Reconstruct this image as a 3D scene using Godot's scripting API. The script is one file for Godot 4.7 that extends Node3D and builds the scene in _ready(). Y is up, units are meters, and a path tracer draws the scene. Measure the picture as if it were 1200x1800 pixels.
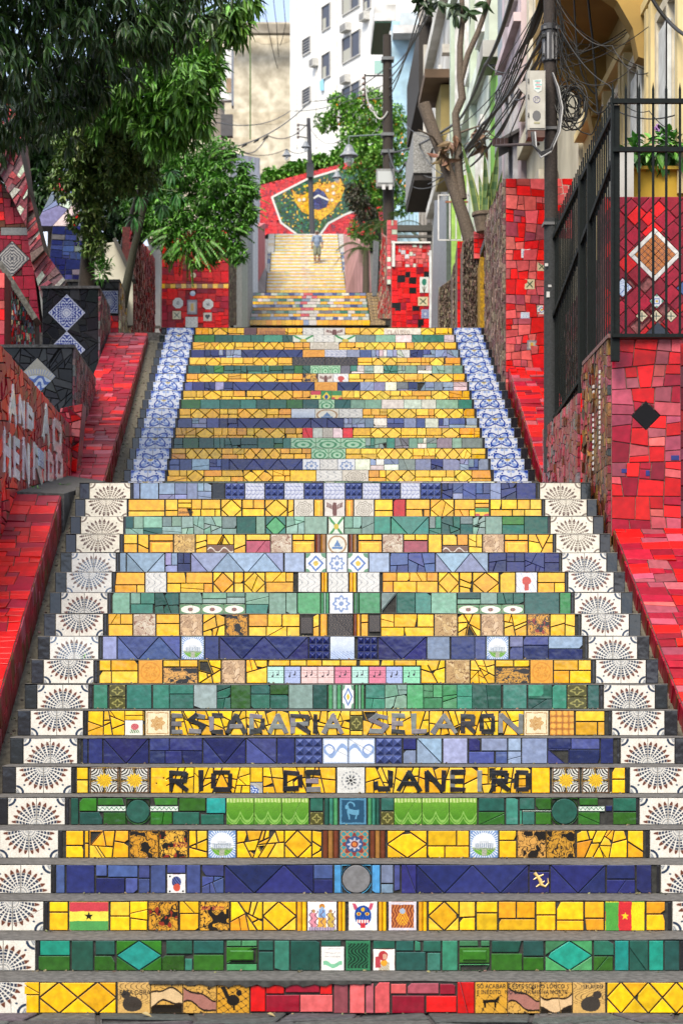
extends Node3D
# Stairway of mosaic tiles climbing between houses. y is up, metres, the camera looks along -z.
# F, VX, VY calibrate the lens: at(px, py, depth) is the place that the photograph shows at that pixel of its 1200 x 1800.
const F := 3697.0
const VX := 514.0
const VY := 1200.0
const EYE := 1.827
const D0 := 11.622     # first riser
const TREAD := 0.39
const RISE := 0.182
const CX := 0.385      # middle of the first flight
var rng := RandomNumberGenerator.new()
var used := {}
var mat := {}
var prints := {}
var pal := {}

class MB:
	var v := PackedVector3Array()
	var n := PackedVector3Array()
	var c := PackedColorArray()
	var t := PackedVector2Array()
	func tri(a: Vector3, b: Vector3, d: Vector3, col: Color, ua := Vector2.ZERO, ub := Vector2.RIGHT, ud := Vector2.ONE):
		var nn := (b - a).cross(d - a).normalized()
		v.append(a); v.append(d); v.append(b)
		for i in 3:
			n.append(nn); c.append(col)
		t.append(ua); t.append(ud); t.append(ub)
	func trin(a: Vector3, b: Vector3, d: Vector3, na: Vector3, nb: Vector3, nd: Vector3, col: Color):
		v.append(a); v.append(d); v.append(b)
		n.append(na); n.append(nd); n.append(nb)
		for i in 3:
			c.append(col); t.append(Vector2.ZERO)
	func quad(a: Vector3, b: Vector3, d: Vector3, e: Vector3, col: Color):
		tri(a, b, d, col, Vector2(0, 1), Vector2(1, 1), Vector2(1, 0))
		tri(a, d, e, col, Vector2(0, 1), Vector2(1, 0), Vector2(0, 0))
	func box(at: Vector3, s: Vector3, col: Color, bs := Basis()):
		var p := []
		for k in 8:
			p.append(at + bs * (Vector3((k & 1) - 0.5, ((k >> 1) & 1) - 0.5, ((k >> 2) & 1) - 0.5) * s))
		quad(p[4], p[5], p[7], p[6], col)
		quad(p[1], p[0], p[2], p[3], col)
		quad(p[5], p[1], p[3], p[7], col)
		quad(p[0], p[4], p[6], p[2], col)
		quad(p[6], p[7], p[3], p[2], col)
		quad(p[0], p[1], p[5], p[4], col)
	func bar(a: Vector3, b: Vector3, w: float, h: float, col: Color, up := Vector3.UP):
		var z := (b - a).normalized()
		var x := up.cross(z)
		x = x.normalized() if x.length() > 0.01 else Vector3.RIGHT
		var y := z.cross(x)
		box((a + b) / 2.0, Vector3(w, h, (b - a).length()), col, Basis(x, y, z))
	func prism(poly: PackedVector2Array, fr: Transform3D, w0: float, w1: float, col: Color):
		var q := poly
		if Geometry2D.is_polygon_clockwise(q):
			q = q.duplicate(); q.reverse()
		var m := q.size()
		for i in m:
			var a := q[i]
			var b := q[(i + 1) % m]
			quad(fr * Vector3(a.x, a.y, w0), fr * Vector3(b.x, b.y, w0), fr * Vector3(b.x, b.y, w1), fr * Vector3(a.x, a.y, w1), col)
		var ix := Geometry2D.triangulate_polygon(q)
		for i in range(0, ix.size(), 3):
			var a := q[ix[i]]; var b := q[ix[i + 1]]; var d := q[ix[i + 2]]
			if (b - a).cross(d - a) < 0.0:
				var s := b; b = d; d = s
			tri(fr * Vector3(a.x, a.y, w1), fr * Vector3(b.x, b.y, w1), fr * Vector3(d.x, d.y, w1), col)
			tri(fr * Vector3(a.x, a.y, w0), fr * Vector3(d.x, d.y, w0), fr * Vector3(b.x, b.y, w0), col)
	func tube(pts: Array, radii: Array, col: Color, sides := 8, caps := true):
		var rings := []
		var prev := Vector3.ZERO
		for i in pts.size():
			var dir: Vector3 = (pts[mini(i + 1, pts.size() - 1)] - pts[maxi(i - 1, 0)]).normalized()
			var x := prev - dir * prev.dot(dir)
			if x.length() < 0.01:
				x = dir.cross(Vector3.UP if absf(dir.y) < 0.9 else Vector3.RIGHT)
			x = x.normalized()
			prev = x
			var y := dir.cross(x)
			var ring := []
			var r: float = radii[mini(i, radii.size() - 1)]
			for k in sides:
				var a := TAU * k / sides
				var o := x * cos(a) + y * sin(a)
				ring.append([pts[i] + o * r, o])
			rings.append(ring)
		for i in rings.size() - 1:
			for k in sides:
				var a = rings[i][k]; var b = rings[i][(k + 1) % sides]
				var e = rings[i + 1][k]; var d = rings[i + 1][(k + 1) % sides]
				trin(a[0], b[0], d[0], a[1], b[1], d[1], col)
				trin(a[0], d[0], e[0], a[1], d[1], e[1], col)
		if caps:
			for k in range(1, sides - 1):
				var f = rings[0]; var l = rings[-1]
				tri(f[0][0], f[k + 1][0], f[k][0], col)
				tri(l[0][0], l[k][0], l[k + 1][0], col)
	func lathe(at: Vector3, prof: Array, col: Color, sides := 16):   # prof: Vector2(radius, height)
		for i in prof.size() - 1:
			var p: Vector2 = prof[i]; var q: Vector2 = prof[i + 1]
			var sl := Vector2(q.y - p.y, p.x - q.x).normalized()
			for k in sides:
				var a := TAU * k / sides; var b := TAU * (k + 1) / sides
				var ca := Vector3(cos(a), 0, sin(a)); var cb := Vector3(cos(b), 0, sin(b))
				var na := ca * sl.x + Vector3.UP * sl.y; var nb := cb * sl.x + Vector3.UP * sl.y
				var v0 := at + ca * p.x + Vector3.UP * p.y; var v1 := at + cb * p.x + Vector3.UP * p.y
				var v2 := at + cb * q.x + Vector3.UP * q.y; var v3 := at + ca * q.x + Vector3.UP * q.y
				trin(v0, v2, v1, na, nb, nb, col)
				trin(v0, v3, v2, na, na, nb, col)
	func middle() -> Vector3:
		if v.is_empty(): return Vector3.ZERO
		var bb := AABB(v[0], Vector3.ZERO)
		for p in v: bb = bb.expand(p)
		return bb.get_center()
	func base() -> Vector3:
		if v.is_empty(): return Vector3.ZERO
		var bb := AABB(v[0], Vector3.ZERO)
		for p in v: bb = bb.expand(p)
		return Vector3(bb.get_center().x, bb.position.y, bb.get_center().z)
	func mesh(off := Vector3.ZERO) -> ArrayMesh:
		var w := PackedVector3Array()
		w.resize(v.size())
		for i in v.size(): w[i] = v[i] - off
		var arr := []
		arr.resize(Mesh.ARRAY_MAX)
		arr[Mesh.ARRAY_VERTEX] = w
		arr[Mesh.ARRAY_NORMAL] = n
		arr[Mesh.ARRAY_COLOR] = c
		arr[Mesh.ARRAY_TEX_UV] = t
		var am := ArrayMesh.new()
		if v.size(): am.add_surface_from_arrays(Mesh.PRIMITIVE_TRIANGLES, arr)
		return am

# ---------------------------------------------------------------- helpers
func at(px: float, py: float, d: float) -> Vector3:
	return Vector3((px - VX) / F * d, EYE + (VY - py) / F * d, -d)

func col(r: float, g: float, b: float) -> Color:
	return Color(r, g, b)

func gpos(n: Node) -> Vector3:
	var p := Vector3.ZERO
	while n != self and n != null:
		p += (n as Node3D).position
		n = n.get_parent()
	return p

func numbered(nm: String, parent: Node) -> String:
	var key := str(parent.get_instance_id()) + nm
	var k: int = used.get(key, 0)
	used[key] = k + 1
	return nm if k == 0 else "%s_%03d" % [nm, k]

func tag(o: Node, label := "", category := "", group := "", kind := "") -> Node:
	if label: o.set_meta("label", label)
	if category: o.set_meta("category", category)
	if group: o.set_meta("group", group)
	if kind: o.set_meta("kind", kind)
	return o

func thing(nm: String, base: Vector3, label: String, category: String, group := "") -> Node3D:
	var o := Node3D.new()
	o.name = numbered(nm, self)
	o.position = base
	add_child(o, true)
	tag(o, label, category, group)
	return o

func put(nm: String, mb: MB, m: Material, parent: Node = self, kind := "") -> MeshInstance3D:
	var o := MeshInstance3D.new()
	o.name = numbered(nm, parent)
	var org := mb.base() if parent == self else mb.middle()
	o.mesh = mb.mesh(org)
	o.material_override = m
	o.position = org - gpos(parent)
	parent.add_child(o, true)
	if kind: o.set_meta("kind", kind)
	return o

func frame(o: Vector3, u: Vector3, v: Vector3) -> Transform3D:
	var x := u.normalized()
	var n := x.cross(v).normalized()
	return Transform3D(Basis(x, n.cross(x), n), o)

func rect(x0: float, y0: float, x1: float, y1: float) -> PackedVector2Array:
	return PackedVector2Array([Vector2(x0, y0), Vector2(x1, y0), Vector2(x1, y1), Vector2(x0, y1)])

func jig(c: Color, a := 0.12) -> Color:
	var k := 1.0 + rng.randf_range(-a, a)
	return Color(c.r * k * (1.0 + rng.randf_range(-a, a) * 0.4), c.g * k * (1.0 + rng.randf_range(-a, a) * 0.6), c.b * k)

func split(poly: PackedVector2Array, p: Vector2, nn: Vector2) -> Array:
	var a := PackedVector2Array()
	var b := PackedVector2Array()
	var m := poly.size()
	for i in m:
		var q := poly[i]; var w := poly[(i + 1) % m]
		var dq := (q - p).dot(nn); var dw := (w - p).dot(nn)
		if dq <= 0.0: a.append(q)
		if dq >= 0.0: b.append(q)
		if dq * dw < 0.0:
			var x := q.lerp(w, dq / (dq - dw))
			a.append(x); b.append(x)
	return [a, b]

# cuts a convex outline into pieces of about the given size; jit is how far a cut leans (radians)
func cut(poly: PackedVector2Array, size: float, jit: float, out: Array, turn := 0.0, ratio := 1.0, depth := 0):
	var ax := Vector2.from_angle(turn); var ay := ax.orthogonal()
	var lo := Vector2(1e9, 1e9); var hi := -lo
	for p in poly:
		var q := Vector2(p.dot(ax), p.dot(ay))
		lo = lo.min(q); hi = hi.max(q)
	var s := hi - lo
	var wide := s.x / ratio > s.y
	var big := maxf(s.x / ratio, s.y)
	if poly.size() < 3 or depth > 14: return
	if big < size * rng.randf_range(0.75, 1.45):
		out.append(poly)
		return
	var f := rng.randf_range(0.36, 0.64)
	var nn := (ax if wide else ay).rotated(rng.randf_range(-jit, jit))
	var mid := ax * (lo.x + s.x * f) + ay * (lo.y + s.y * f)
	for q in split(poly, mid, nn): cut(q, size, jit, out, turn, ratio, depth + 1)

func shrink(poly: PackedVector2Array, g: float) -> PackedVector2Array:
	var r := Geometry2D.offset_polygon(poly, -g, Geometry2D.JOIN_MITER)
	return r[0] if r.size() and r[0].size() >= 3 else PackedVector2Array()

# one tile: bevelled plate standing proud of its bed, slightly tilted as set by hand
func plate(mb: MB, fr: Transform3D, poly: PackedVector2Array, w0: float, th: float, c: Color, bev := 0.0025, tilt := 0.012, ur := Rect2(), flip := Vector2(1, 1)):
	var q := poly
	if Geometry2D.is_polygon_clockwise(q):
		q = q.duplicate(); q.reverse()
	var m := q.size()
	var mid := Vector2.ZERO
	for p in q: mid += p / m
	var tx := rng.randf_range(-tilt, tilt); var ty := rng.randf_range(-tilt, tilt)
	var inner := PackedVector2Array()
	for i in m:
		var a := q[(i + m - 1) % m]; var b := q[i]; var d := q[(i + 1) % m]
		var e1 := (b - a).normalized().orthogonal() * -1.0
		var e2 := (d - b).normalized().orthogonal() * -1.0
		var bis := e1 + e2
		var l := maxf(bis.length_squared(), 0.35)
		inner.append(b + bis * (2.0 * bev / l))
	if Geometry2D.is_polygon_clockwise(inner): inner = q
	var h0 := func(p: Vector2) -> float: return w0 + th - bev * 0.8 + tx * (p.x - mid.x) + ty * (p.y - mid.y)
	for i in m:
		var k := (i + 1) % m
		var a := q[i]; var b := q[k]; var e := inner[i]; var d := inner[k]
		var za: float = h0.call(a); var zb: float = h0.call(b)
		var ze: float = h0.call(e) + bev * 0.8; var zd: float = h0.call(d) + bev * 0.8
		var A := fr * Vector3(a.x, a.y, za); var B := fr * Vector3(b.x, b.y, zb)
		mb.quad(fr * Vector3(a.x, a.y, w0), fr * Vector3(b.x, b.y, w0), B, A, c)
		mb.quad(A, B, fr * Vector3(d.x, d.y, zd), fr * Vector3(e.x, e.y, ze), c)
	var ix := Geometry2D.triangulate_polygon(inner)
	for i in range(0, ix.size(), 3):
		var w := [inner[ix[i]], inner[ix[i + 1]], inner[ix[i + 2]]]
		if (w[1] - w[0]).cross(w[2] - w[0]) < 0.0: w = [w[0], w[2], w[1]]
		var pts := []
		var uv := []
		for p in w:
			pts.append(fr * Vector3(p.x, p.y, h0.call(p) + bev * 0.8))
			if ur.size.x > 0.0:
				var z: Vector2 = (p - ur.position) / ur.size
				if flip.x < 0: z.x = 1.0 - z.x
				if flip.y < 0: z.y = 1.0 - z.y
				uv.append(Vector2(z.x, 1.0 - z.y))
			else: uv.append(Vector2.ZERO)
		mb.tri(pts[0], pts[1], pts[2], c, uv[0], uv[1], uv[2])

func tile(nm: String, fr: Transform3D, poly: PackedVector2Array, c: Color, parent: Node, gap := 0.0025, th := 0.011, tilt := 0.012, m: Material = null) -> MeshInstance3D:
	var q := shrink(poly, gap)
	if q.size() < 3: return null
	var mb := MB.new()
	plate(mb, fr, q, 0.0, th + rng.randf_range(-0.0015, 0.0015), c, 0.0025, tilt)
	return put(nm, mb, m if m else mat.glaze, parent)

func print_tile(fr: Transform3D, poly: PackedVector2Array, key: String, parent: Node, flip := Vector2(1, 1), nm := "printed_tile", gap := 0.002) -> MeshInstance3D:
	var q := shrink(poly, gap)
	if q.size() < 3: return null
	var bb := Rect2(q[0], Vector2.ZERO)
	for p in q: bb = bb.expand(p)
	var mb := MB.new()
	if rng.randf() < 0.10 and q.size() == 4:      # a cracked one
		for z in split(q, bb.get_center() + bb.size * rng.randf_range(-0.25, 0.25), Vector2.from_angle(rng.randf() * PI)):
			var zs := shrink(z, 0.0006) if z.size() >= 3 else PackedVector2Array()
			if zs.size() >= 3: plate(mb, fr, zs, 0.0, 0.0115 + rng.randf_range(-0.001, 0.001), Color.WHITE, 0.001, 0.01, bb, flip)
	else: plate(mb, fr, q, 0.0, 0.0115 + rng.randf_range(-0.0015, 0.0015), Color.WHITE, 0.002, 0.010, bb, flip)
	var e: Array = prints[key]
	var o := put(nm, mb, e[0], parent)
	if e[1]: o.set_meta("label", e[1])
	return o

func pick(names: String) -> Color:
	return pal[names[rng.randi() % names.length()]]

# ---------------------------------------------------------------- materials
func noise_tex(freq: float, lo: Color, hi: Color, oct := 4, size := 256, kind := FastNoiseLite.TYPE_SIMPLEX_SMOOTH, sd := 1) -> NoiseTexture2D:
	var f := FastNoiseLite.new()
	f.noise_type = kind
	f.frequency = freq
	f.fractal_octaves = oct
	f.seed = sd
	var g := Gradient.new()
	g.set_color(0, lo); g.set_color(1, hi)
	var t := NoiseTexture2D.new()
	t.width = size; t.height = size; t.seamless = true
	t.noise = f; t.color_ramp = g
	return t

func std(rough: float, tex: Texture2D = null, scale := 1.0, bump := 0.0, spec := 0.5, btex: Texture2D = null) -> StandardMaterial3D:
	var m := StandardMaterial3D.new()
	m.vertex_color_use_as_albedo = true
	m.roughness = rough
	m.metallic_specular = spec
	if tex:
		m.albedo_texture = tex
		m.uv1_triplanar = true; m.uv1_world_triplanar = true
		m.uv1_scale = Vector3.ONE * scale
		if bump > 0.0:
			m.heightmap_enabled = true
			m.heightmap_texture = btex if btex else tex
			m.heightmap_scale = bump
	return m

func make_materials():
	var mott := noise_tex(0.012, Color(0.80, 0.79, 0.78), Color(1, 1, 1), 6, 512)
	var wavy := noise_tex(0.01, Color.BLACK, Color.WHITE, 3, 256, FastNoiseLite.TYPE_SIMPLEX_SMOOTH, 3)
	var grit := noise_tex(0.02, Color(0.55, 0.54, 0.53), Color(1, 1, 1), 6, 512, FastNoiseLite.TYPE_SIMPLEX_SMOOTH, 5)
	var stain := noise_tex(0.006, Color(0.70, 0.685, 0.66), Color(1, 1, 1), 6, 512, FastNoiseLite.TYPE_SIMPLEX_SMOOTH, 7)
	mat.glaze = std(0.12, mott, 2.6, 0.10, 0.66, wavy)
	mat.wallglaze = std(0.26, mott, 1.7, 0.12, 0.42, wavy)
	mat.rampglaze = std(0.36, mott, 1.9, 0.15, 0.34, grit)
	mat.concrete = std(0.9, grit, 1.6, 0.8)
	mat.shard = std(0.35, grit, 2.2, 0.4)
	mat.plaster = std(0.85, stain, 0.22, 0.15)
	mat.farplaster = std(0.85, noise_tex(0.008, Color(0.88, 0.87, 0.85), Color(1, 1, 1), 5, 256, FastNoiseLite.TYPE_SIMPLEX_SMOOTH, 9), 0.06)
	mat.paint = std(0.6, mott, 0.6)
	mat.metal = std(0.45, mott, 1.5)
	mat.iron = std(0.7, grit, 2.0, 0.0, 0.3)
	mat.wood = std(0.85, grit, 3.0, 0.4)
	mat.cloth = std(0.95)
	mat.glass = std(0.08)
	mat.rubber = std(0.55)
	mat.leaf = std(0.5)
	mat.leaf.backlight_enabled = true
	mat.leaf.backlight = Color(0.20, 0.38, 0.06)
	mat.glossleaf = std(0.4)
	mat.glossleaf.backlight_enabled = true
	mat.glossleaf.backlight = Color(0.05, 0.10, 0.02)
	var lens := StandardMaterial3D.new()
	lens.transparency = BaseMaterial3D.TRANSPARENCY_ALPHA
	lens.albedo_color = Color(0.9, 0.93, 0.95, 0.25)
	lens.roughness = 0.1
	mat.lens = lens
	# glaze colours (linear, as the clay is)
	pal = {
		"y": col(0.82, 0.455, 0.006), "Y": col(0.82, 0.52, 0.035), "o": col(0.74, 0.34, 0.010), "g": col(0.022, 0.115, 0.008), "d": col(0.014, 0.085, 0.062),
		"t": col(0.035, 0.19, 0.13), "a": col(0.012, 0.27, 0.20), "p": col(0.20, 0.33, 0.27), "m": col(0.06, 0.26, 0.10), "n": col(0.015, 0.020, 0.118),
		"b": col(0.05, 0.072, 0.22), "l": col(0.22, 0.27, 0.42), "s": col(0.06, 0.27, 0.50), "r": col(0.64, 0.008, 0.008), "c": col(0.27, 0.006, 0.022),
		"k": col(0.60, 0.10, 0.105), "u": col(0.34, 0.065, 0.095), "w": col(0.62, 0.60, 0.56), "1": col(0.26, 0.19, 0.15), "2": col(0.16, 0.10, 0.085), "3": col(0.34, 0.25, 0.20), "4": col(0.22, 0.12, 0.12), "x": col(0.008, 0.008, 0.010), "e": col(0.17, 0.17, 0.18),
		"i": col(0.62, 0.52, 0.36), "R": col(0.14, 0.035, 0.012), "q": col(0.30, 0.14, 0.03), "z": col(0.03, 0.03, 0.032)}

# ---------------------------------------------------------------- prints on tiles (flat colour only)
func paint(size: int, f: Callable, h := 0) -> ImageTexture:
	var hh := h if h else size
	var im := Image.create(size, hh, true, Image.FORMAT_RGB8)
	var w := ink(size * 7 + prints.size(), 3.0)
	var g := ink(prints.size() + 300, 22.0)
	for y in hh:
		for x in size:
			# a hand's wobble in the drawing, uneven glaze in the colour
			var u := (x + 0.5) / size; var v := 1.0 - (y + 0.5) / hh
			var c: Color = f.call(clampf(u + 0.016 * w.get_noise_2d(u, v), 0.0, 1.0), clampf(v + 0.016 * w.get_noise_2d(v + 7.0, u), 0.0, 1.0))
			var k := 1.0 + 0.14 * g.get_noise_2d(u, v) + 0.06 * w.get_noise_2d(u + 3.0, v)
			im.set_pixel(x, y, Color(c.r * k, c.g * k, c.b * k))
	im.generate_mipmaps()
	return ImageTexture.create_from_image(im)

func add_print(key: String, label: String, f: Callable, size := 72):
	var m := StandardMaterial3D.new()
	m.albedo_texture = paint(size, f)
	m.albedo_color = Color(0.85, 0.85, 0.85)
	m.roughness = 0.14
	m.metallic_specular = 0.62
	if key == "marble":
		m.roughness = 0.5; m.metallic_specular = 0.25
	prints[key] = [m, label]

func hx(s: String) -> Color: return Color.html(s)

func ink(sd: int, f := 3.0) -> FastNoiseLite:
	var n := FastNoiseLite.new()
	n.seed = sd; n.frequency = f; n.fractal_octaves = 2
	return n

func fan(u: float, v: float, dark: Color, brown: Color, bg: Color) -> Color:
	var r := Vector2(u, v).length()
	var a := rad_to_deg(atan2(v, u))
	var k := absf(fposmod(a, 15.0) - 7.5) / 7.5
	if r < 0.12: return bg.lerp(dark, 0.6) if fposmod(r * 26.0, 1.0) < 0.5 else bg
	if r < 0.30: return dark.lerp(bg, 0.35) if k < 0.55 and fposmod(r * 12.0, 1.0) < 0.62 else bg
	if r < 0.72:
		pass
		if k < 0.62 and fposmod(r * 9.5, 1.0) < 0.72: return dark if int(r * 9.5) % 2 == 1 else brown.lerp(dark, 0.82)
		return bg
	if r < 0.88: return brown if k < 0.70 * pow((0.88 - r) / 0.16, 0.6) else bg
	var q := Vector2(1.0 - u, 1.0 - v).length()
	if q < 0.30:
		if q > 0.22: return dark
		if q > 0.15: return bg
		return dark.lerp(bg, 0.35 if fposmod(u * 14.0 + v * 9.0, 1.0) < 0.5 else 0.8)
	if (Vector2(u, v) - Vector2(0.69, 0.69)).length() < 0.035: return dark
	return bg.darkened(0.14) if absf(sin(u * 9.0 + 2.2 * sin(v * 7.0)) - 0.3) < 0.02 or absf(v - 0.8 + 0.2 * sin(u * 5.0)) < 0.005 else bg

func azul(u: float, v: float) -> Color:
	var r := Vector2(u, v).length(); var a := atan2(v, u)
	var deep := hx("1c3f9e"); var light := hx("8fa5da"); var white := hx("d6dcec"); var gold := hx("c9b46a")
	if r < 0.14: return gold
	if r < 0.30 + 0.08 * cos(8.0 * a): return white if r < 0.24 else light
	var p := 0.66 + 0.19 * cos(4.0 * a + PI)
	if r < p:
		if r > p - 0.13: return deep
		return light if fposmod(a * 5.0 / PI, 1.0) < 0.6 else (deep if r < 0.4 else white)
	var q := Vector2(1.0 - u, 1.0 - v).length(); var b := atan2(1.0 - v, 1.0 - u)
	if q < 0.40 + 0.10 * cos(4.0 * b): return light if q > 0.24 else deep
	if absf(q - 0.55) < 0.05 and fposmod(b * 3.0, 1.0) < 0.6: return deep
	if (Vector2(u, v) - Vector2(0.9, 0.12)).length() < 0.1 or (Vector2(u, v) - Vector2(0.12, 0.9)).length() < 0.1: return light
	return white

func make_prints():
	add_print("fan", "", func(u, v): return fan(u, v, hx("24344c"), hx("6b3b2a"), hx("e4ded2")))
	add_print("fanbrown", "", func(u, v): return fan(u, v, hx("7a6a5c"), hx("5f4536"), hx("e8e1cf")))
	add_print("fansheen", "", func(u, v): return fan(u, v, hx("5a6b84"), hx("77625a"), hx("e6e3dc")))  # sky reflection on the glaze painted in as a faded print
	add_print("azul", "", func(u, v): return azul(u, v))
	add_print("tan", "", func(u, v):
		var x := absf(u - 0.5); var y := fposmod(v * 2.0, 1.0) - 0.5
		var r := Vector2(x * 1.2, y).length()
		return hx("5a4630") if absf(r - 0.32) < 0.05 or r < 0.1 or absf(r - 0.52) < 0.05 else hx("c6a878"), 48)
	for k in 6:
		var n1 := ink(11 + k, 1.7); var n2 := ink(40 + k, 3.0)
		var bg: Color = [hx("cf9326"), hx("dba02e"), hx("c98d22"), hx("e0aa38"), hx("d09a4a"), hx("c58f2c")][k]
		add_print("ink%d" % k, "ochre tile printed with a black ink drawing", func(u, v):
			var e := minf(minf(u, 1.0 - u), minf(v, 1.0 - v))
			if e < 0.02: return hx("1a130c")
			var a: float = n1.get_noise_2d(u, v); var b: float = n2.get_noise_2d(u * 1.4, v)
			if a > 0.20: return hx("8e2b16") if k % 3 == 0 and b > 0.1 else hx("17110b")
			if absf(b) < 0.07 or absf(a) < 0.035: return hx("241a0f")
			return bg)
	for k in 4:
		var n1 := ink(71 + k, 1.5); var n2 := ink(90 + k, 2.7)
		var bg: Color = [hx("cbab74"), hx("c9b9a2"), hx("cfae86"), hx("d6b063")][k]
		var ln: Color = [hx("7e5730"), hx("8a5f4a"), hx("77553a"), hx("6a4a22")][k]
		add_print("pale%d" % k, "pale tile printed with a brown line drawing", func(u, v):
			var a: float = n1.get_noise_2d(u, v); var b: float = n2.get_noise_2d(u, v)
			if absf(b) < 0.04 or absf(a) < 0.03: return ln
			return bg.lerp(ln, 0.3) if a > 0.15 else (bg.lightened(0.15) if b > 0.25 else bg))
	for k in 3:     # a lying figure drawn in ink on ochre
		var n2 := ink(130 + k, 4.0)
		add_print("figure%d" % k, "ochre tile with part of a reclining figure drawn in black ink", func(u, v):
			var body: float = 0.42 + 0.18 * sin(u * 3.0 + k * 1.7)
			var w: float = 0.20 + 0.05 * cos(u * 9.0 + k)
			if absf(absf(v - body) - w) < 0.03: return hx("2a1c10")
			if absf(v - body) < w: return [hx("d9b98a"), hx("a77064"), hx("dcb98c")][k]
			if v < 0.28 and k != 1: return hx("1c150d")
			return hx("3a2a16") if absf(n2.get_noise_2d(u, v)) < 0.06 else hx("d3a24c"))
	add_print("cat", "ochre tile with a dark animal drawn in ink", func(u, v):
		if Vector2(u - 0.45, (v - 0.3) * 1.2).length() < 0.3 or Vector2(u - 0.25, v - 0.6).length() < 0.13: return hx("3c352f")
		return hx("4a3820") if absf(sin(u * 19.0 + 5.0 * sin(v * 9.0))) < 0.22 and v > 0.3 else hx("d2a861"))
	add_print("rooster", "ochre tile with a black rooster drawn in ink", func(u, v):
		var b := Vector2((u - 0.5), (v - 0.42) * 1.1)
		if b.length() < 0.2 or Vector2(u - 0.68, v - 0.66).length() < 0.09 or (absf(u - 0.3 + (v - 0.6) * 0.5) < 0.07 and v > 0.4 and v < 0.85) or (absf(u - 0.52) < 0.025 and v < 0.3 and v > 0.1): return hx("1a140e")
		return hx("3a2a14") if absf(sin(u * 23.0) + sin(v * 27.0 + u * 5.0)) < 0.16 else hx("cf9528"))
	add_print("horse", "ochre tile with a small black horse drawn in ink", func(u, v):
		if v > 0.18 and v < 0.44 and (absf(u - 0.3) < 0.03 or absf(u - 0.62) < 0.03 or absf(v - 0.40) < 0.06 and u > 0.25 and u < 0.68) or (u > 0.6 and u < 0.75 and absf(v - 0.36 - (u - 0.6)) < 0.06): return hx("17110b")
		return hx("3a2a14") if absf(sin(u * 17.0 + v * 6.0) + sin(v * 13.0)) < 0.08 and v < 0.6 else hx("d39c33"))
	add_print("ghana", "printed tile of a red, yellow and green flag with a black star", func(u, v):
		if in_star(u * 1.4, v, 0.7, 0.5, 0.16): return hx("14120f")
		return hx("c8414b") if v > 0.667 else (hx("f0dc50") if v > 0.333 else hx("4f9b52")), 96)
	add_print("cameroon", "printed tile of a green, red and yellow flag with a yellow star", func(u, v):
		if in_star(u * 1.3, v, 0.65, 0.5, 0.14): return hx("f2cf2a")
		return hx("4fa040") if u < 0.333 else (hx("d02c33") if u < 0.667 else hx("f0d51e")), 96)
	add_print("ethiopia", "small tile of a green, yellow and red flag", func(u, v):
		return hx("3d8d4a") if v > 0.62 else (hx("e4c234") if v > 0.45 or Vector2(u - 0.5, v - 0.45).length() < 0.18 else hx("c2403c")), 32)
	add_print("brazil", "small tile of a green flag with a yellow diamond and blue disc", func(u, v):
		var dm: float = absf(u - 0.5) + absf(v - 0.5)
		return hx("23408c") if Vector2(u - 0.5, v - 0.5).length() < 0.17 else (hx("e2c531") if dm < 0.42 else hx("2f8a44")), 40)
	add_print("card", "white playing card tile with a blue and red figure", func(u, v):
		var e := minf(minf(u, 1.0 - u), minf(v, 1.0 - v))
		if e < 0.05: return hx("e9e7e3")
		if Vector2(u - 0.14, v - 0.88).length() < 0.05 or Vector2(u - 0.14, v - 0.1).length() < 0.05 or Vector2(u - 0.86, v - 0.1).length() < 0.05: return hx("25262c")
		if Vector2(u - 0.52, v - 0.3).length() < 0.2: return hx("c9513c")
		if Vector2(u - 0.5, (v - 0.6) * 0.9).length() < 0.26: return hx("4f5f9c") if fposmod(u * 7.0 + v * 5.0, 1.0) < 0.6 else hx("2a2440")
		return hx("e6e4e2"))
	add_print("mask", "white tile with a blue horned demon mask", func(u, v):
		var x := absf(u - 0.5)
		if v < 0.26 and v > 0.10 and x < 0.10 - 0.05 * (0.26 - v) * 6.0 * 0.5: return hx("c8303a")
		if Vector2(x - 0.15, (v - 0.58) * 1.3).length() < 0.075: return hx("e7c53a") if Vector2(x - 0.15, v - 0.58).length() > 0.035 else hx("b4262d")
		if Vector2(u - 0.5, v - 0.74).length() < 0.07: return hx("e2b632")
		if v > 0.26 and v < 0.38 and x < 0.22: return hx("f1efe8") if fposmod(u * 11.0, 1.0) < 0.6 else hx("c8303a")
		if Vector2(x * 1.15, (v - 0.52) * 0.95).length() < 0.34: return hx("1f4fa6") if fposmod(x * 9.0 + v * 3.0, 1.0) < 0.75 else hx("12306e")
		if absf(x - 0.26 - (v - 0.8) * 0.4) < 0.06 and v > 0.72 and v < 0.95: return hx("c24f6a")
		return hx("eceae4"), 96)
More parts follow.
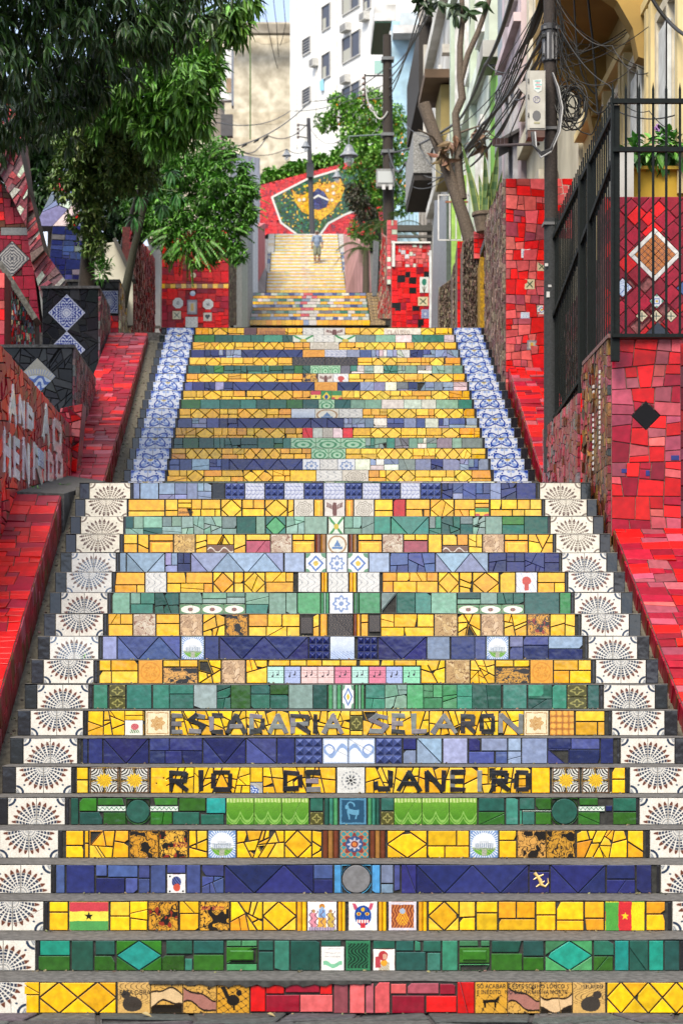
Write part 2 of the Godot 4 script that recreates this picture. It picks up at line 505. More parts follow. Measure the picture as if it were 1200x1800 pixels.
	add_print("deity", "white tile with a group of robed figures in blue, pink and gold", func(u, v):
		var x := absf(u - 0.5)
		if Vector2(u - 0.5, v - 0.78).length() < 0.055: return hx("8fa9c9")
		if Vector2(u - 0.5, v - 0.84).length() < 0.10: return hx("d9a02e") if fposmod(atan2(v - 0.84, u - 0.5) * 5.0, 1.0) < 0.6 else hx("a8522c")
		if absf(u - 0.5) < 0.46 and v < 0.12: return hx("b7a6b8") if fposmod(u * 11.0, 1.0) < 0.5 else hx("8d7f9c")
		if absf(fposmod(u * 5.0 + sin(v * 26.0) * 0.25, 1.0) - 0.5) < 0.09 and v > 0.12 and v < 0.7: return hx("6d4f5c")
		if x < 0.15 - (v - 0.1) * 0.07 and v > 0.1 and v < 0.74: return hx("7da0cf") if v > 0.45 else hx("e0a646")
		if absf(x - 0.3) < 0.11 and v > 0.12 and v < 0.62: return hx("d98a9a") if u < 0.5 else hx("c7a74a")
		if Vector2(x - 0.3, v - 0.68).length() < 0.06: return hx("b98a5c")
		return hx("efedf0"))
	add_print("throne", "tile with an orange and gold seated figure in a frame", func(u, v):
		var x := absf(u - 0.5)
		var e := minf(minf(u, 1.0 - u), minf(v, 1.0 - v))
		if e < 0.1: return hx("d9d3dd")
		if Vector2(u - 0.5, v - 0.68).length() < 0.1: return hx("a9b6c9")
		if Vector2(u - 0.5, (v - 0.42) * 0.9).length() < 0.22: return hx("e6b32c") if fposmod(x * 12.0 + v * 7.0, 1.0) < 0.6 else hx("b8502c")
		return hx("7a3a2a") if fposmod(u * 9.0 + sin(v * 20.0) * 0.3, 1.0) < 0.5 else hx("c9773c"))
	add_print("lady", "white tile with a woman in a red headscarf", func(u, v):
		if Vector2(u - 0.52, v - 0.66).length() < 0.13 and u > 0.45: return hx("d9a58c")
		if Vector2(u - 0.46, v - 0.7).length() < 0.22: return hx("b5363c")
		if u < 0.34 and v < 0.66 and v > 0.14 and u > 0.1: return hx("b8404a")
		if Vector2(u - 0.5, v - 0.36).length() < 0.15: return hx("e0a02e")
		if v < 0.4 and u > 0.25 and u < 0.75: return hx("a8a08a") if fposmod((u + v) * 8.0, 1.0) < 0.5 else hx("d4c9b0")
		return hx("efece6"))
	add_print("note", "white handwritten tile with a small green map", func(u, v):
		if absf(v - 0.26 - 0.07 * sin(u * 9.0)) < 0.09 and u > 0.08 and u < 0.92: return hx("7fbf9a")
		if v > 0.5 and absf(fposmod(v * 6.0, 1.0) - 0.5) < 0.09 and fposmod(u * 17.0 + v * 31.0, 1.0) < 0.6 and u > 0.15 and u < 0.85: return hx("9a8f92")
		return hx("ece9e4"))
	for k in 2:
		add_print("palace%d" % k, ["round plate print of a pale palace over a green lawn", "round plate print of a triumphal arch over a green garden"][k], func(u, v):
			var r := Vector2(u - 0.5, v - 0.5).length()
			if r > 0.43: return hx("6f8fc0") if fposmod(atan2(v - 0.5, u - 0.5) * 6.0, 1.0) < 0.55 or r > 0.60 else hx("dfe5ee")
			if v > 0.30 and v < 0.36 and absf(u - 0.5) < 0.4: return hx("6f7d6a") if fposmod(u * 18.0, 1.0) < 0.5 else hx("9fae8c")
			if absf(u - 0.5) < 0.09 and v < 0.34: return hx("b9b6a4") if fposmod(v * 18.0, 1.0) < 0.6 else hx("7f8a78")
			if v < 0.34: return hx("5d9a34") if fposmod(u * 6.0 + v * 8.0, 1.0) < 0.6 else hx("86b04a")
			if v < 0.62 - (0.0 if absf(u - 0.5) < 0.16 else 0.08) and absf(u - 0.5) < 0.34:
				return hx("7f8fa3") if fposmod(u * 14.0, 1.0) < 0.4 and v < 0.54 else hx("cfd3d8")
			if v < 0.4: return hx("b9c7a2")
			return hx("e4eaf1"), 88)
	add_print("star", "turquoise and brown tile with an eight pointed flower medallion", func(u, v):
		var p := Vector2(u - 0.5, v - 0.5); var r := p.length(); var a := atan2(p.y, p.x)
		if r < 0.08: return hx("d07a3a")
		if r < 0.20 + 0.05 * cos(a * 8.0): return hx("b8b4c2") if r > 0.13 else hx("7c3a33")
		if r < 0.36 + 0.07 * cos(a * 8.0): return hx("86352f") if r > 0.3 else hx("2f4f7c")
		return hx("c87b46") if absf(fposmod((u + v) * 4.0, 1.0) - 0.5) < 0.1 or absf(fposmod((u - v) * 4.0, 1.0) - 0.5) < 0.1 else hx("3b8f95"), 88)
	add_print("octagon", "white octagonal tile with a lacy black star", func(u, v):
		var p := Vector2(u - 0.5, v - 0.5); var r := p.length(); var a := atan2(p.y, p.x)
		if r < 0.06: return hx("17181a")
		if r < 0.22 and fposmod(a * 8.0 / TAU, 1.0) < 0.5 and r > 0.09: return hx("26282c") if r < 0.17 else hx("8d9095")
		if absf(r - 0.33) < 0.03 and fposmod(a * 16.0 / TAU, 1.0) < 0.6: return hx("9a9c9e")
		return hx("d6d5d0"), 80)
	add_print("sunflower", "tile with a yellow flower and white leaves on dark ground", func(u, v):
		var p := Vector2(u - 0.5, v - 0.5); var r := p.length(); var a := atan2(p.y, p.x)
		var e := minf(minf(u, 1.0 - u), minf(v, 1.0 - v))
		if e < 0.05: return hx("5a3a1c")
		if r < 0.25 + 0.035 * cos(a * 12.0): return hx("e8bf1e") if fposmod(a * 6.0 / PI + r * 6.0, 1.0) < 0.66 else hx("b98610")
		if absf(sin(2.0 * a)) > 0.25 and r < 0.62: return hx("dcdad0") if fposmod(r * 9.0 + absf(sin(2.0 * a)) * 3.0, 1.0) < 0.55 else hx("1c1912")
		return hx("8a6a1c") if fposmod(a * 6.0 / PI, 1.0) < 0.4 else hx("17160f"), 80)
	add_print("gazelle", "blue tile with a carved leaping goat", func(u, v):
		var b: bool = absf(v - 0.5 - 0.05 * sin(u * 8.0)) < 0.10 and u > 0.28 and u < 0.72
		var leg: bool = (absf(u - 0.33 - (0.4 - v) * 0.2) < 0.03 or absf(u - 0.64 + (0.4 - v) * 0.2) < 0.03) and v < 0.45 and v > 0.2
		var hd: bool = Vector2(u - 0.28, v - 0.66).length() < 0.08 or (absf(Vector2(u - 0.42, v - 0.72).length() - 0.13) < 0.025 and v > 0.68)
		if b or leg or hd: return hx("5f9ab8")
		var e := minf(minf(u, 1.0 - u), minf(v, 1.0 - v))
		return hx("4e86a4") if e < 0.08 else hx("1b4a68"))
	add_print("relief", "dark green relief tile of small carved figures", func(u, v):
		return hx("2f7a52") if absf(sin(u * 21.0 + 3.0 * sin(v * 12.0))) < 0.4 or minf(minf(u, 1.0 - u), minf(v, 1.0 - v)) < 0.08 else hx("0d3a26"))
	add_print("oldsquare", "small olive tile with a carved flower", func(u, v):
		var r := Vector2(u - 0.5, v - 0.5).length(); var a := atan2(v - 0.5, u - 0.5)
		return hx("9a9450") if absf(r - 0.25 - 0.08 * cos(a * 4.0)) < 0.06 or r > 0.58 else hx("4c4a16"), 40)
	add_print("arches", "green tile moulded with hanging arches", func(u, v):
		if v > 0.84: return hx("c2d68a") if fposmod(u * 8.0, 1.0) < 0.5 else hx("8bb04a")
		var w := absf(fposmod(u * 2.0, 1.0) - 0.5) * 2.0
		if absf(v - 0.12 - 0.35 * w * w) < 0.05 or absf(v - 0.02 - 0.25 * w * w) < 0.03: return hx("84b452")
		return hx("3f7d14").lerp(hx("6da32c"), clampf(v, 0.0, 1.0)))
	add_print("band", "narrow white ornamental border tile", func(u, v):
		var w := absf(fposmod(u * 6.0, 1.0) - 0.5)
		return hx("1f6b3f") if absf(v - 0.3 - w) < 0.1 or v < 0.1 or v > 0.9 else hx("dfe3da"), 64)
	add_print("dragon", "white tile with a blue scrolled sea creature", func(u, v):
		var c := 0.5 + 0.22 * sin(u * 7.0)
		if absf(v - c) < 0.10 - 0.04 * u: return hx("8ea6cf")
		if absf(Vector2(u - 0.75, v - 0.55).length() - 0.2) < 0.03: return hx("7a93c4")
		return hx("b5c3dd") if minf(minf(u, 1.0 - u), minf(v, 1.0 - v)) < 0.06 else hx("e3e6ec"))
	add_print("bouquet", "white tile with a bunch of red flowers", func(u, v):
		if Vector2(u - 0.55, v - 0.58).length() < 0.22: return hx("b8404e") if fposmod(u * 9.0 + v * 6.0, 1.0) < 0.6 else hx("d98a86")
		if absf(u - 0.55) < 0.26 and v < 0.4 and v > 0.15 and fposmod(u * 8.0 + v * 4.0, 1.0) < 0.5: return hx("4c7a48")
		return hx("ebe6da"), 48)
	add_print("rosette", "cream tile with a brown flower in a ringed frame", func(u, v):
		var r := Vector2(u - 0.5, v - 0.5).length(); var a := atan2(v - 0.5, u - 0.5)
		var e := minf(minf(u, 1.0 - u), minf(v, 1.0 - v))
		if absf(e - 0.07) < 0.015: return hx("a8763c")
		if r < 0.27 + 0.04 * cos(a * 7.0): return hx("b5803c") if fposmod(r * 11.0 + a * 3.0, 1.0) < 0.55 else hx("dcc090")
		return hx("ead9b4"), 64)
	add_print("ornate", "orange tile with raised scroll ornament", func(u, v):
		var a: float = sin(u * 12.0) * sin(v * 12.0)
		return hx("e0a83c") if absf(a) > 0.45 else (hx("9c5f16") if absf(a) < 0.12 else hx("c7821e")), 48)
	add_print("ochre", "plain orange tile with a faint flower", func(u, v):
		var r := Vector2(u - 0.5, v - 0.5).length(); var a := atan2(v - 0.5, u - 0.5)
		return hx("d08a22") if absf(r - 0.2 - 0.06 * cos(a * 8.0)) < 0.05 or absf(r - 0.4) < 0.03 else hx("dd9d33"), 48)
	for k in 5:
		var tint: Color = [hx("b4dcd2"), hx("a9b6de"), hx("eac6c2"), hx("d98098"), hx("8fd6b0")][k]
		add_print("music%d" % k, "pastel tile with musical notes", func(u, v):
			if absf(fposmod(v * 7.0, 1.0) - 0.5) < 0.06 and v > 0.25 and v < 0.8: return tint.darkened(0.45)
			if Vector2(u - 0.3, v - 0.42).length() < 0.06 or Vector2(u - 0.62, v - 0.52).length() < 0.06 or (absf(u - 0.36) < 0.02 and v > 0.42 and v < 0.7) or (absf(u - 0.68) < 0.02 and v > 0.52 and v < 0.8): return hx("2b2530")
			return tint, 40)
	add_print("oval", "green tile with a white oval and a red flower", func(u, v):
		var r := Vector2((u - 0.5) * 1.0, (v - 0.5) * 1.15).length(); var c := Vector2(u - 0.5, (v - 0.5) * 0.6).length()
		if c < 0.12: return hx("a8646a") if fposmod(u * 9.0, 1.0) < 0.6 else hx("5c6a4c")
		return hx("efeadb") if r < 0.45 else hx("5e8a60"), 48)
	add_print("lattice", "white tile with blue, yellow and green interlaced circles", func(u, v):
		var p := Vector2(absf(u - 0.5), absf(v - 0.5))
		if absf(p.x + p.y - 0.34) < 0.06: return hx("5b79b8")
		if p.length() < 0.12: return hx("d3b541")
		if Vector2(p.x - 0.5, p.y - 0.5).length() < 0.24: return hx("5f8f70")
		return hx("e6e7e4"), 48)
	add_print("flowerblue", "white tile with a pale blue ring of flowers", func(u, v):
		var p := Vector2(u - 0.5, v - 0.5); var a := atan2(p.y, p.x)
		if absf(p.length() - 0.3 - 0.05 * cos(a * 8.0)) < 0.05 or p.length() < 0.1: return hx("7f93bd")
		return hx("dcdfe6"), 48)
	add_print("sea", "pale blue tile with a faint sky and boats", func(u, v):
		return hx("aebfdd").lerp(hx("d4dbe6"), v) if v > 0.35 or fposmod(u * 7.0 + v * 9.0, 1.0) < 0.8 else hx("6f82b0"), 40)
	add_print("lace", "pale lavender tile with a faint ornament", func(u, v):
		var a: float = sin(u * 15.0 + 2.0 * sin(v * 8.0)) * sin(v * 15.0)
		return hx("8e93b4") if absf(a) < 0.2 else hx("c6c9d8"), 48)
	add_print("lacegrey", "grey white tile with a fine ring ornament", func(u, v):
		var r := Vector2(u - 0.5, v - 0.5).length(); var a := atan2(v - 0.5, u - 0.5)
		return hx("8d8578") if absf(fposmod(r * 9.0 + 0.3 * sin(a * 8.0), 1.0) - 0.5) < 0.16 and r < 0.45 else hx("d1cabd"), 48)
	add_print("eagle", "white tile with a brown spread eagle emblem", func(u, v):
		var x := absf(u - 0.5)
		return hx("6b3f34") if (x < 0.1 and v > 0.15 and v < 0.85) or (absf(v - 0.55 - x * 0.5) < 0.12 and x < 0.4 and fposmod(x * 14.0, 1.0) < 0.7) else hx("d5cdc6"), 56)
	add_print("ship", "white tile with a blue ship in a brown ring", func(u, v):
		var r := Vector2(u - 0.5, v - 0.5).length()
		if absf(r - 0.42) < 0.04: return hx("a5835c")
		return hx("5e7fae") if (absf(u - 0.5) < 0.24 and v > 0.28 and v < 0.4) or (absf(u - 0.5) < (0.75 - v) * 0.5 and v > 0.42) else hx("dfdccf"), 56)
	add_print("scroll", "brown tile with a white scrolling vine", func(u, v):
		return hx("d8cfc2") if absf(v - 0.5 - 0.25 * sin(u * 12.0)) < 0.08 else hx("74503a"), 48)
	add_print("portrait", "dark relief tile with carved figures", func(u, v):
		return hx("7a6a5c") if absf(sin(u * 25.0 + 4.0 * sin(v * 15.0))) < 0.35 else hx("241c18"), 48)
	add_print("crest", "white tile with a red crest", func(u, v):
		if Vector2(u - 0.5, (v - 0.6)).length() < 0.22 and v > 0.45: return hx("c0493c")
		if absf(u - 0.5) < 0.1 and v > 0.15 and v < 0.5: return hx("c0493c")
		return hx("8fa2cb") if absf(sin(u * 12.0 + v * 7.0)) < 0.14 else hx("e5e3e4"), 48)
	add_print("greenflower", "white and green tile with a yellow cross flower", func(u, v):
		var p := Vector2(absf(u - 0.5), absf(v - 0.5))
		return hx("c9b23a") if p.length() < 0.16 else (hx("3f8a4a") if absf(p.x - p.y) < 0.09 else hx("d5dccf")), 48)
	add_print("palegreen", "pale green tile with an embossed eye-like flower", func(u, v):
		var r := Vector2((u - 0.5) * 0.8, v - 0.5).length(); var a := atan2(v - 0.5, u - 0.5)
		return hx("3f8a58") if absf(r - 0.25) < 0.04 or r < 0.08 or absf(r - 0.42 - 0.04 * cos(a * 6.0)) < 0.03 else hx("a9cfae"), 56)
	add_print("whitecoat", "white tile with a grey line emblem", func(u, v):
		return hx("8f9298") if absf(sin(u * 11.0 + 2.0 * sin(v * 9.0))) < 0.16 else hx("d9d8d4"), 40)
	add_print("carpet", "blue and white patterned tile", func(u, v):
		var x := absf(u - 0.5); var y := absf(v - 0.5)
		var r := Vector2(x, y).length(); var a := atan2(y, x)
		if maxf(x, y) > 0.46: return hx("b9bfd6")
		if r < 0.07 or absf(r - 0.13) < 0.025: return hx("c9cddd")
		var w: float = sin(r * 34.0 + 4.0 * cos(a * 8.0)) + 0.7 * sin((x + y) * 44.0)
		return hx("2b3a86") if w > 0.1 else (hx("8b95c0") if w > -0.5 else hx("c3c8dc")), 128)
	add_print("halo", "blue and white tile with a ringed flower", func(u, v):
		var p := Vector2(u, v); var r := p.length(); var a := atan2(p.y, p.x)
		if absf(r - 0.9) < 0.1: return hx("9a9fae") if fposmod(a * 9.0, 1.0) < 0.6 else hx("c7bfa2")
		if r < 0.75: return hx("2b52a8") if sin(r * 22.0 + 2.0 * sin(a * 8.0)) > 0.0 else hx("c3cfe2")
		return hx("a59f8c"), 72)
	add_print("maze", "grey and white tile with an angular maze pattern", func(u, v):
		var p := Vector2(absf(u - 0.5), absf(v - 0.5))
		var s := fposmod(maxf(p.x, p.y) * 11.0, 1.0) if absf(p.x - p.y) > 0.07 else fposmod((p.x + p.y) * 5.0, 1.0)
		return hx("2f2c2e") if s < 0.5 else hx("a29d98"), 96)
	add_print("orange", "orange tile with a black lattice of small squares", func(u, v):
		var a := fposmod(u * 3.0, 1.0); var b := fposmod(v * 3.0, 1.0)
		var e := minf(minf(a, 1.0 - a), minf(b, 1.0 - b))
		if e < 0.10: return hx("5a3208")
		if e > 0.2 and e < 0.31 or e > 0.42: return hx("5f360a")
		return hx("ee8a12"), 96)
	add_print("marble", "polished black marble tile with grey flecks", func(u, v):
		var n: float = sin(u * 57.0 + 9.0 * sin(v * 31.0)) * sin(v * 49.0 + 7.0 * sin(u * 23.0))
		return hx("3a3a3c") if n > 0.93 else (hx("222226") if n > 0.7 else hx("121215")), 96)
	add_print("leaf4", "small cream tile with a leaf cross", func(u, v):
		var p := Vector2(absf(u - 0.5), absf(v - 0.5))
		return hx("4a5a48") if absf(p.x - p.y) < 0.08 and p.length() < 0.45 else (hx("9a6a50") if p.length() < 0.1 else hx("d9cba6")), 40)
	add_print("bluefigure", "blue and white tile with a line drawing", func(u, v):
		return hx("3f5ea6") if absf(sin(u * 9.0 + 3.0 * sin(v * 7.0 + 1.0))) < 0.14 or absf(v - 0.3) < 0.02 else hx("cdd8ea"), 48)
	add_print("palmtile", "white tile with a green palm", func(u, v):
		if Vector2(u - 0.5, (v - 0.68) * 1.2).length() < 0.26: return hx("2f7f6a")
		return hx("5a4a3a") if absf(u - 0.5) < 0.04 and v > 0.1 and v < 0.6 or absf(absf(u - 0.5) - v * 0.5) < 0.04 and v < 0.4 else hx("dfe2df"), 48)
	add_print("heart", "white tile with a black heart", func(u, v):
		var x := absf(u - 0.5); var y: float = v - 0.5
		return hx("1c1c1e") if Vector2(x - 0.14, y - 0.1).length() < 0.17 or (y < 0.14 and x < (y + 0.34) * 0.66) else hx("c9beb0"), 40)
	add_print("icon", "framed tile with a small yellow figure", func(u, v):
		var e := minf(minf(u, 1.0 - u), minf(v, 1.0 - v))
		if e < 0.17: return hx("8d8792") if e > 0.05 else hx("5e5a64")
		return hx("cfa43a") if absf(u - 0.5) < 0.13 and v > 0.25 and v < 0.75 else hx("b7b0a6"), 48)

func in_star(x: float, y: float, cx: float, cy: float, r: float) -> bool:
	var p := Vector2(x - cx, y - cy)
	var a := fposmod(atan2(p.x, p.y) + PI / 5.0, TAU / 5.0) - PI / 5.0
	var d := p.length()
	var k := absf(a) / (PI / 5.0)
	# edge of a five pointed star between tip (r) and notch (0.4 r)
	var tip := Vector2(r, 0); var notch := Vector2.from_angle(PI / 5.0) * r * 0.4
	var q := Vector2.from_angle(absf(a)) * d
	return (notch - tip).cross(q - tip) > 0.0 and k <= 1.0

# ---------------------------------------------------------------- the scene
func _ready():
	rng.seed = 20240611
	var cam := Camera3D.new()
	cam.name = "camera"
	cam.position = Vector3(0, EYE, 0)
	var near := 0.1
	cam.set_frustum(2.0 * 900.0 / F * near, Vector2((600.0 - VX) / F * near, (VY - 900.0) / F * near), near, 600.0)
	var att := CameraAttributesPhysical.new()
	att.frustum_focal_length = 74.0
	att.frustum_focus_distance = 16.5
	att.exposure_aperture = 5.0
	att.frustum_near = near
	att.frustum_far = 600.0
	cam.attributes = att
	add_child(cam)
	cam.current = true
	var env := Environment.new()
	env.background_mode = Environment.BG_SKY
	var sm := PanoramaSkyMaterial.new()
	sm.panorama = sky_picture()
	var sky := Sky.new()
	sky.sky_material = sm
	env.sky = sky
	env.tonemap_mode = Environment.TONE_MAPPER_LINEAR
	env.tonemap_exposure = 2.7
	env.ambient_light_source = Environment.AMBIENT_SOURCE_SKY
	env.sdfgi_enabled = true
	env.ssao_enabled = true
	env.ssil_enabled = true
	var we := WorldEnvironment.new()
	we.name = "environment"
	we.environment = env
	add_child(we)
	var sun := DirectionalLight3D.new()
	sun.name = "sun"
	sun.light_energy = 0.85
	sun.light_color = Color(1.0, 0.96, 0.89)
	sun.light_angular_distance = 28.0
	sun.shadow_enabled = true
	sun.rotation_degrees = Vector3(-50, -23, 0)    # high, behind the camera and to its left, veiled by thin cloud
	add_child(sun)
	make_materials()
	make_prints()
	setting()
	flight_one()
	flight_two()
	far_flight("third flight of small tiled steps edged with tan patterned tiles", 61.9, 12.35, 0.161, 0.39, 10, 0.50, 3.55, 0.35, 0.42, ["#", "tan"])
	far_flight("lowest part of the highest steps with pink side tiles", 96.1, at(0, 515, 96.1).y, 0.152, 0.39, 12, 0.62, 3.62, 0.75, 0.36, ["c", "ww", "kkw"])
	far_flight("middle part of the highest steps where the person walks", 106.0, at(0, 480, 106).y, 0.161, 0.39, 12, 0.70, 3.62, 0.75, 0.36, ["c", "wwl"])
	far_flight("uppermost steps below the flag mural", 116.0, at(0, 446, 116).y, 0.168, 0.39, 12, 0.80, 3.55, 0.75, 0.36, ["c", "wwi"])
	left_side()
	right_side()
	houses()
	mural()
	poles()
	cables()
	trees()
	person()
	litter()

func sky_picture() -> ImageTexture:
	# hazy sky: thin bright cloud with grey blue gaps
	var im := Image.create(512, 256, false, Image.FORMAT_RGBF)
	var n := FastNoiseLite.new()
	n.seed = 4; n.frequency = 1.1; n.fractal_octaves = 5
	for y in 256:
		var th := PI * (y + 0.5) / 256.0
		for x in 512:
			var ph := TAU * (x + 0.5) / 512.0 - PI
			var d := Vector3(sin(th) * sin(ph), cos(th), -sin(th) * cos(ph))
			var c: Color
			if d.y < 0.0: c = Color(0.13, 0.125, 0.12)
			else:
				var q := d / (d.y + 0.35)
				var k := smoothstep(-0.25, 0.35, n.get_noise_3d(q.x, q.y * 0.3, q.z))
				var blue := Color(0.30, 0.37, 0.50).lerp(Color(0.24, 0.33, 0.54), d.y)
				c = blue.lerp(Color(0.76, 0.77, 0.78), k * 0.9)
			im.set_pixel(x, y, c)
	return ImageTexture.create_from_image(im)

# ---------------------------------------------------------------- stairs
const TILE_NAME := {"y": "yellow_tile", "Y": "yellow_tile", "o": "orange_tile", "g": "green_tile", "d": "dark_green_tile", "t": "teal_tile", "a": "turquoise_tile", "p": "pale_green_tile", "m": "green_tile", "n": "navy_tile", "b": "blue_tile", "l": "lavender_tile", "s": "sky_blue_tile", "r": "red_tile", "c": "crimson_tile", "k": "pink_tile", "u": "mauve_tile", "w": "white_tile", "x": "black_tile", "e": "grey_tile", "i": "ivory_tile", "R": "brown_tile", "q": "brown_tile", "z": "black_tile"}

func shard(fr: Transform3D, poly: PackedVector2Array, k: String, parent: Node, gap := 0.0028):
	if k in "yYo": gap = maxf(gap, 0.0038) + rng.randf_range(0.0, 0.0012)
	var c := jig(pal[k], 0.2 if k in "yYo" else 0.3)
	if k == "y" and rng.randf() < 0.15: c = c.lerp(pal.Y, 0.8)
	if poly.size() == 4:
		var bb := Rect2(poly[0], Vector2.ZERO)
		for p in poly: bb = bb.expand(p)
		if rng.randf() < 0.13 and bb.size.x > 0.06 and bb.size.y > 0.06:      # a cracked one
			for q in split(poly, bb.get_center() + Vector2(rng.randf_range(-0.02, 0.02), 0), Vector2.from_angle(rng.randf() * PI)):
				if q.size() >= 3: tile(TILE_NAME[k], fr, q, c, parent, gap * 0.55, 0.011, 0.014)
			return
		if rng.randf() < 0.28:      # a chipped corner
			var i := rng.randi() % 4
			var e := (bb.get_center() - poly[i]).normalized()
			var q: Array = split(poly, poly[i] + e * rng.randf_range(0.008, 0.022), e.rotated(rng.randf_range(-0.5, 0.5)))
			if q[1].size() >= 3: poly = q[1]
	tile(TILE_NAME[k], fr, poly, c, parent, gap, 0.011, 0.014)

func diamonds(fr: Transform3D, x0: float, x1: float, y0: float, y1: float, inner: String, outer: String, parent: Node):
	var n := maxi(1, roundi((x1 - x0) / ((y1 - y0) * 1.05)))
	var w := (x1 - x0) / n
	var my := (y0 + y1) / 2.0
	for i in n:
		var a := x0 + w * i; var b := a + w; var m := (a + b) / 2.0 + rng.randf_range(-0.006, 0.006)
		var l := Vector2(a, my); var r := Vector2(b, my); var t := Vector2(m, y1); var bt := Vector2(m, y0)
		shard(fr, PackedVector2Array([bt, r, t, l]), inner, parent, 0.004)
		if i == 0:
			shard(fr, PackedVector2Array([Vector2(a, y0), bt, l]), outer, parent)
			shard(fr, PackedVector2Array([l, t, Vector2(a, y1)]), outer, parent)
		if i == n - 1:
			shard(fr, PackedVector2Array([bt, Vector2(b, y0), r]), outer, parent)
			shard(fr, PackedVector2Array([r, Vector2(b, y1), t]), outer, parent)
		else:
			var m2 := b + w / 2.0
			shard(fr, PackedVector2Array([bt, Vector2(m2, y0), r]), outer, parent)
			shard(fr, PackedVector2Array([t, r, Vector2(m2, y1)]), outer, parent)

func zigzag(fr: Transform3D, x0: float, x1: float, y0: float, y1: float, k: String, parent: Node):
	# triangles standing up and hanging down by turns
	var n := maxi(1, roundi((x1 - x0) / ((y1 - y0) * 0.95)))
	var w := (x1 - x0) / n
	for i in n + 1:
		var a := maxf(x0, x0 + w * (i - 1)); var b := x0 + w * i; var e := minf(x1, x0 + w * (i + 1))
		var ya := y0 if i % 2 == 0 else y1; var yb := y1 if i % 2 == 0 else y0
		shard(fr, PackedVector2Array([Vector2(a, ya), Vector2(e, ya), Vector2(b, yb)]), k, parent)

func courses(fr: Transform3D, x0: float, x1: float, y0: float, y1: float, keys: String, parent: Node, rows := 2, wmin := 0.08, wmax := 0.2):
	var y := y0
	for r in rows:
		var yn := y1 if r == rows - 1 else y + (y1 - y0) / rows * rng.randf_range(0.8, 1.2)
		var x := x0
		while x < x1 - 0.005:
			var w := rng.randf_range(wmin, wmax)
			if x + w > x1 - wmin * 0.6: w = x1 - x
			shard(fr, rect(x, y, x + w, yn), keys[rng.randi() % keys.length()], parent, 0.0026)
			x += w
		y = yn

func mixrow(fr: Transform3D, x0: float, x1: float, y0: float, y1: float, keys: String, parent: Node):
	var x := x0
	while x < x1 - 0.005:
		var w := rng.randf_range(0.09, 0.2)
		if x + w > x1 - 0.06: w = x1 - x
		var k := keys[rng.randi() % keys.length()]
		var k2 := keys[rng.randi() % keys.length()]
		match rng.randi() % 5:
			0, 1: shard(fr, rect(x, y0, x + w, y1), k, parent)
			2:
				var ym := lerpf(y0, y1, rng.randf_range(0.4, 0.65))
				shard(fr, rect(x, y0, x + w, ym), k, parent); shard(fr, rect(x, ym, x + w, y1), k2, parent)
			3:
				var ym := lerpf(y0, y1, rng.randf_range(0.4, 0.6)); var xm := x + w * rng.randf_range(0.4, 0.6)
				shard(fr, rect(x, y0, x + w, ym), k, parent); shard(fr, rect(x, ym, xm, y1), k2, parent); shard(fr, rect(xm, ym, x + w, y1), k, parent)
			4:
				var o := []
				cut(rect(x, y0, x + w, y1), 0.12, 0.5, o)
				for q in o: shard(fr, q, k, parent)
		x += w

func moulding(fr: Transform3D, x0: float, x1: float, y0: float, y1: float, keys: String, parent: Node):
	var n := keys.length()
	for i in n:      # upright rounded strips side by side
		var a := lerpf(x0, x1, float(i) / n); var b := lerpf(x0, x1, float(i + 1) / n)
		var mb := MB.new()
		var seg := 5
		for s in seg:
			var p := PI * s / seg; var q := PI * (s + 1) / seg
			var m := (a + b) / 2.0; var r := (b - a) / 2.0 - 0.001
			mb.quad(fr * Vector3(m - r * cos(p), y0 + 0.002, 0.004 + 0.014 * sin(p)), fr * Vector3(m - r * cos(q), y0 + 0.002, 0.004 + 0.014 * sin(q)), fr * Vector3(m - r * cos(q), y1 - 0.002, 0.004 + 0.014 * sin(q)), fr * Vector3(m - r * cos(p), y1 - 0.002, 0.004 + 0.014 * sin(p)), jig(pal[keys[i]], 0.05))
		put("moulding", mb, mat.glaze, parent)

func pyramids(fr: Transform3D, x0: float, x1: float, y0: float, y1: float, k: String, parent: Node):
	var mb := MB.new()
	var c: Color = pal[k]
	mb.prism(rect(x0 + 0.002, y0 + 0.002, x1 - 0.002, y1 - 0.002), fr, 0.0, 0.006, c * 0.8)
	for i in 3:
		for j in 3:
			var a := lerpf(x0, x1, (i + 0.06) / 3.0); var b := lerpf(x0, x1, (i + 0.94) / 3.0)
			var e := lerpf(y0, y1, (j + 0.06) / 3.0); var d := lerpf(y0, y1, (j + 0.94) / 3.0)
			var top := fr * Vector3((a + b) / 2.0, (e + d) / 2.0, 0.028)
			var p := [fr * Vector3(a, e, 0.006), fr * Vector3(b, e, 0.006), fr * Vector3(b, d, 0.006), fr * Vector3(a, d, 0.006)]
			for s in 4: mb.tri(p[s], p[(s + 1) % 4], top, c)
	put("pyramid_tile", mb, mat.glaze, parent)

func ngon(c: Vector2, r: float, n: int, ry := 0.0) -> PackedVector2Array:
	var p := PackedVector2Array()
	for i in n: p.append(c + Vector2(cos(TAU * (i + 0.5) / n) * r, sin(TAU * (i + 0.5) / n) * (ry if ry > 0.0 else r)))
	return p

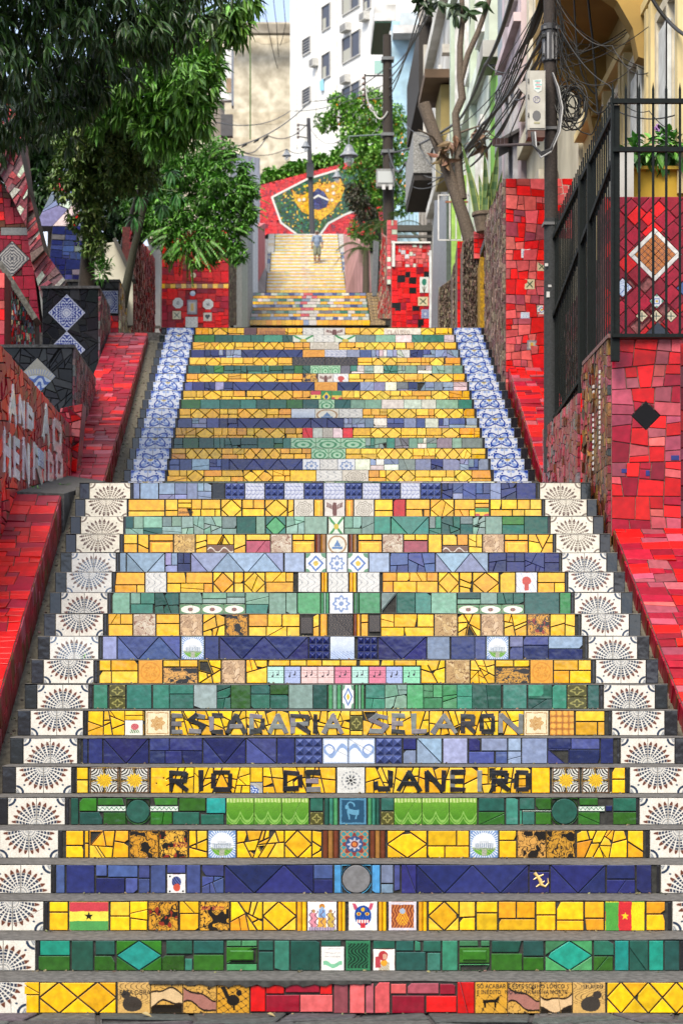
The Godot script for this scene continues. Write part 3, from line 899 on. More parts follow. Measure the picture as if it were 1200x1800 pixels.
func disc(fr: Transform3D, x0: float, x1: float, y0: float, y1: float, inner: String, outer: String, parent: Node):
	var c := Vector2((x0 + x1) / 2.0, (y0 + y1) / 2.0)
	var r := minf(x1 - x0, y1 - y0) / 2.0
	var cir := ngon(c, r * 0.99, 24)
	tile(TILE_NAME[inner].replace("tile", "disc"), fr, cir, pal[inner], parent, 0.002, 0.012)
	for i in 2:
		for j in 2:
			var q := rect(lerpf(x0, x1, i / 2.0), lerpf(y0, y1, j / 2.0), lerpf(x0, x1, (i + 1) / 2.0), lerpf(y0, y1, (j + 1) / 2.0))
			for z in Geometry2D.clip_polygons(q, ngon(c, r * 1.03, 24)):
				shard(fr, z, outer, parent, 0.0015)

# strokes of a letter in a unit box
const GLYPH := {
	"E": [[0, 0, 0, 1], [0, 1, 1, 1], [0, 0.5, 0.8, 0.5], [0, 0, 1, 0]], "F": [[0, 0, 0, 1], [0, 1, 1, 1], [0, 0.5, 0.8, 0.5]],
	"S": [[1, 0.9, 0.4, 1], [0.4, 1, 0, 0.75], [0, 0.75, 1, 0.35], [1, 0.35, 0.7, 0], [0.7, 0, 0, 0.06]],
	"C": [[1, 1, 0.2, 1], [0, 0.85, 0, 0.15], [0.2, 0, 1, 0]], "A": [[0, 0, 0.5, 1], [0.5, 1, 1, 0], [0.22, 0.35, 0.78, 0.35]],
	"D": [[0, 0, 0, 1], [0, 1, 0.75, 0.92], [1, 0.75, 1, 0.25], [0.75, 0.06, 0, 0]], "R": [[0, 0, 0, 1], [0, 1, 0.9, 0.95], [0.95, 0.9, 0.9, 0.55], [0.9, 0.5, 0, 0.48], [0.35, 0.45, 1, 0]],
	"I": [[0.5, 0, 0.5, 1]], "L": [[0, 0, 0, 1], [0, 0, 1, 0]], "O": [[0, 0.15, 0, 0.85], [0.12, 1, 0.88, 1], [1, 0.85, 1, 0.15], [0.88, 0, 0.12, 0]],
	"N": [[0, 0, 0, 1], [0.05, 1, 0.95, 0], [1, 0, 1, 1]], "J": [[1, 1, 1, 0.2], [0.85, 0.03, 0.25, 0], [0.05, 0.1, 0, 0.35]], "H": [[0, 0, 0, 1], [1, 0, 1, 1], [0, 0.5, 1, 0.5]],
	"T": [[0, 1, 1, 1], [0.5, 0, 0.5, 1]], "U": [[0, 0.15, 0, 1], [0.12, 0, 0.88, 0], [1, 0.15, 1, 1]]}

func letter_strokes(ch: String, x0: float, x1: float, y0: float, y1: float, w: float) -> Array:
	var out := []
	for s in GLYPH[ch]:
		var a := Vector2(lerpf(x0 + w / 2, x1 - w / 2, s[0]), lerpf(y0 + w / 2, y1 - w / 2, s[1]))
		var b := Vector2(lerpf(x0 + w / 2, x1 - w / 2, s[2]), lerpf(y0 + w / 2, y1 - w / 2, s[3]))
		var d := (b - a).normalized(); var e := d.orthogonal() * w / 2.0
		a -= d * w * 0.42; b += d * w * 0.42
		var z := PackedVector2Array()
		for q in [a + e, a - e, b - e, b + e]: z.append(q + Vector2(rng.randf_range(-1, 1), rng.randf_range(-1, 1)) * w * 0.13)
		out.append(z)
	return out

func letter(fr: Transform3D, ch: String, x0: float, x1: float, y0: float, y1: float, keys: String, parent: Node, w := 0.034):
	var k := 0
	for q in letter_strokes(ch, x0, x1, y0, y1, w):
		var c: Color = jig(pal[keys[rng.randi() % keys.length()]], 0.2)
		k += 1
		var mb := MB.new()
		plate(mb, fr, shrink(q, 0.001), 0.0, 0.0155 + 0.0009 * k, c, 0.002, 0.003)
		put("letter_piece", mb, mat.glaze, parent)

func words(txt: String, fr: Transform3D, x: float, y: float, h: float, c: Color, parent: Node, lift := 0.0125, font := "Droid Sans"):
	var tm := TextMesh.new()
	var f := SystemFont.new()
	f.font_names = PackedStringArray([font])
	tm.font = f
	tm.font_size = 24
	tm.pixel_size = h / 18.0
	tm.depth = 0.0012
	tm.curve_step = 4.0
	tm.text = txt
	tm.horizontal_alignment = HORIZONTAL_ALIGNMENT_LEFT
	tm.vertical_alignment = VERTICAL_ALIGNMENT_CENTER
	var m := StandardMaterial3D.new()
	m.albedo_color = c.linear_to_srgb()
	m.roughness = 0.4
	var o := MeshInstance3D.new()
	o.name = numbered("lettering", parent)
	o.mesh = tm
	o.material_override = m
	o.transform = Transform3D(fr.basis, fr * Vector3(x, y, lift) - gpos(parent))
	parent.add_child(o, true)

# one riser from a list of «kind x0 x1 [v0 v1]», x in pixels of the photograph at that riser's distance
func riser(spec: String, fr: Transform3D, d: float, h: float, parent: Node, xl: float, xr: float):
	for tok in spec.split(","):
		var p := tok.strip_edges().split(" ", false)
		if p.size() < 3: continue
		var kind := p[0]
		var x0 := clampf((float(p[1]) - VX) / F * d, xl, xr); var x1 := clampf((float(p[2]) - VX) / F * d, xl, xr)
		if x1 - x0 < 0.008: continue
		var y0 := h * (float(p[3]) if p.size() > 3 else 0.0); var y1 := h * (float(p[4]) if p.size() > 4 else 1.0)
		if kind.begins_with("#"):
			var flip := Vector2(-1, 1) if kind.ends_with("~") else Vector2(1, 1)
			print_tile(fr, rect(x0, y0, x1, y1), kind.trim_prefix("#").trim_suffix("~"), parent, flip)
			continue
		if kind.begins_with("@"):
			letter(fr, kind[1], x0, x1, y0 + h * 0.06, y1 - h * 0.10, kind.substr(2), parent)
			continue
		var k := kind[0]
		var mode := kind.substr(1)
		if mode == "": shard(fr, rect(x0, y0, x1, y1), k, parent)
		elif mode == "2":
			var ym := lerpf(y0, y1, rng.randf_range(0.35, 0.7))
			shard(fr, rect(x0, y0, x1, ym), k, parent); shard(fr, rect(x0, ym, x1, y1), k, parent)
		elif mode == "s":
			var o := []
			cut(rect(x0, y0, x1, y1), 0.12, 0.6, o)
			for q in o: shard(fr, q, "o" if k == "y" and rng.randf() < 0.08 else k, parent, 0.0042)
		elif mode == "f":
			var o := []
			cut(rect(x0, y0, x1, y1), 0.125, 0.5, o)
			for q in o: shard(fr, q, k, parent, 0.003)
		elif mode == "b": courses(fr, x0, x1, y0, y1, k if k != "y" else "yyyyo", parent)
		elif mode == "t":
			if x1 - x0 > 0.15 and y1 - y0 < h * 0.5: courses(fr, x0, x1, y0, y1, k, parent, 1, 0.08, 0.18)
			else: shard(fr, rect(x0, y0, x1, y1), k, parent)
		elif mode.begins_with("D"): diamonds(fr, x0, x1, y0, y1, k, mode[1] if mode.length() > 1 else k, parent)
		elif mode == "z": zigzag(fr, x0, x1, y0, y1, k, parent)
		elif mode.begins_with("M:"): mixrow(fr, x0, x1, y0, y1, mode.substr(2), parent)
		elif mode.begins_with("B:"): courses(fr, x0, x1, y0, y1, mode.substr(2), parent, 2, 0.09, 0.22)
		elif mode == "^": pyramids(fr, x0, x1, y0, y1, k, parent)
		elif mode.begins_with("|"): moulding(fr, x0, x1, y0, y1, k + mode.substr(1), parent)
		elif mode.begins_with("O"): disc(fr, x0, x1, y0, y1, k, mode[1], parent)
		elif mode == "F":   # framed raised block
			shard(fr, rect(x0, y0, x1, y1), k, parent)
			var mb := MB.new()
			plate(mb, fr, rect(x0 + 0.02, y0 + 0.018, x1 - 0.02, y1 - 0.018), 0.011, 0.012, pal[k] * 1.3, 0.006, 0.0)
			put("raised_block", mb, mat.glaze, parent)

func step_block(flight: Node, fr: Transform3D, xl: float, xr: float, h: float, tread: float, label := "") -> MeshInstance3D:
	# concrete step: worn front edge, dark bed behind the tiles
	var mb := MB.new()
	var top := col(0.105, 0.098, 0.088); var bed := col(0.035, 0.033, 0.03); var side := col(0.12, 0.115, 0.10)
	var n := 26
	var pts := []
	for i in n + 1:
		var x := lerpf(xl, xr, float(i) / n)
		pts.append([x, rng.randf_range(-0.006, 0.0) + 0.003 * sin(x * 2.3 + h * 900.0 + flight.get_child_count()), rng.randf_range(-0.006, 0.004)])
	for i in n:
		var a = pts[i]; var b = pts[i + 1]
		var z := 0.010
		mb.quad(fr * Vector3(a[0], 0, 0), fr * Vector3(b[0], 0, 0), fr * Vector3(b[0], h - 0.006, 0), fr * Vector3(a[0], h - 0.006, 0), bed)
		mb.quad(fr * Vector3(a[0], h - 0.006, 0), fr * Vector3(b[0], h - 0.006, 0), fr * Vector3(b[0], h - 0.003 + b[1], z + b[2]), fr * Vector3(a[0], h - 0.003 + a[1], z + a[2]), bed)
		mb.quad(fr * Vector3(a[0], h - 0.003 + a[1], z + a[2]), fr * Vector3(b[0], h - 0.003 + b[1], z + b[2]), fr * Vector3(b[0], h + b[1] * 0.5, z - 0.008 + b[2]), fr * Vector3(a[0], h + a[1] * 0.5, z - 0.008 + a[2]), top)
		mb.quad(fr * Vector3(a[0], h + a[1] * 0.5, z - 0.008 + a[2]), fr * Vector3(b[0], h + b[1] * 0.5, z - 0.008 + b[2]), fr * Vector3(b[0], h, -tread - 0.03), fr * Vector3(a[0], h, -tread - 0.03), top)
	mb.quad(fr * Vector3(xl, 0, -tread - 0.03), fr * Vector3(xl, 0, 0), fr * Vector3(xl, h, 0), fr * Vector3(xl, h, -tread - 0.03), side)
	mb.quad(fr * Vector3(xr, 0, 0), fr * Vector3(xr, 0, -tread - 0.03), fr * Vector3(xr, h, -tread - 0.03), fr * Vector3(xr, h, 0), side)
	mb.quad(fr * Vector3(xl, 0, -tread - 0.03), fr * Vector3(xr, 0, -tread - 0.03), fr * Vector3(xr, 0, 0), fr * Vector3(xl, 0, 0), side)
	var o := put("step", mb, mat.concrete, flight)
	if label: o.set_meta("label", label)
	return o

func side_panel(fr: Transform3D, x0: float, x1: float, h: float, key: String, up: bool, st: Node, outer0: float, outer1: float, strip0: float, strip1: float):
	var m := (x0 + x1) / 2.0
	print_tile(fr, rect(x0, 0.001, m, h - 0.008), key, st, Vector2(-1, 1 if up else -1), "white_tile" if key.begins_with("fan") else "blue_white_tile", 0.0012)
	print_tile(fr, rect(m, 0.001, x1, h - 0.008), key, st, Vector2(1, 1 if up else -1), "white_tile" if key.begins_with("fan") else "blue_white_tile", 0.0012)
	tile("black_tile", fr, rect(outer0, 0.002, outer1, h - 0.009), jig(col(0.016, 0.017, 0.022), 0.2), st, 0.002, 0.010, 0.02)
	tile("black_strip", fr, rect(strip0, 0.002, strip1, h - 0.009), col(0.014, 0.014, 0.016), st, 0.004, 0.008)

func flight_one():
	var rows := [
		["lowest step with yellow diamonds and a red middle", "yb 43 70, yD 70 205, #cat 207 265, #figure0 265 322, #figure1 322 381, #rooster 381 439, r 440 467 .05 .95, r 467 500 .62 .92, c 501 562 .66 .97, r 562 584 .6 1, c 467 527 .04 .6, k 527 585 .04 .6, u 586 612, k 614 641, u 642 657, k 658 685, k 686 714 .62 .95, u 715 771 .62 .97, c 772 800 .6 .95, c 688 746 0 .58, r 748 802 .03 .57, r 803 833, #horse 834 891, #figure1 891 948, #figure2 948 1005, #cat~ 1005 1063, yD 1065 1212"],
		["green step with turquoise diamonds", "a 71 124 .5 1, g 68 124 0 .5, d 126 165, d 168 203 .52 1, g 166 203 0 .5, aDg 205 285, d 292 339 .55 1, g 285 325 0 .52, t 325 339 0 .5, d 340 394 .56 1, g 340 394 0 .54, mt 398 452 .8 1, gF 398 452 .25 .78, mt 398 452 0 .23, d 454 481 .66 1, d 454 481 0 .64, t 482 509, d 510 562, d 564 605 .8 1, #note 564 605 0 .8, #relief 607 651, d 654 694 .68 1, #lady 655 694 0 .72, d 695 727 .65 1, t 728 739 .65 1, d 695 748 0 .63, d 740 775 .62 1, t 750 774 0 .6, t 776 804, mt 806 860 .8 1, gF 806 860 .25 .78, mt 806 860 0 .23, d 863 917 .6 1, g 862 917 0 .58, d 918 955 .48 1, g 918 955 0 .46, aDm 957 1040, d 1042 1078 .5 1, g 1042 1076 0 .48, a 1079 1104, d 1105 1138, a 1139 1165, d 1166 1193"],
		["yellow step with a flag at each end and a blue mask", "y2 87 121, #ghana 122 192, y2 194 229, ys 229 260, #ink0 261 314, y2 316 350, #ink1 351 404, ys 405 462, yD 462 521, o|y 522 539, #deity 540 592, o|y 594 607, #mask 612 663, o|y 665 679, #throne 682 732, o|y 735 750, yD 752 806, ys 806 835, y2 836 874, yb 875 940, y2 941 976, y2 977 1025, yb 1026 1061, #cameroon 1062 1132, yb 1134 1168"],
		["dark blue step with a grey disc in the middle", "b 99 115, n 117 167, b 169 189 .6 1, b 190 243 .56 1, n 169 220 0 .55, b 221 243 0 .54, b 244 264 .53 1, b 244 264 0 .52, b 265 292, b 294 327 .7 1, #card 294 327 0 .68, b 328 353, bM:bbn 355 394, nz 395 551, b 551 585 .5 1, n 551 585 0 .5, s 587 600, eOs 600 652, s 653 668, l 669 691 .35 1, l 669 691 0 .33, b 692 703, n 705 731, nz 731 928, n 929 965 .78 1, n 929 965 0 .76, nz 966 1063, n 1065 1115 .5 1, n 1065 1115 0 .48, n 1117 1144"],
		["yellow step with two round palace tiles", "y2 116 148, y2 149 157, ys 158 227, #ink2 228 280, #ink3 280 331, ys 332 365, #palace0 366 415, ys 416 500, yD 500 548, ys 548 566, R|qR 567 595, #star 597 648, R|qR 650 677, yD 680 750, yb 751 824, #palace1 825 875, y2 876 907, #ink4 908 959, #ink5 959 1010, ys 1012 1130"],
		["green step with moulded arches and two dark discs", "d 125 139, g 140 171 .5 1, d 140 181 0 .48, g 172 222 .72 1, #band 172 222 .49 .7, g 182 222 0 .47, dOg 222 264, g 265 313 .72 1, #band 264 314 .49 .7, g 265 303 0 .47, d 304 351 0 .48, g 315 362 .5 1, a 363 397 .42 1, d 353 397 0 .4, #arches 398 447, #arches 447 495, #arches 495 543, d 545 568 .5 1, #oldsquare 545 568 0 .48, d|tm 570 594, #gazelle 596 644, m|td 646 667, d 669 692 .52 1, #oldsquare 669 692 0 .5, #arches 692 741, #arches 741 789, #arches 789 838, d 840 886 .5 1, g 840 886 0 .48, t 888 910, d 912 939 .56 1, t 912 939 0 .54, #band 917 968 .49 .54, g 940 968 .56 1, g 940 968 0 .47, dOg 968 1014, g 1015 1050 .72 1, #band 1015 1062 .49 .7, g 1015 1053 0 .47, n 1063 1075 .5 .72, d 1076 1124 .5 1, g 1076 1124 0 .48"],
		["yellow step with black mosaic letters RIO DE JANEIRO", "y2 135 156, #sunflower 158 210, #sunflower 211 263, ys 265 294, yf 265 590, @Rx 297 332, @Ix 343 365, @Ox 371 409, #halo 440 462 0 .42, @Dx 497 532, @Exe 537 564, #octagon 592 641, yf 642 932, @Jx 655 690, @Ax 697 740, @Nx 745 783, @Exe 790 818, @Ie 832 852, @Rx 862 895, @Ox 902 932, y 933 966, #sunflower 969 1018, #sunflower 1021 1070, yb 1074 1098"],
		["blue step with white sea creature tiles", "n 146 155, n 156 181, nz 182 262, nB:nnb 263 356, nz 357 432, bz 433 486, n 487 518, b^ 519 566, #dragon~ 567 612, #dragon 612 659, b^ 660 706, n 708 731 .55 1, l 708 731 0 .53, lz 732 776, l 778 821, n 823 843 .5 1, l 845 891 .5 1, b 823 868 0 .48, b 870 891 0 .48, l 892 915 .5 1, l 892 915 0 .48, l 916 961, nB:nnb 962 1053, n 1054 1077"],
		["yellow step with grey mosaic letters ESCADARIA SELARON", "ys 155 255, #bouquet 220 252 0 .62, #rosette 256 299, yf 300 920, @Eez 301 322, @Sxe 331 362, @Cez 368 393, @Aez 396 434, @Dez 438 466, @Ae 470 506, @Rez 510 546, @Ix 549 559, @Ae 566 604, #oldsquare 615 637 .2 .8, @Se 648 682, @Eez 687 712, @Le 722 750, @Ae 757 803, @Rz 808 836, @Oxz 841 870, @Ne 875 918, #rosette 920 963, #ornate 965 1008, yb 1010 1062"],
		["mixed green step", "t 165 190, #oldsquare 193 221 .5 1, #oldsquare 193 221 0 .48, t 223 267, pM:dgtpt 269 575, m|pm 577 600, #lattice 601 622, m|pm 624 640, pM:tdpmt 642 880, t 883 925, t 927 955 .5 1, #oldsquare 996 1030 .5 1, #oldsquare 996 1030 0 .48, pM:td 927 995, d 1032 1052"],
		["yellow step with a row of pastel music tiles", "yb 175 243, #ochre 244 286, yt 287 348 .7 1, #ink4 287 348 0 .68, ys 349 389, #pale2 390 431, ys 433 470, yt 470 753 .74 1, #music0 470 499 0 .72, #music1 500 528 0 .72, #music2 529 558 0 .72, #music2 558 587 0 .72, #music3 588 617 0 .72, #music0 618 647 0 .72, #music3 648 678 0 .72, #music1 678 707 0 .72, #music4 708 738 0 .72, ys 739 782, #pale0 783 825, ys 826 869, yt 870 930 .7 1, #ink5 870 930 0 .68, #ochre 931 971, yb 972 1038"],
		["blue step with zigzags and two round plates", "l 181 206, bz 207 317, #palace1 319 359, n 360 385, nz 386 542, n^ 543 579, #sea 580 623, n^ 628 663, nz 664 749, l 750 790, lM:nlb 792 853, #palace0 854 893, lM:nbl 895 1023"],
		["yellow step with small printed drawings", "yb 191 234, #pale1 235 274, yb 275 316, #pale2 317 356, ys 357 396, #ink2 397 436, yb 437 527, #portrait 528 549 .12 .85, ys 550 561, o| 563 575, #portrait 577 620, R|o 621 633, ys 634 647, #portrait 648 668 .2 .95, yb 669 762, #pale0 763 803, ys 804 844, #pale2 845 884, ys 885 925, #ink0 926 965, ys 966 1010"],
		["pale green step with oval flower tiles", "p 198 229, dM:dpt 230 315, tM:dp 316 431 .5 1, #oval 316 354 0 .48, #oval 354 393 0 .48, #oval 393 431 0 .48, pM:ppt 432 522, m 523 563, m|pm 564 578, #flowerblue 579 620, m|pm 622 630, m 631 668, pM:pptd 670 802, pM:pd 803 920 .48 1, #oval 803 842 0 .46, #oval 842 881 0 .46, #oval 881 920 0 .46, d 921 982, m 983 1002"],
		["yellow step with a white cross of tiles", "yb 202 255, #whitecoat 256 293, yb 294 374, oDy 375 411, yb 412 428, yD 429 466, yb 467 516, #whitecoat 524 563, o|y 565 575, #whitecoat 577 612, o|y 614 626, #whitecoat 628 667, yb 672 769, yD 770 806, ys 807 829, oDy 830 876, y 878 905, #crest 906 943, yb 944 992"],
		["lavender step with patterned middle tiles", "l 211 222, lz 223 290, lM:ln 291 335, lz 336 498, l 500 535, #lattice 537 573, #flowerblue 574 610, #lattice 611 647, l 648 684, lM:lbl 685 764, lz 765 857, lM:nbl 858 982"],
		["yellow step with brown relief tiles", "y2 218 242, ys 243 262, y 263 305 .68 1, oF 263 305 0 .66, #pale3 306 343, ys 344 432, #scroll 364 411 0 .48, yt 433 475 .7 1, u 433 475 0 .68, #pale1 476 513, yt 514 553 .7 1, oF 514 553 0 .68, R|q 554 573, #ship 574 611, R|q 613 627, yt 629 671 .7 1, oF 629 671 0 .68, #pale1 672 708, yt 709 751 .7 1, u 709 751 0 .68, y 752 776, ys 777 822, #scroll 777 822 0 .45, ys 823 847, #pale2 848 885, yt 886 927 .7 1, oF 886 927 0 .68, ys 928 971"],
		["pale green step with a green lozenge", "pM:pdtp 221 466, mDt 467 502, pM:pt 503 575, #greenflower 577 604, pM:pt 605 686, tz 687 753, pM:gpdt 754 962"],
		["yellow step with an eagle emblem and a small flag", "y2 226 290, yb 291 388, #ochre 313 337 0 .56, yD 389 425, yb 426 465, yD 466 505, ys 506 516, #lacegrey 517 551, oF 552 568, #eagle 570 606, oF 607 621, #lacegrey 622 657, yb 658 690, r 691 712, yb 713 755, yD 756 797, yb 798 860, #ethiopia 834 859 0 .58, yb 861 951"],
		["lavender step with raised pyramid tiles", "l 235 246, l 247 279, lM:l 280 372, x 373 395, b^ 396 430, #lace 431 465, b^ 466 499, #lace 500 534, b^ 535 568, #lace 569 606, b^ 607 636, #lace 637 668, b^ 669 703, #lace 704 738, b^ 739 774, lM:lbln 776 941"]]
	var fl := thing("stair_flight", Vector3(CX, 0, -D0), "nearest flight of tiled steps with white fan tiles at both sides", "staircase")
	for n in 20:
		var d := D0 + TREAD * n
		var fr := Transform3D(Basis(), Vector3(0, RISE * n, -d))
		var st := step_block(fl, fr, CX - 2.31, CX + 2.31, RISE, TREAD, rows[n][0])
		var h := RISE - 0.008
		# letters lie on a bed of small shards: clear the bed first so that pieces do not overlap prints
		riser(prepare(rows[n][1]), fr, d, h, st, -1.50, 2.215)
		var key := "fanbrown" if n >= 16 else ("fansheen" if n in [11, 14, 15] else "fan")
		side_panel(fr, CX - 2.217, CX - 1.850, RISE, key, n % 2 == 1, st, CX - 2.308, CX - 2.220, CX - 1.846, CX - 1.822)
		side_panel(fr, CX + 1.850, CX + 2.217, RISE, "fanbrown" if n >= 16 else "fan", n % 2 == 1, st, CX + 2.220, CX + 2.308, CX + 1.822, CX + 1.846)
		if n == 0:
			mortar(fr, st)
			words("ESTA OBRA", fr, -0.955, 0.118, 0.026, pal.x, st)
			words("SÓ ACABAR É ESTE SONHO LOUCO", fr, 1.015, 0.152, 0.0235, pal.x, st)
			words("E INÉDITO   NO DIA DA MINHA MORTE", fr, 1.015, 0.120, 0.0215, pal.x, st)
			words("SELARON", fr, 1.60, 0.15, 0.02, pal.x, st)
		crumbs(fr, fl)
		if n == 3: gecko(fr, (947 - VX) / F * d, 0.075, st)
		if n == 4: words("2000", fr, (305 - VX) / F * d, 0.085, 0.03, col(0.3, 0.03, 0.02), st)
		if n == 2: words("BAD BOYS", fr, (354 - VX) / F * d, 0.135, 0.022, col(0.4, 0.05, 0.03), st)
		if n == 18: words("SARAH HR", fr, (314 - VX) / F * d, 0.06, 0.022, pal.x, st)

# dirt and crumbs that gather at the back of a tread
func crumbs(fr: Transform3D, fl: Node):
	var mb := MB.new()
	for i in 46:
		var x := CX + rng.randf_range(-1.9, 1.9)
		var s := rng.randf_range(0.004, 0.012)
		mb.box(fr * Vector3(x, s * 0.3, 0.016 + absf(rng.randfn()) * 0.03), Vector3(s * 1.6, s * 0.7, s), jig([col(0.16, 0.13, 0.08), col(0.07, 0.06, 0.05), col(0.25, 0.2, 0.1)][i % 3], 0.4), Basis.from_euler(Vector3(rng.randf(), rng.randf() * 6.0, rng.randf())))
	put("dirt", mb, mat.concrete, fl, "stuff")

# crumbling mortar along the top of the lowest riser
func mortar(fr: Transform3D, st: Node):
	var mb := MB.new()
	var p := PackedVector2Array()
	var x0 := (262 - VX) / F * D0; var x1 := (652 - VX) / F * D0
	for i in 40: p.append(Vector2(lerpf(x0, x1, i / 39.0), RISE - 0.002 - (0.012 + 0.022 * sin(PI * i / 39.0) * (0.6 + 0.4 * sin(i * 1.9)) + rng.randf_range(0, 0.006))))
	p.append(Vector2(x1, RISE + 0.002)); p.append(Vector2(x0, RISE + 0.002))
	plate(mb, fr, p, 0.0, 0.021, col(0.05, 0.048, 0.046), 0.002, 0.0)
	put("mortar_patch", mb, mat.concrete, st)

func litter():
	for z in [[574, 1516, 0.075, "curled green leaf lying on the fifth step", 4, 0.12], [250, 1790, 0.028, "small dry yellow leaf on the stones before the lowest step", -1, 0.0], [470, 1790, 0.022, "dry leaf on the stones below the red tiles", -1, 0.0]]:
		var d: float = D0 + TREAD * z[4] + 0.12 if z[4] >= 0 else 11.5
		var y: float = RISE * z[4] + 0.012 if z[4] >= 0 else 0.012
		var p := Vector3((z[0] - VX) / F * d, y, -d)
		var m := leaf_mesh(z[2] * 2.0, z[2], 0.5, col(0.10, 0.26, 0.02) if z[4] >= 0 else col(0.24, 0.18, 0.07), 4)
		var mb := MB.new()
		var bs := aim(Vector3(0.9, 0.1, 0.5), 0.4)
		for k in range(0, m.v.size(), 3): mb.tri(p + bs * m.v[k] + Vector3(0, z[2] * 0.3, 0), p + bs * m.v[k + 2] + Vector3(0, z[2] * 0.3, 0), p + bs * m.v[k + 1] + Vector3(0, z[2] * 0.3, 0), m.c[k])
		tag(put("fallen_leaf", mb, mat.leaf), z[3], "leaf")

# cuts a hole for every partial print or letter bed that a wide token before it would cover
func prepare(spec: String) -> String:
	var toks := []
	for t in spec.split(","):
		var p := t.strip_edges().split(" ", false)
		if p.size() >= 3: toks.append(p)
	var out := []
	for i in toks.size():
		var p: PackedStringArray = toks[i]
		var spans := [[float(p[1]), float(p[2]), float(p[3]) if p.size() > 3 else 0.0, float(p[4]) if p.size() > 4 else 1.0]]
		if not p[0].begins_with("#") and not p[0].begins_with("@"):
			for j in range(i + 1, toks.size()):
				var q: PackedStringArray = toks[j]
				if not q[0].begins_with("#"): continue
				var b := [float(q[1]), float(q[2]), float(q[3]) if q.size() > 3 else 0.0, float(q[4]) if q.size() > 4 else 1.0]
				var nxt := []
				for s in spans:
					if b[0] >= s[1] - 2.0 or b[1] <= s[0] + 2.0 or b[2] >= s[3] - 0.02 or b[3] <= s[2] + 0.02:
						nxt.append(s); continue
					if b[0] > s[0] + 2.0: nxt.append([s[0], b[0], s[2], s[3]])
					if b[1] < s[1] - 2.0: nxt.append([b[1], s[1], s[2], s[3]])
					var l := maxf(s[0], b[0]); var r := minf(s[1], b[1])
					if b[3] < s[3] - 0.05: nxt.append([l, r, b[3], s[3]])
					if b[2] > s[2] + 0.05: nxt.append([l, r, s[2], b[2]])
				spans = nxt
		for s in spans: out.append("%s %f %f %f %f" % [p[0], s[0], s[1], s[2], s[3]])
	return ",".join(PackedStringArray(out))

func gecko(fr: Transform3D, x: float, y: float, parent: Node):
	var mb := MB.new()
	var c := col(0.72, 0.50, 0.16)
	var body := [Vector3(-0.03, 0.05, 0), Vector3(-0.012, 0.03, 0), Vector3(0.005, 0.005, 0), Vector3(0.01, -0.02, 0), Vector3(0.035, -0.033, 0), Vector3(0.055, -0.01, 0), Vector3(0.05, 0.02, 0)]
	var w := []
	for b in body: w.append(fr * (Vector3(x, y, 0.013) + b))
	mb.tube(w, [0.012, 0.009, 0.013, 0.011, 0.007, 0.005, 0.002], c, 6)
	for l in [[-0.01, 0.025, 0.025, 0.04], [-0.01, 0.025, -0.035, 0.01], [0.008, -0.015, 0.03, 0.0], [0.008, -0.015, -0.02, -0.035]]:
		mb.tube([fr * Vector3(x + l[0], y + l[1], 0.013), fr * Vector3(x + l[2], y + l[3], 0.013)], [0.006, 0.004], c, 5)
	tag(put("gecko_relief", mb, mat.glaze, parent), "small yellow lizard shaped tile on dark blue")

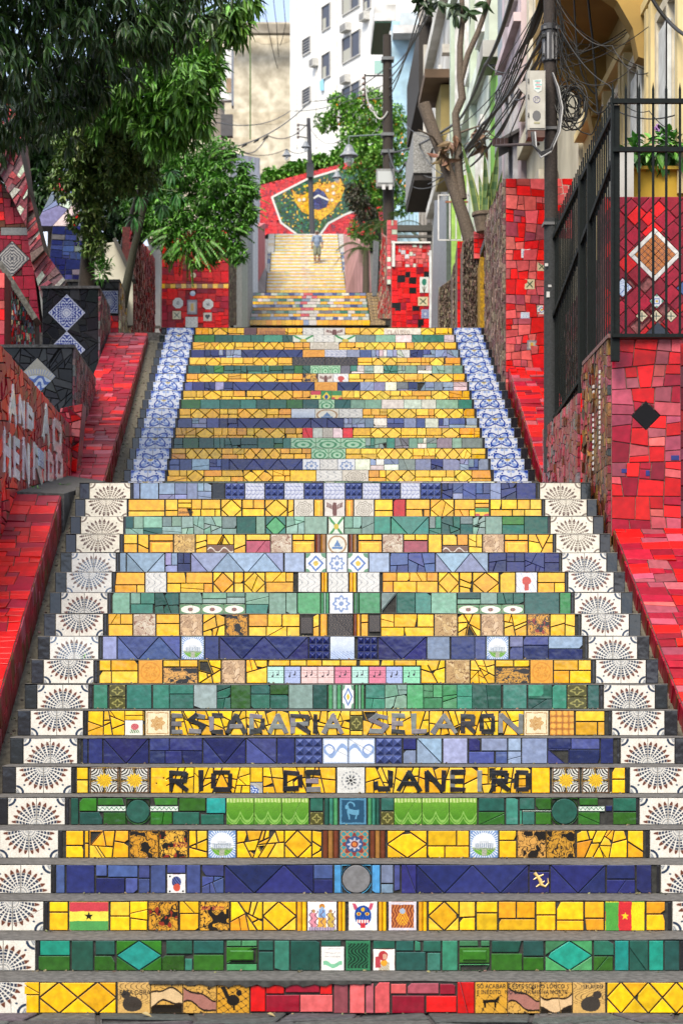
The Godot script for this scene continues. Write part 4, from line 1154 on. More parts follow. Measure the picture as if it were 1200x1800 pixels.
const F2D := 23.66    # depth and foot of the second riser of the upper flight
const F2Y := 4.059
const F2R := 0.1658
func flight_two():
	var fl := thing("stair_flight", Vector3(0.41, 3.64, -22.9), "second flight of tiled steps edged with blue and white flower tiles", "staircase")
	for k in range(-1, 19):
		var d := F2D + TREAD * (k - 2)
		var cx := 0.41 + 0.002 * k
		var fr := Transform3D(Basis(), Vector3(0, F2Y + F2R * (k - 2), -d))
		var kind := posmod(k, 4)    # 1 green, 2 and 0 yellow, 3 blue
		var nm: String = ["yellow step in the second flight", "green step in the second flight", "yellow step in the second flight", "blue step in the second flight"][kind]
		if k == 18: nm = "top step of the second flight with a name at each side"
		if k == 5 or k == 6: nm += " with pale green relief tiles"
		var st := step_block(fl, fr, cx - 2.31, cx + 2.31, F2R, TREAD, nm)
		if k < 1: continue
		var h := F2R - 0.008
		var xl := cx - 1.82; var xr := cx + 1.82
		var mid := cx + 0.0
		var mw: float = [0.30, 0.20, 0.44][k % 3]
		var keys: String = "d" if kind == 1 else ("n" if kind == 3 else "y")
		for side in [0, 1]:  # right half paler: sky reflection painted into the glaze, some tiles truly pale
			var a := xl if side == 0 else mid + mw
			var b := mid - mw if side == 0 else xr
			if kind == 2 or kind == 0:
				var p := [0.0, 0.10, 0.36, 0.52, 0.78, 1.0] if (k / 2) % 2 == 0 else [0.0, 0.16, 0.30, 0.62, 0.86, 1.0]
				for i in 5:
					var x0 := lerpf(a, b, p[i] if side == 0 else 1.0 - p[i + 1]); var x1 := lerpf(a, b, p[i + 1] if side == 0 else 1.0 - p[i])
					if i % 2 == 0: courses(fr, x0, x1, 0, h, "yyyo" if side == 0 else "yYYoy", st, 2, 0.10, 0.2)
					else: diamonds(fr, x0, x1, 0, h, "y" if side == 0 else "Y", "y" if side == 0 else "Y", st)
			elif kind == 1: courses(fr, a, b, 0, h, "ddgdt" if side == 0 else "pptpw", st, 1, 0.16, 0.3) if k % 8 == 1 else mixrow(fr, a, b, 0, h, "ddgdt" if side == 0 else "tpppew", st)
			else:
				var q := lerpf(a, b, 0.45)
				mixrow(fr, a, q, 0, h, "nnbl" if side == 0 else "lllwbe", st)
				if side == 0: zigzag(fr, q, b, 0, h, "n", st)
				else: mixrow(fr, q, b, 0, h, "llbwln", st)
		var mids := {18: "#whitecoat #eagle", 17: "#greenflower #whitecoat #greenflower", 16: "#lacegrey #lacegrey", 15: "#ochre #lace", 14: "#portrait #portrait", 13: "#palegreen #palegreen #palegreen", 12: "#ink3 #eagle #crest", 11: "nz #ochre nz", 10: "#ghana #brazil #ethiopia", 9: "d #palegreen d", 8: "#sea #ship #whitecoat", 7: "nz nz", 6: "r w #lacegrey w r", 5: "#palegreen #palegreen #palegreen", 4: "#palegreen #palegreen", 3: "#flowerblue #whitecoat #flowerblue", 2: "y #whitecoat #lacegrey", 1: "#portrait #greenflower #palegreen"}
		var toks: PackedStringArray = mids[k].split(" ")
		for i in toks.size():
			var x0 := lerpf(mid - mw, mid + mw, float(i) / toks.size()); var x1 := lerpf(mid - mw, mid + mw, float(i + 1) / toks.size())
			if toks[i].begins_with("#"): print_tile(fr, rect(x0, 0, x1, h), toks[i].substr(1), st)
			elif toks[i].ends_with("z"): zigzag(fr, x0, x1, 0, h, toks[i][0], st)
			else: shard(fr, rect(x0, 0, x1, h), toks[i], st)
		side_panel(fr, cx - 2.23, cx - 1.846, F2R, "azul", k % 2 == 0, st, cx - 2.306, cx - 2.233, cx - 1.842, cx - 1.822)
		side_panel(fr, cx + 1.846, cx + 2.23, F2R, "azul", k % 2 == 0, st, cx + 2.233, cx + 2.306, cx + 1.822, cx + 1.842)
		if k == 18:
			var m1 := MB.new(); plate(m1, fr, rect(-0.50, 0.008, -0.10, h - 0.008), 0.011, 0.008, col(0.42, 0.17, 0.02), 0.003, 0.0)
			put("name_tile", m1, mat.glaze, st)
			words("ALEXANDRE", fr, -0.47, h * 0.55, 0.045, col(0.12, 0.03, 0.02), st, 0.0205, "Droid Serif")
			var m3 := MB.new(); plate(m3, fr, rect(-0.69, 0.004, -0.51, h - 0.004), 0.011, 0.007, col(0.10, 0.035, 0.03), 0.003, 0.0)
			put("brown_tile", m3, mat.glaze, st)
			var m2 := MB.new(); plate(m2, fr, rect(1.30, 0.008, 1.82, h - 0.008), 0.011, 0.008, col(0.70, 0.66, 0.58), 0.003, 0.0)
			put("name_tile", m2, mat.glaze, st)
			words("CLAUDIO", fr, 1.34, h * 0.58, 0.055, col(0.2, 0.07, 0.05), st, 0.0205, "Droid Serif")

# far flights: the pieces on a riser are under ten pixels across, so each riser is one joined row of little tiles
func far_flight(label: String, d: float, y: float, r: float, t: float, n: int, cx: float, w: float, pale: float, side: float, side_key: Array):
	var fl := thing("stair_flight", Vector3(cx, y, -d), label, "staircase")
	for k in n:
		var fr := Transform3D(Basis(), Vector3(0, y + r * k, -(d + t * k)))
		var st := step_block(fl, fr, cx - w / 2 - side - 0.15, cx + w / 2 + side + 0.15, r, t)
		var mb := MB.new()
		var x := cx - w / 2
		var base: String = ["yyyo", "wlpb", "yyyw", "ptwe"][k % 4] if pale < 0.5 else ["yyYo", "wwlY", "yyYy", "wwpw"][k % 4]
		while x < cx + w / 2 - 0.02:
			var e := minf(rng.randf_range(0.09, 0.26), cx + w / 2 - x)
			var c: Color = pick(base)
			if absf(x + e / 2 - cx) < 0.22: c = pick("wwwlk")
			if pale > 0.5: c = (col(0.86, 0.58, 0.10) if k % 2 == 0 else col(0.82, 0.80, 0.70)).lerp(c, 0.25)
			plate(mb, fr, rect(x + 0.003, 0.0, x + e - 0.003, r - 0.015), 0.0, 0.011, jig(c, 0.15), 0.002, 0.012)
			x += e
		put("tile_row", mb, mat.glaze, st, "stuff")
		for s in [-1.0, 1.0]:
			var sx: float = cx + s * (w / 2 + side / 2 + 0.03)
			if side_key[0] == "#": print_tile(fr, rect(sx - side / 2, 0, sx + side / 2, r - 0.012), side_key[1], st, Vector2(1, 1), "patterned_tile")
			else: tile("side_tile", fr, rect(sx - side / 2, 0, sx + side / 2, r - 0.012), pick(side_key[1] if k > n * 0.4 or side_key.size() < 3 else side_key[2]), st, 0.003, 0.011)

# ---------------------------------------------------------------- walls with tiles
func hexa(mb: MB, lo: Array, hi: Array, c: Color):
	# lo, hi: four corners each, counter-clockwise seen from above
	mb.quad(hi[0], hi[1], hi[2], hi[3], c)
	mb.quad(lo[3], lo[2], lo[1], lo[0], c)
	for i in 4: mb.quad(lo[i], lo[(i + 1) % 4], hi[(i + 1) % 4], hi[i], c)

func down(p: Vector3, y: float) -> Vector3: return Vector3(p.x, y, p.z)

# q: corners bl, br, tr, tl as seen from the side that shows. Every piece is a tile of its own.
func mosaic(parent: Node, q: Array, size: float, jit: float, keys: String, gap := 0.003, turn := 0.0, holes := [], th := 0.011, most := 280, nm := "", ratio := 1.0, tilt := 0.02, m: Material = null) -> Transform3D:
	var fr := frame(q[0], q[1] - q[0], q[3] - q[0])
	var inv := fr.affine_inverse()
	var poly := PackedVector2Array()
	for p in q:
		var l: Vector3 = inv * (p as Vector3)
		poly.append(Vector2(l.x, l.y))
	var o := []
	cut(poly, size, jit, o, turn, ratio)
	var rest := MB.new()
	var count := 0
	for piece in o:
		var parts := [piece]
		for hole in holes:
			var nx := []
			for z in parts:
				for w in Geometry2D.clip_polygons(z, hole):
					if not Geometry2D.is_polygon_clockwise(w): nx.append(w)
			parts = nx
		for z in parts:
			var s := shrink(z, gap)
			if s.size() < 3: continue
			var k := keys[rng.randi() % keys.length()]
			count += 1
			if count <= most: tile(nm if nm else TILE_NAME[k], fr, z, jig(pal[k], 0.32), parent, gap + rng.randf_range(0.0, 0.002), th * rng.randf_range(0.7, 1.6), tilt * 1.4, m if m else mat.wallglaze)
			else: plate(rest, fr, s, 0.0, th, jig(pal[k], 0.22), 0.0025, tilt)
	if count > most: put("small_tiles", rest, m if m else mat.wallglaze, parent, "stuff")
	return fr

# rough cladding of broken tile edges, each standing out by a different amount (too small to pick apart)
func cladding(parent: Node, q: Array, size: float, jit: float, keys: String, depth := 0.03, turn := 0.0, ratio := 1.0, nm := "tile_cladding"):
	var fr := frame(q[0], q[1] - q[0], q[3] - q[0])
	var inv := fr.affine_inverse()
	var poly := PackedVector2Array()
	for p in q:
		var l: Vector3 = inv * (p as Vector3)
		poly.append(Vector2(l.x, l.y))
	var o := []
	cut(poly, size, jit, o, turn, ratio)
	var mb := MB.new()
	for piece in o:
		var s := shrink(piece, 0.002)
		if s.size() >= 3: plate(mb, fr, s, 0.0, rng.randf_range(0.006, depth), jig(pick(keys), 0.3), 0.002, 0.06)
	put(nm, mb, mat.shard, parent, "stuff")

func block(nm: String, label: String, cat: String, q: Array, back: Vector3, c: Color, m: Material, group := "") -> MeshInstance3D:
	# a slab whose shown face is q and which reaches back by the given vector
	var mb := MB.new()
	var r := []
	for p in q: r.append(p + back)
	mb.quad(q[0], q[1], q[2], q[3], c)
	mb.quad(r[1], r[0], r[3], r[2], c)
	for i in 4:
		var k := (i + 1) % 4
		mb.quad(q[k], q[i], r[i], r[k], c)
	var o := put(nm, mb, m)
	tag(o, label, cat, group)
	return o

func part_box(nm: String, p: Node, c: Vector3, s: Vector3, cc: Color, m: Material, bs := Basis()) -> MeshInstance3D:
	var mb := MB.new()
	mb.box(c, s, cc, bs)
	return put(nm, mb, m, p)

func yin(d: float) -> float: return RISE / TREAD * (d - D0)                    # line through the feet of the lower flight's risers
func yin2(d: float) -> float: return F2Y + F2R / TREAD * (d - F2D)

func diamond2(c: Vector2, r: float, ry := 0.0) -> PackedVector2Array:
	var y := ry if ry > 0.0 else r
	return PackedVector2Array([c + Vector2(0, -y), c + Vector2(r, 0), c + Vector2(0, y), c + Vector2(-r, 0)])

func plan(fr: Transform3D, p: Vector3) -> Vector2:
	var l := fr.affine_inverse() * p
	return Vector2(l.x, l.y)

func ramp(label: String, xa: float, xb: float, d0: float, d1: float, line: Callable, c0: float, c1: float, inner_left: bool, keys: String, size: float, face_keys: String):
	# sloping tiled kerb wall beside the steps; xa is the edge next to the steps
	var ya: float = line.call(d0) + c0; var yb: float = line.call(d1) + c1
	var l := minf(xa, xb); var r := maxf(xa, xb)
	var q := [Vector3(l, ya, -d0), Vector3(r, ya, -d0), Vector3(r, yb, -d1), Vector3(l, yb, -d1)]
	var mb := MB.new()
	var low := func(p: Vector3, d: float) -> Vector3: return Vector3(p.x, line.call(d) - 0.7, p.z)
	hexa(mb, [low.call(q[0], d0), low.call(q[1], d0), low.call(q[2], d1), low.call(q[3], d1)], q, col(0.10, 0.075, 0.06))
	var o := put("ramp_wall", mb, mat.concrete)
	tag(o, label, "parapet")
	mosaic(o, q, size, 0.10, keys, 0.0028, 0.0, [], 0.012, 290, "", 1.25, 0.03, mat.rampglaze)
	var f0: float = line.call(d0) - 0.16; var f1: float = line.call(d1) - 0.16
	var side := [Vector3(xa, f0, -d0), Vector3(xa, f1, -d1), Vector3(xa, yb, -d1), Vector3(xa, ya, -d0)]
	if not inner_left: side = [Vector3(xa, f1, -d1), Vector3(xa, f0, -d0), Vector3(xa, ya, -d0), Vector3(xa, yb, -d1)]
	mosaic(o, side, 0.24, 0.06, face_keys, 0.003, 0.0, [], 0.009, 120, "", 0.5, 0.02, mat.rampglaze)

func gutter(x0: float, x1: float, d0: float, d1: float, line: Callable, c: float):
	var mb := MB.new()
	var n := 24
	for i in n:
		var a := lerpf(d0, d1, float(i) / n); var b := lerpf(d0, d1, float(i + 1) / n)
		mb.quad(Vector3(x0, line.call(a) + c, -a), Vector3(x1, line.call(a) + c, -a), Vector3(x1, line.call(b) + c, -b), Vector3(x0, line.call(b) + c, -b), col(0.15, 0.135, 0.10))
	# grit and crumbs caught in it
	for i in 160:
		var d := rng.randf_range(d0, d1)
		mb.box(Vector3(rng.randf_range(x0, x1), line.call(d) + c + 0.004, -d), Vector3(1, 0.7, 1) * rng.randf_range(0.006, 0.02), jig(col(0.22, 0.19, 0.14), 0.5), Basis.from_euler(Vector3(rng.randf(), rng.randf() * 6.0, rng.randf())))
	tag(put("gutter", mb, mat.concrete), "", "", "", "structure")

func setting():
	# ground of rough stones in front of the lowest step
	var g := MB.new()
	g.quad(Vector3(-60, -0.012, 40), Vector3(60, -0.012, 40), Vector3(60, -0.012, -11.7), Vector3(-60, -0.012, -11.7), col(0.045, 0.043, 0.041))
	var ground := put("ground", g, mat.concrete)
	tag(ground, "", "", "", "structure")
	var fr := frame(Vector3(-2.3, -0.012, -10.6), Vector3.RIGHT, Vector3.FORWARD)
	var o := []
	cut(rect(0, 0, 5.4, 1.03), 0.30, 0.35, o, 0.0, 2.2)
	for p in o:
		var s := shrink(p, 0.012)
		if s.size() < 3: continue
		var mb := MB.new()
		plate(mb, fr, s, 0.0, 0.014, jig(col(0.065, 0.063, 0.063), 0.3), 0.008, 0.02)
		put("paving_stone", mb, mat.concrete, ground)
	# landings and the masonry under the flights
	var lm := MB.new()
	hexa(lm, [Vector3(-2.0, 2.9, -19.4), Vector3(2.7, 2.9, -19.4), Vector3(2.7, 2.9, -23), Vector3(-2.0, 2.9, -23)], [Vector3(-2.0, 3.636, -19.45), Vector3(2.7, 3.636, -19.45), Vector3(2.75, 3.70, -23), Vector3(-2.05, 3.70, -23)], col(0.16, 0.15, 0.135))
	tag(put("landing", lm, mat.concrete), "", "", "", "structure")
	var l2 := MB.new()
	hexa(l2, [Vector3(-4, 6.0, -30.3), Vector3(5, 6.0, -30.3), Vector3(5, 6.0, -52), Vector3(-4, 6.0, -52)], [Vector3(-4, 6.872, -30.3), Vector3(5, 6.872, -30.3), Vector3(5, 7.2, -50), Vector3(-4, 7.2, -50)], col(0.15, 0.14, 0.13))
	hexa(l2, [Vector3(-4, 6.0, -50), Vector3(5, 6.0, -50), Vector3(5, 9, -62), Vector3(-4, 9, -62)], [Vector3(-4, 7.15, -50), Vector3(5, 7.15, -50), Vector3(5, 12.3, -62), Vector3(-4, 12.3, -62)], col(0.15, 0.14, 0.13))
	hexa(l2, [Vector3(-6, 10.0, -65.4), Vector3(7, 10.0, -65.4), Vector3(7, 12, -96), Vector3(-6, 12, -96)], [Vector3(-3.5, 13.9, -65.4), Vector3(4, 13.9, -65.4), Vector3(5, 19.6, -96.05), Vector3(-5, 19.6, -96.05)], col(0.15, 0.14, 0.13))
	tag(put("landing", l2, mat.concrete), "", "", "", "structure")
	# the hill that carries it all
	var hill := MB.new()
	var prof := [[11.8, -0.05], [19.5, 2.7], [23.0, 3.2], [30.3, 6.0], [45, 6.6], [62, 11.6], [66, 13.2], [96, 19.0], [126, 28.0], [200, 40.0]]
	for i in prof.size() - 1:
		var a = prof[i]; var b = prof[i + 1]
		hill.quad(Vector3(-60, a[1], -a[0]), Vector3(60, a[1], -a[0]), Vector3(60, b[1], -b[0]), Vector3(-60, b[1], -b[0]), col(0.10, 0.095, 0.08))
	tag(put("hillside", hill, mat.concrete), "", "", "", "structure")
	gutter(-2.06, -1.92, 10.9, 19.5, yin, -0.11)
	gutter(2.69, 2.79, 10.9, 19.5, yin, -0.11)
	gutter(-2.08, -1.89, 22.7, 30.2, yin2, -0.10)
	gutter(2.71, 2.80, 22.7, 30.2, yin2, -0.08)

func left_side():
	ramp("lower left sloping parapet of bright red tiles beside the white fan tiles", -2.05, -2.44, 11.2, 18.6, yin, 0.36, 0.22, true, "rrrrrrcc", 0.17, "cccRu")
	ramp("upper left sloping parapet of dull red tiles beside the blue flower tiles", -2.07, -2.62, 22.9, 30.1, yin2, 0.23, 0.02, true, "ccucccr", 0.17, "ccRu")
	# concrete ledge and slope between the two parapets
	var mb := MB.new()
	hexa(mb, [Vector3(-2.45, 2.9, -18.62), Vector3(-2.02, 2.9, -18.62), Vector3(-2.02, 2.9, -22.88), Vector3(-2.45, 2.9, -22.88)], [Vector3(-2.45, 3.52, -18.62), Vector3(-2.02, 3.50, -18.62), Vector3(-2.03, 4.02, -22.88), Vector3(-2.45, 4.08, -22.88)], col(0.10, 0.098, 0.092))
	var ledge := put("concrete_ledge", mb, mat.concrete)
	tag(ledge, "grey concrete ledge between the two left parapets with weeds growing on it", "ledge")
	weeds(Vector3(-2.3, 3.78, -20.9), 16, 0.09, "small green weed tuft on the concrete ledge at the left")
	weeds(Vector3(-2.28, 3.56, -18.75), 14, 0.07, "weeds along the foot of the lettered wall")
	weeds(at(152, 1158, 15.6), 7, 0.05, "small weed at the left edge of the white fan tiles")
	# wall with mosaic letters
	var q := [Vector3(-2.45, 2.0, -15.2), Vector3(-2.45, 3.94, -23.3), Vector3(-2.45, 4.66, -23.3), Vector3(-2.45, 4.66, -15.2)]
	var w := block("lettered_wall", "red mosaic garden wall with white letters at the left", "wall", q, Vector3(-0.3, 0, 0), col(0.09, 0.035, 0.03), mat.concrete)
	var fr := mosaic(w, q, 0.17, 0.35, "ccrcrccrcR", 0.005, 0.0, [], 0.012, 290, "", 1.8, 0.05, mat.rampglaze)
	# white letters of cut tile
	var put_letter := func(ch: String, d0: float, d1: float, y0: float, y1: float, wd: float):
		var a := plan(fr, Vector3(-2.45, y0, -d0)); var b := plan(fr, Vector3(-2.45, y1, -d1))
		# strokes are laid upright: build them in an upright frame on the same plane
		var f2 := frame(Vector3(-2.45, 0, 0), Vector3.FORWARD, Vector3.UP)
		var k := 0
		for s in letter_strokes(ch, d0 + 0.04, d1 - 0.04, y0 + 0.03, y1 - 0.03, wd * 0.8):
			var z := MB.new()
			k += 1
			plate(z, f2, s, 0.0, 0.022 + 0.001 * k, jig(col(0.74, 0.71, 0.68), 0.15), 0.003, 0.01)
			put("letter_piece", z, mat.glaze, w)
	put_letter.call("A", 18.05, 18.6, 4.06, 4.44, 0.13)
	put_letter.call("N", 18.7, 19.15, 4.10, 4.42, 0.12)
	put_letter.call("D", 19.25, 19.8, 4.14, 4.44, 0.12)
	put_letter.call("A", 20.5, 21.1, 4.16, 4.60, 0.13)
	put_letter.call("O", 21.4, 22.2, 4.18, 4.58, 0.14)
	put_letter.call("H", 17.7, 18.2, 3.56, 4.02, 0.12)
	put_letter.call("E", 18.35, 18.8, 3.60, 4.02, 0.11)
	put_letter.call("N", 18.95, 19.5, 3.62, 4.06, 0.12)
	put_letter.call("R", 19.75, 20.5, 3.70, 4.12, 0.13)
	put_letter.call("I", 20.6, 20.8, 3.76, 4.14, 0.12)
	put_letter.call("D", 20.95, 21.45, 3.80, 4.18, 0.12)
	put_letter.call("O", 21.65, 22.3, 3.86, 4.26, 0.13)
	print_tile(frame(Vector3(-2.425, 3.9, -20.1), Vector3.FORWARD, Vector3.UP), rect(0, 0, 0.35, 0.17), "bluefigure", w)
	# red cubist corner post
	var pm := MB.new()
	var pb := at(127, 858, 23.5); var pt := at(140, 712, 23.5)
	hexa(pm, [pb + Vector3(-0.25, 0, 0.1), pb + Vector3(0.05, 0, 0.1), pb + Vector3(0.05, 0, -0.3), pb + Vector3(-0.25, 0, -0.3)], [pt + Vector3(-0.2, -0.05, 0.1), pt + Vector3(0.05, 0, 0.1), pt + Vector3(0.05, 0, -0.3), pt + Vector3(-0.2, -0.05, -0.3)], col(0.2, 0.012, 0.015))
	var post := put("corner_post", pm, mat.shard)
	tag(post, "lumpy red tiled corner post at the end of the lettered wall", "post")
	var pq := [pb + Vector3(-0.25, 0, 0.102), pb + Vector3(0.05, 0, 0.102), pt + Vector3(0.05, 0, 0.102), pt + Vector3(-0.2, -0.05, 0.102)]
	mosaic(post, pq, 0.13, 0.7, "rrck", 0.003, 0.0, [], 0.03, 60, "", 1.0, 0.15)
	# black tiled piers with blue diamonds
	pier("black tiled pier with one blue diamond, lowest of the left piers", 5, 128, 612, 24.2, 3.6, 2.6, [[66, 662, 33, "halo"]])
	pier("tall black tiled pier with two blue and white diamonds one above the other", 75, 173, 508, 29.0, 5.2, 1.6, [[118, 550, 33, "carpet"], [118, 615, 33, "carpet"]])
	pier("black topped pier with a square blue tile and a red foot, behind the tall pier", 118, 209, 496, 33.0, 6.6, 2.2, [])
	# white plastered ramp wall of the house behind
	var wp := MB.new()
	var d := 34.4
	var poly := [at(168, 572, d), at(234, 572, d), at(234, 492, d), at(203, 425, d), at(168, 430, d)]
	for i in range(1, poly.size() - 1): wp.tri(poly[0], poly[i], poly[i + 1], col(0.62, 0.60, 0.50))
	var bk := Vector3(-0.1, 0, -0.35)
	for i in poly.size():
		var k := (i + 1) % poly.size()
		wp.quad(poly[k], poly[i], poly[i] + bk, poly[k] + bk, col(0.3, 0.29, 0.26))
	wp.bar(at(203, 423, d), at(236, 495, d), 0.4, 0.06, col(0.10, 0.10, 0.095))
	tag(put("white_wall", wp, mat.plaster), "white plastered sloping wall with a grey coping under the trees", "wall")
	# red wall running back, white pillar, far red wall with a yellow band
	var rq := [Vector3(-2.74, 6.6, -35.4), Vector3(-2.74, 7.0, -41.5), Vector3(-2.74, 10.2, -41.5), Vector3(-2.74, 9.5, -35.4)]
	var rw := block("red_wall", "red shard clad wall running back behind the white wall", "wall", rq, Vector3(-0.12, 0, 0), col(0.12, 0.02, 0.02), mat.concrete)
	cladding(rw, rq, 0.13, 0.3, "cccruR", 0.05, 0.0, 0.7)
	block("white_pillar", "white painted pillar at the left end of the red wall with the yellow band", "pillar", [at(264, 572, 43), at(282, 572, 43), at(283, 425, 43), at(264, 425, 43)], Vector3(0, 0, -0.4), col(0.66, 0.64, 0.63), mat.plaster)
	d = 45.0
	var fq := [at(280, 580, d), at(402, 580, d), at(402, 405, d), at(280, 405, d)]
	var fw := block("red_wall", "red tiled wall with a yellow band and white medallions under the tree", "wall", fq, Vector3(0, 0, -0.35), col(0.35, 0.05, 0.05), mat.concrete)
	var f3 := frame(fq[0], fq[1] - fq[0], fq[3] - fq[0])
	var holes := []
	var items := [[313, 533, 10, "star8", "octagon"], [366, 535, 10, "star8", "octagon"], [338, 540, 9, "icon", "icon"], [311, 554, 7.5, "sq", "leaf4"], [365, 557, 7.5, "sq", "heart"], [337, 568, 11, "sq", "whitecoat"], [340, 484, 5, "disc", "rosette"], [339, 516, 5, "disc", "sea"]]
	for it in items:
		var c := plan(f3, at(it[0], it[1], d)); var s: float = it[2] * d / F
		holes.append(ngon(c, s, 8 if it[3] == "star8" else 12) if it[3] in ["star8", "disc"] else rect(c.x - s, c.y - s * (1.45 if it[3] == "icon" else 1.0), c.x + s, c.y + s * (1.45 if it[3] == "icon" else 1.0)))
	var band := rect(-0.1, plan(f3, at(0, 507, d)).y, 5, plan(f3, at(0, 499, d)).y)
	holes.append(band)
	mosaic(fw, fq, 0.19, 0.12, "rrrccrrc", 0.003, 0.0, holes, 0.011, 280, "", 1.3, 0.02)
	for i in items.size(): print_tile(f3, holes[i], items[i][4], fw)
	for i in 13:
		var x0 := 0.015 + i * 0.113
		var bt := tile("yellow_tile" if i % 2 == 0 else "brown_tile", f3, rect(x0, band[0].y, x0 + 0.113, band[2].y), pal.y if i % 2 == 0 else pal.q, fw)
	# the wall of tile edges and pale metal sheets beyond
	var tq := [at(399, 572, 46), Vector3(at(412, 572, 50).x, at(412, 572, 50).y, -50), Vector3(at(412, 450, 50).x, at(412, 450, 50).y, -50), at(399, 438, 46)]
	var tw := block("tile_edge_wall", "narrow tan wall of stacked tile edges beside the far red wall", "wall", tq, Vector3(-0.2, 0, -0.1), col(0.22, 0.15, 0.10), mat.concrete)
	cladding(tw, tq, 0.1, 0.3, "3i13", 0.06, 0.0, 0.25)
	for i in 4:
		var da := 51.0 + i * 4.5
		var x: float = [414.0, 424.0, 433.0, 442.0][i]
		corrugated(["pale metal sheet nearest the tan wall, left of the far steps", "grey green metal sheet, second from the tan wall", "dark edged metal sheet, third from the tan wall", "pale blue metal sheet closest to the far steps"][i], [at(x, 575, da), at(x + 12, 575, da + 3.5), at(x + 12, 345 - i * 12, da + 3.5), at(x, 335 - i * 12, da)], [col(0.72, 0.76, 0.74), col(0.50, 0.60, 0.58), col(0.34, 0.38, 0.42), col(0.74, 0.78, 0.80)][i])
	# red and pink wall beside the far flights
	block("pink_wall", "pink and red wall strip left of the highest steps", "wall", [at(452, 500, 88), at(466, 470, 100), at(466, 392, 100), at(452, 400, 88)], Vector3(-0.4, 0, 0), col(0.5, 0.12, 0.13), mat.plaster)
	house_stair()

func corrugated(label: String, q: Array, c: Color):
	var mb := MB.new()
	var n := 22
	var side: Vector3 = (q[1] - q[0]).cross(Vector3.UP).normalized() * -0.045
	for i in n:
		var a := float(i) / n; var b := float(i + 1) / n
		var oa := side * (1.0 if i % 2 == 0 else 0.0); var ob := side * (0.0 if i % 2 == 0 else 1.0)
		var k := c * rng.randf_range(0.85, 1.0)
		mb.quad(q[0].lerp(q[1], a) + oa, q[0].lerp(q[1], b) + ob, q[3].lerp(q[2], b) + ob, q[3].lerp(q[2], a) + oa, k)
	tag(put("metal_sheet", mb, mat.metal), label, "metal sheet")

func pier(label: String, x0: float, x1: float, ytop: float, d: float, ybase: float, depth: float, diamonds_: Array):
	var tl := at(x0, ytop, d); var tr := at(x1, ytop, d)
	var q := [down(tl, ybase), down(tr, ybase), tr, tl]
	var o := block("tiled_pier", label, "pier", q, Vector3(0, 0, -depth), col(0.035, 0.035, 0.036), mat.concrete, "")
	var f := frame(q[0], q[1] - q[0], q[3] - q[0])
	var holes := []
	for z in diamonds_: holes.append(diamond2(plan(f, at(z[0], z[1], d)), z[2] * d / F))
	if diamonds_.is_empty():
		var a := plan(f, at(177, 511, d)); var b := plan(f, at(208, 551, d))
		holes.append(rect(a.x, b.y, b.x, a.y))
		mosaic(o, [down(tl, at(0, 553, d).y), down(tr, at(0, 553, d).y), tr, tl], 0.2, 0.7, "xxxz", 0.003, 0.0, [rect(a.x, b.y - plan(f, at(0, 553, d)).y, b.x, a.y - plan(f, at(0, 553, d)).y)], 0.011, 60)
		mosaic(o, [q[0], q[1], down(tr, at(0, 555, d).y), down(tl, at(0, 555, d).y)], 0.16, 0.3, "ccr", 0.003, 0.0, [], 0.011, 60)
		print_tile(f, holes[0], "carpet", o)
	else:
		mosaic(o, q, 0.2, 0.75, "xxxxz", 0.0035, 0.3, holes, 0.011, 140)
		for i in holes.size():
			# four tiles laid on the corner make one diamond
			var h: PackedVector2Array = holes[i]
			var c := (h[0] + h[2]) / 2.0
			var r: float = diamonds_[i][2] * d / F
			var f45 := Transform3D(f.basis * Basis(Vector3.BACK, PI / 4.0), f * Vector3(c.x, c.y, 0))
			var s := r / sqrt(2.0)
			print_tile(f45, rect(-s, -s, s, s) if diamonds_[i][3] == "carpet" else rect(-s, -s, s, s), diamonds_[i][3], o)
	# grey capping and the clad side that shows towards the steps
	var cap := MB.new()
	cap.box((tl + tr) / 2.0 + Vector3(0, 0.018, -depth / 2.0 + 0.02), Vector3(tr.x - tl.x + 0.05, 0.036, depth + 0.05), col(0.13, 0.13, 0.13))
	put("capping", cap, mat.concrete, o)
	cladding(o, [q[1] + Vector3(0.001, 0, 0), q[1] + Vector3(0.001, 0, -depth), tr + Vector3(0.001, 0, -depth), tr + Vector3(0.001, 0, 0)], 0.13, 0.25, "u4u4e" if d < 30 else "i3iy1", 0.035, 0.0, 0.4)

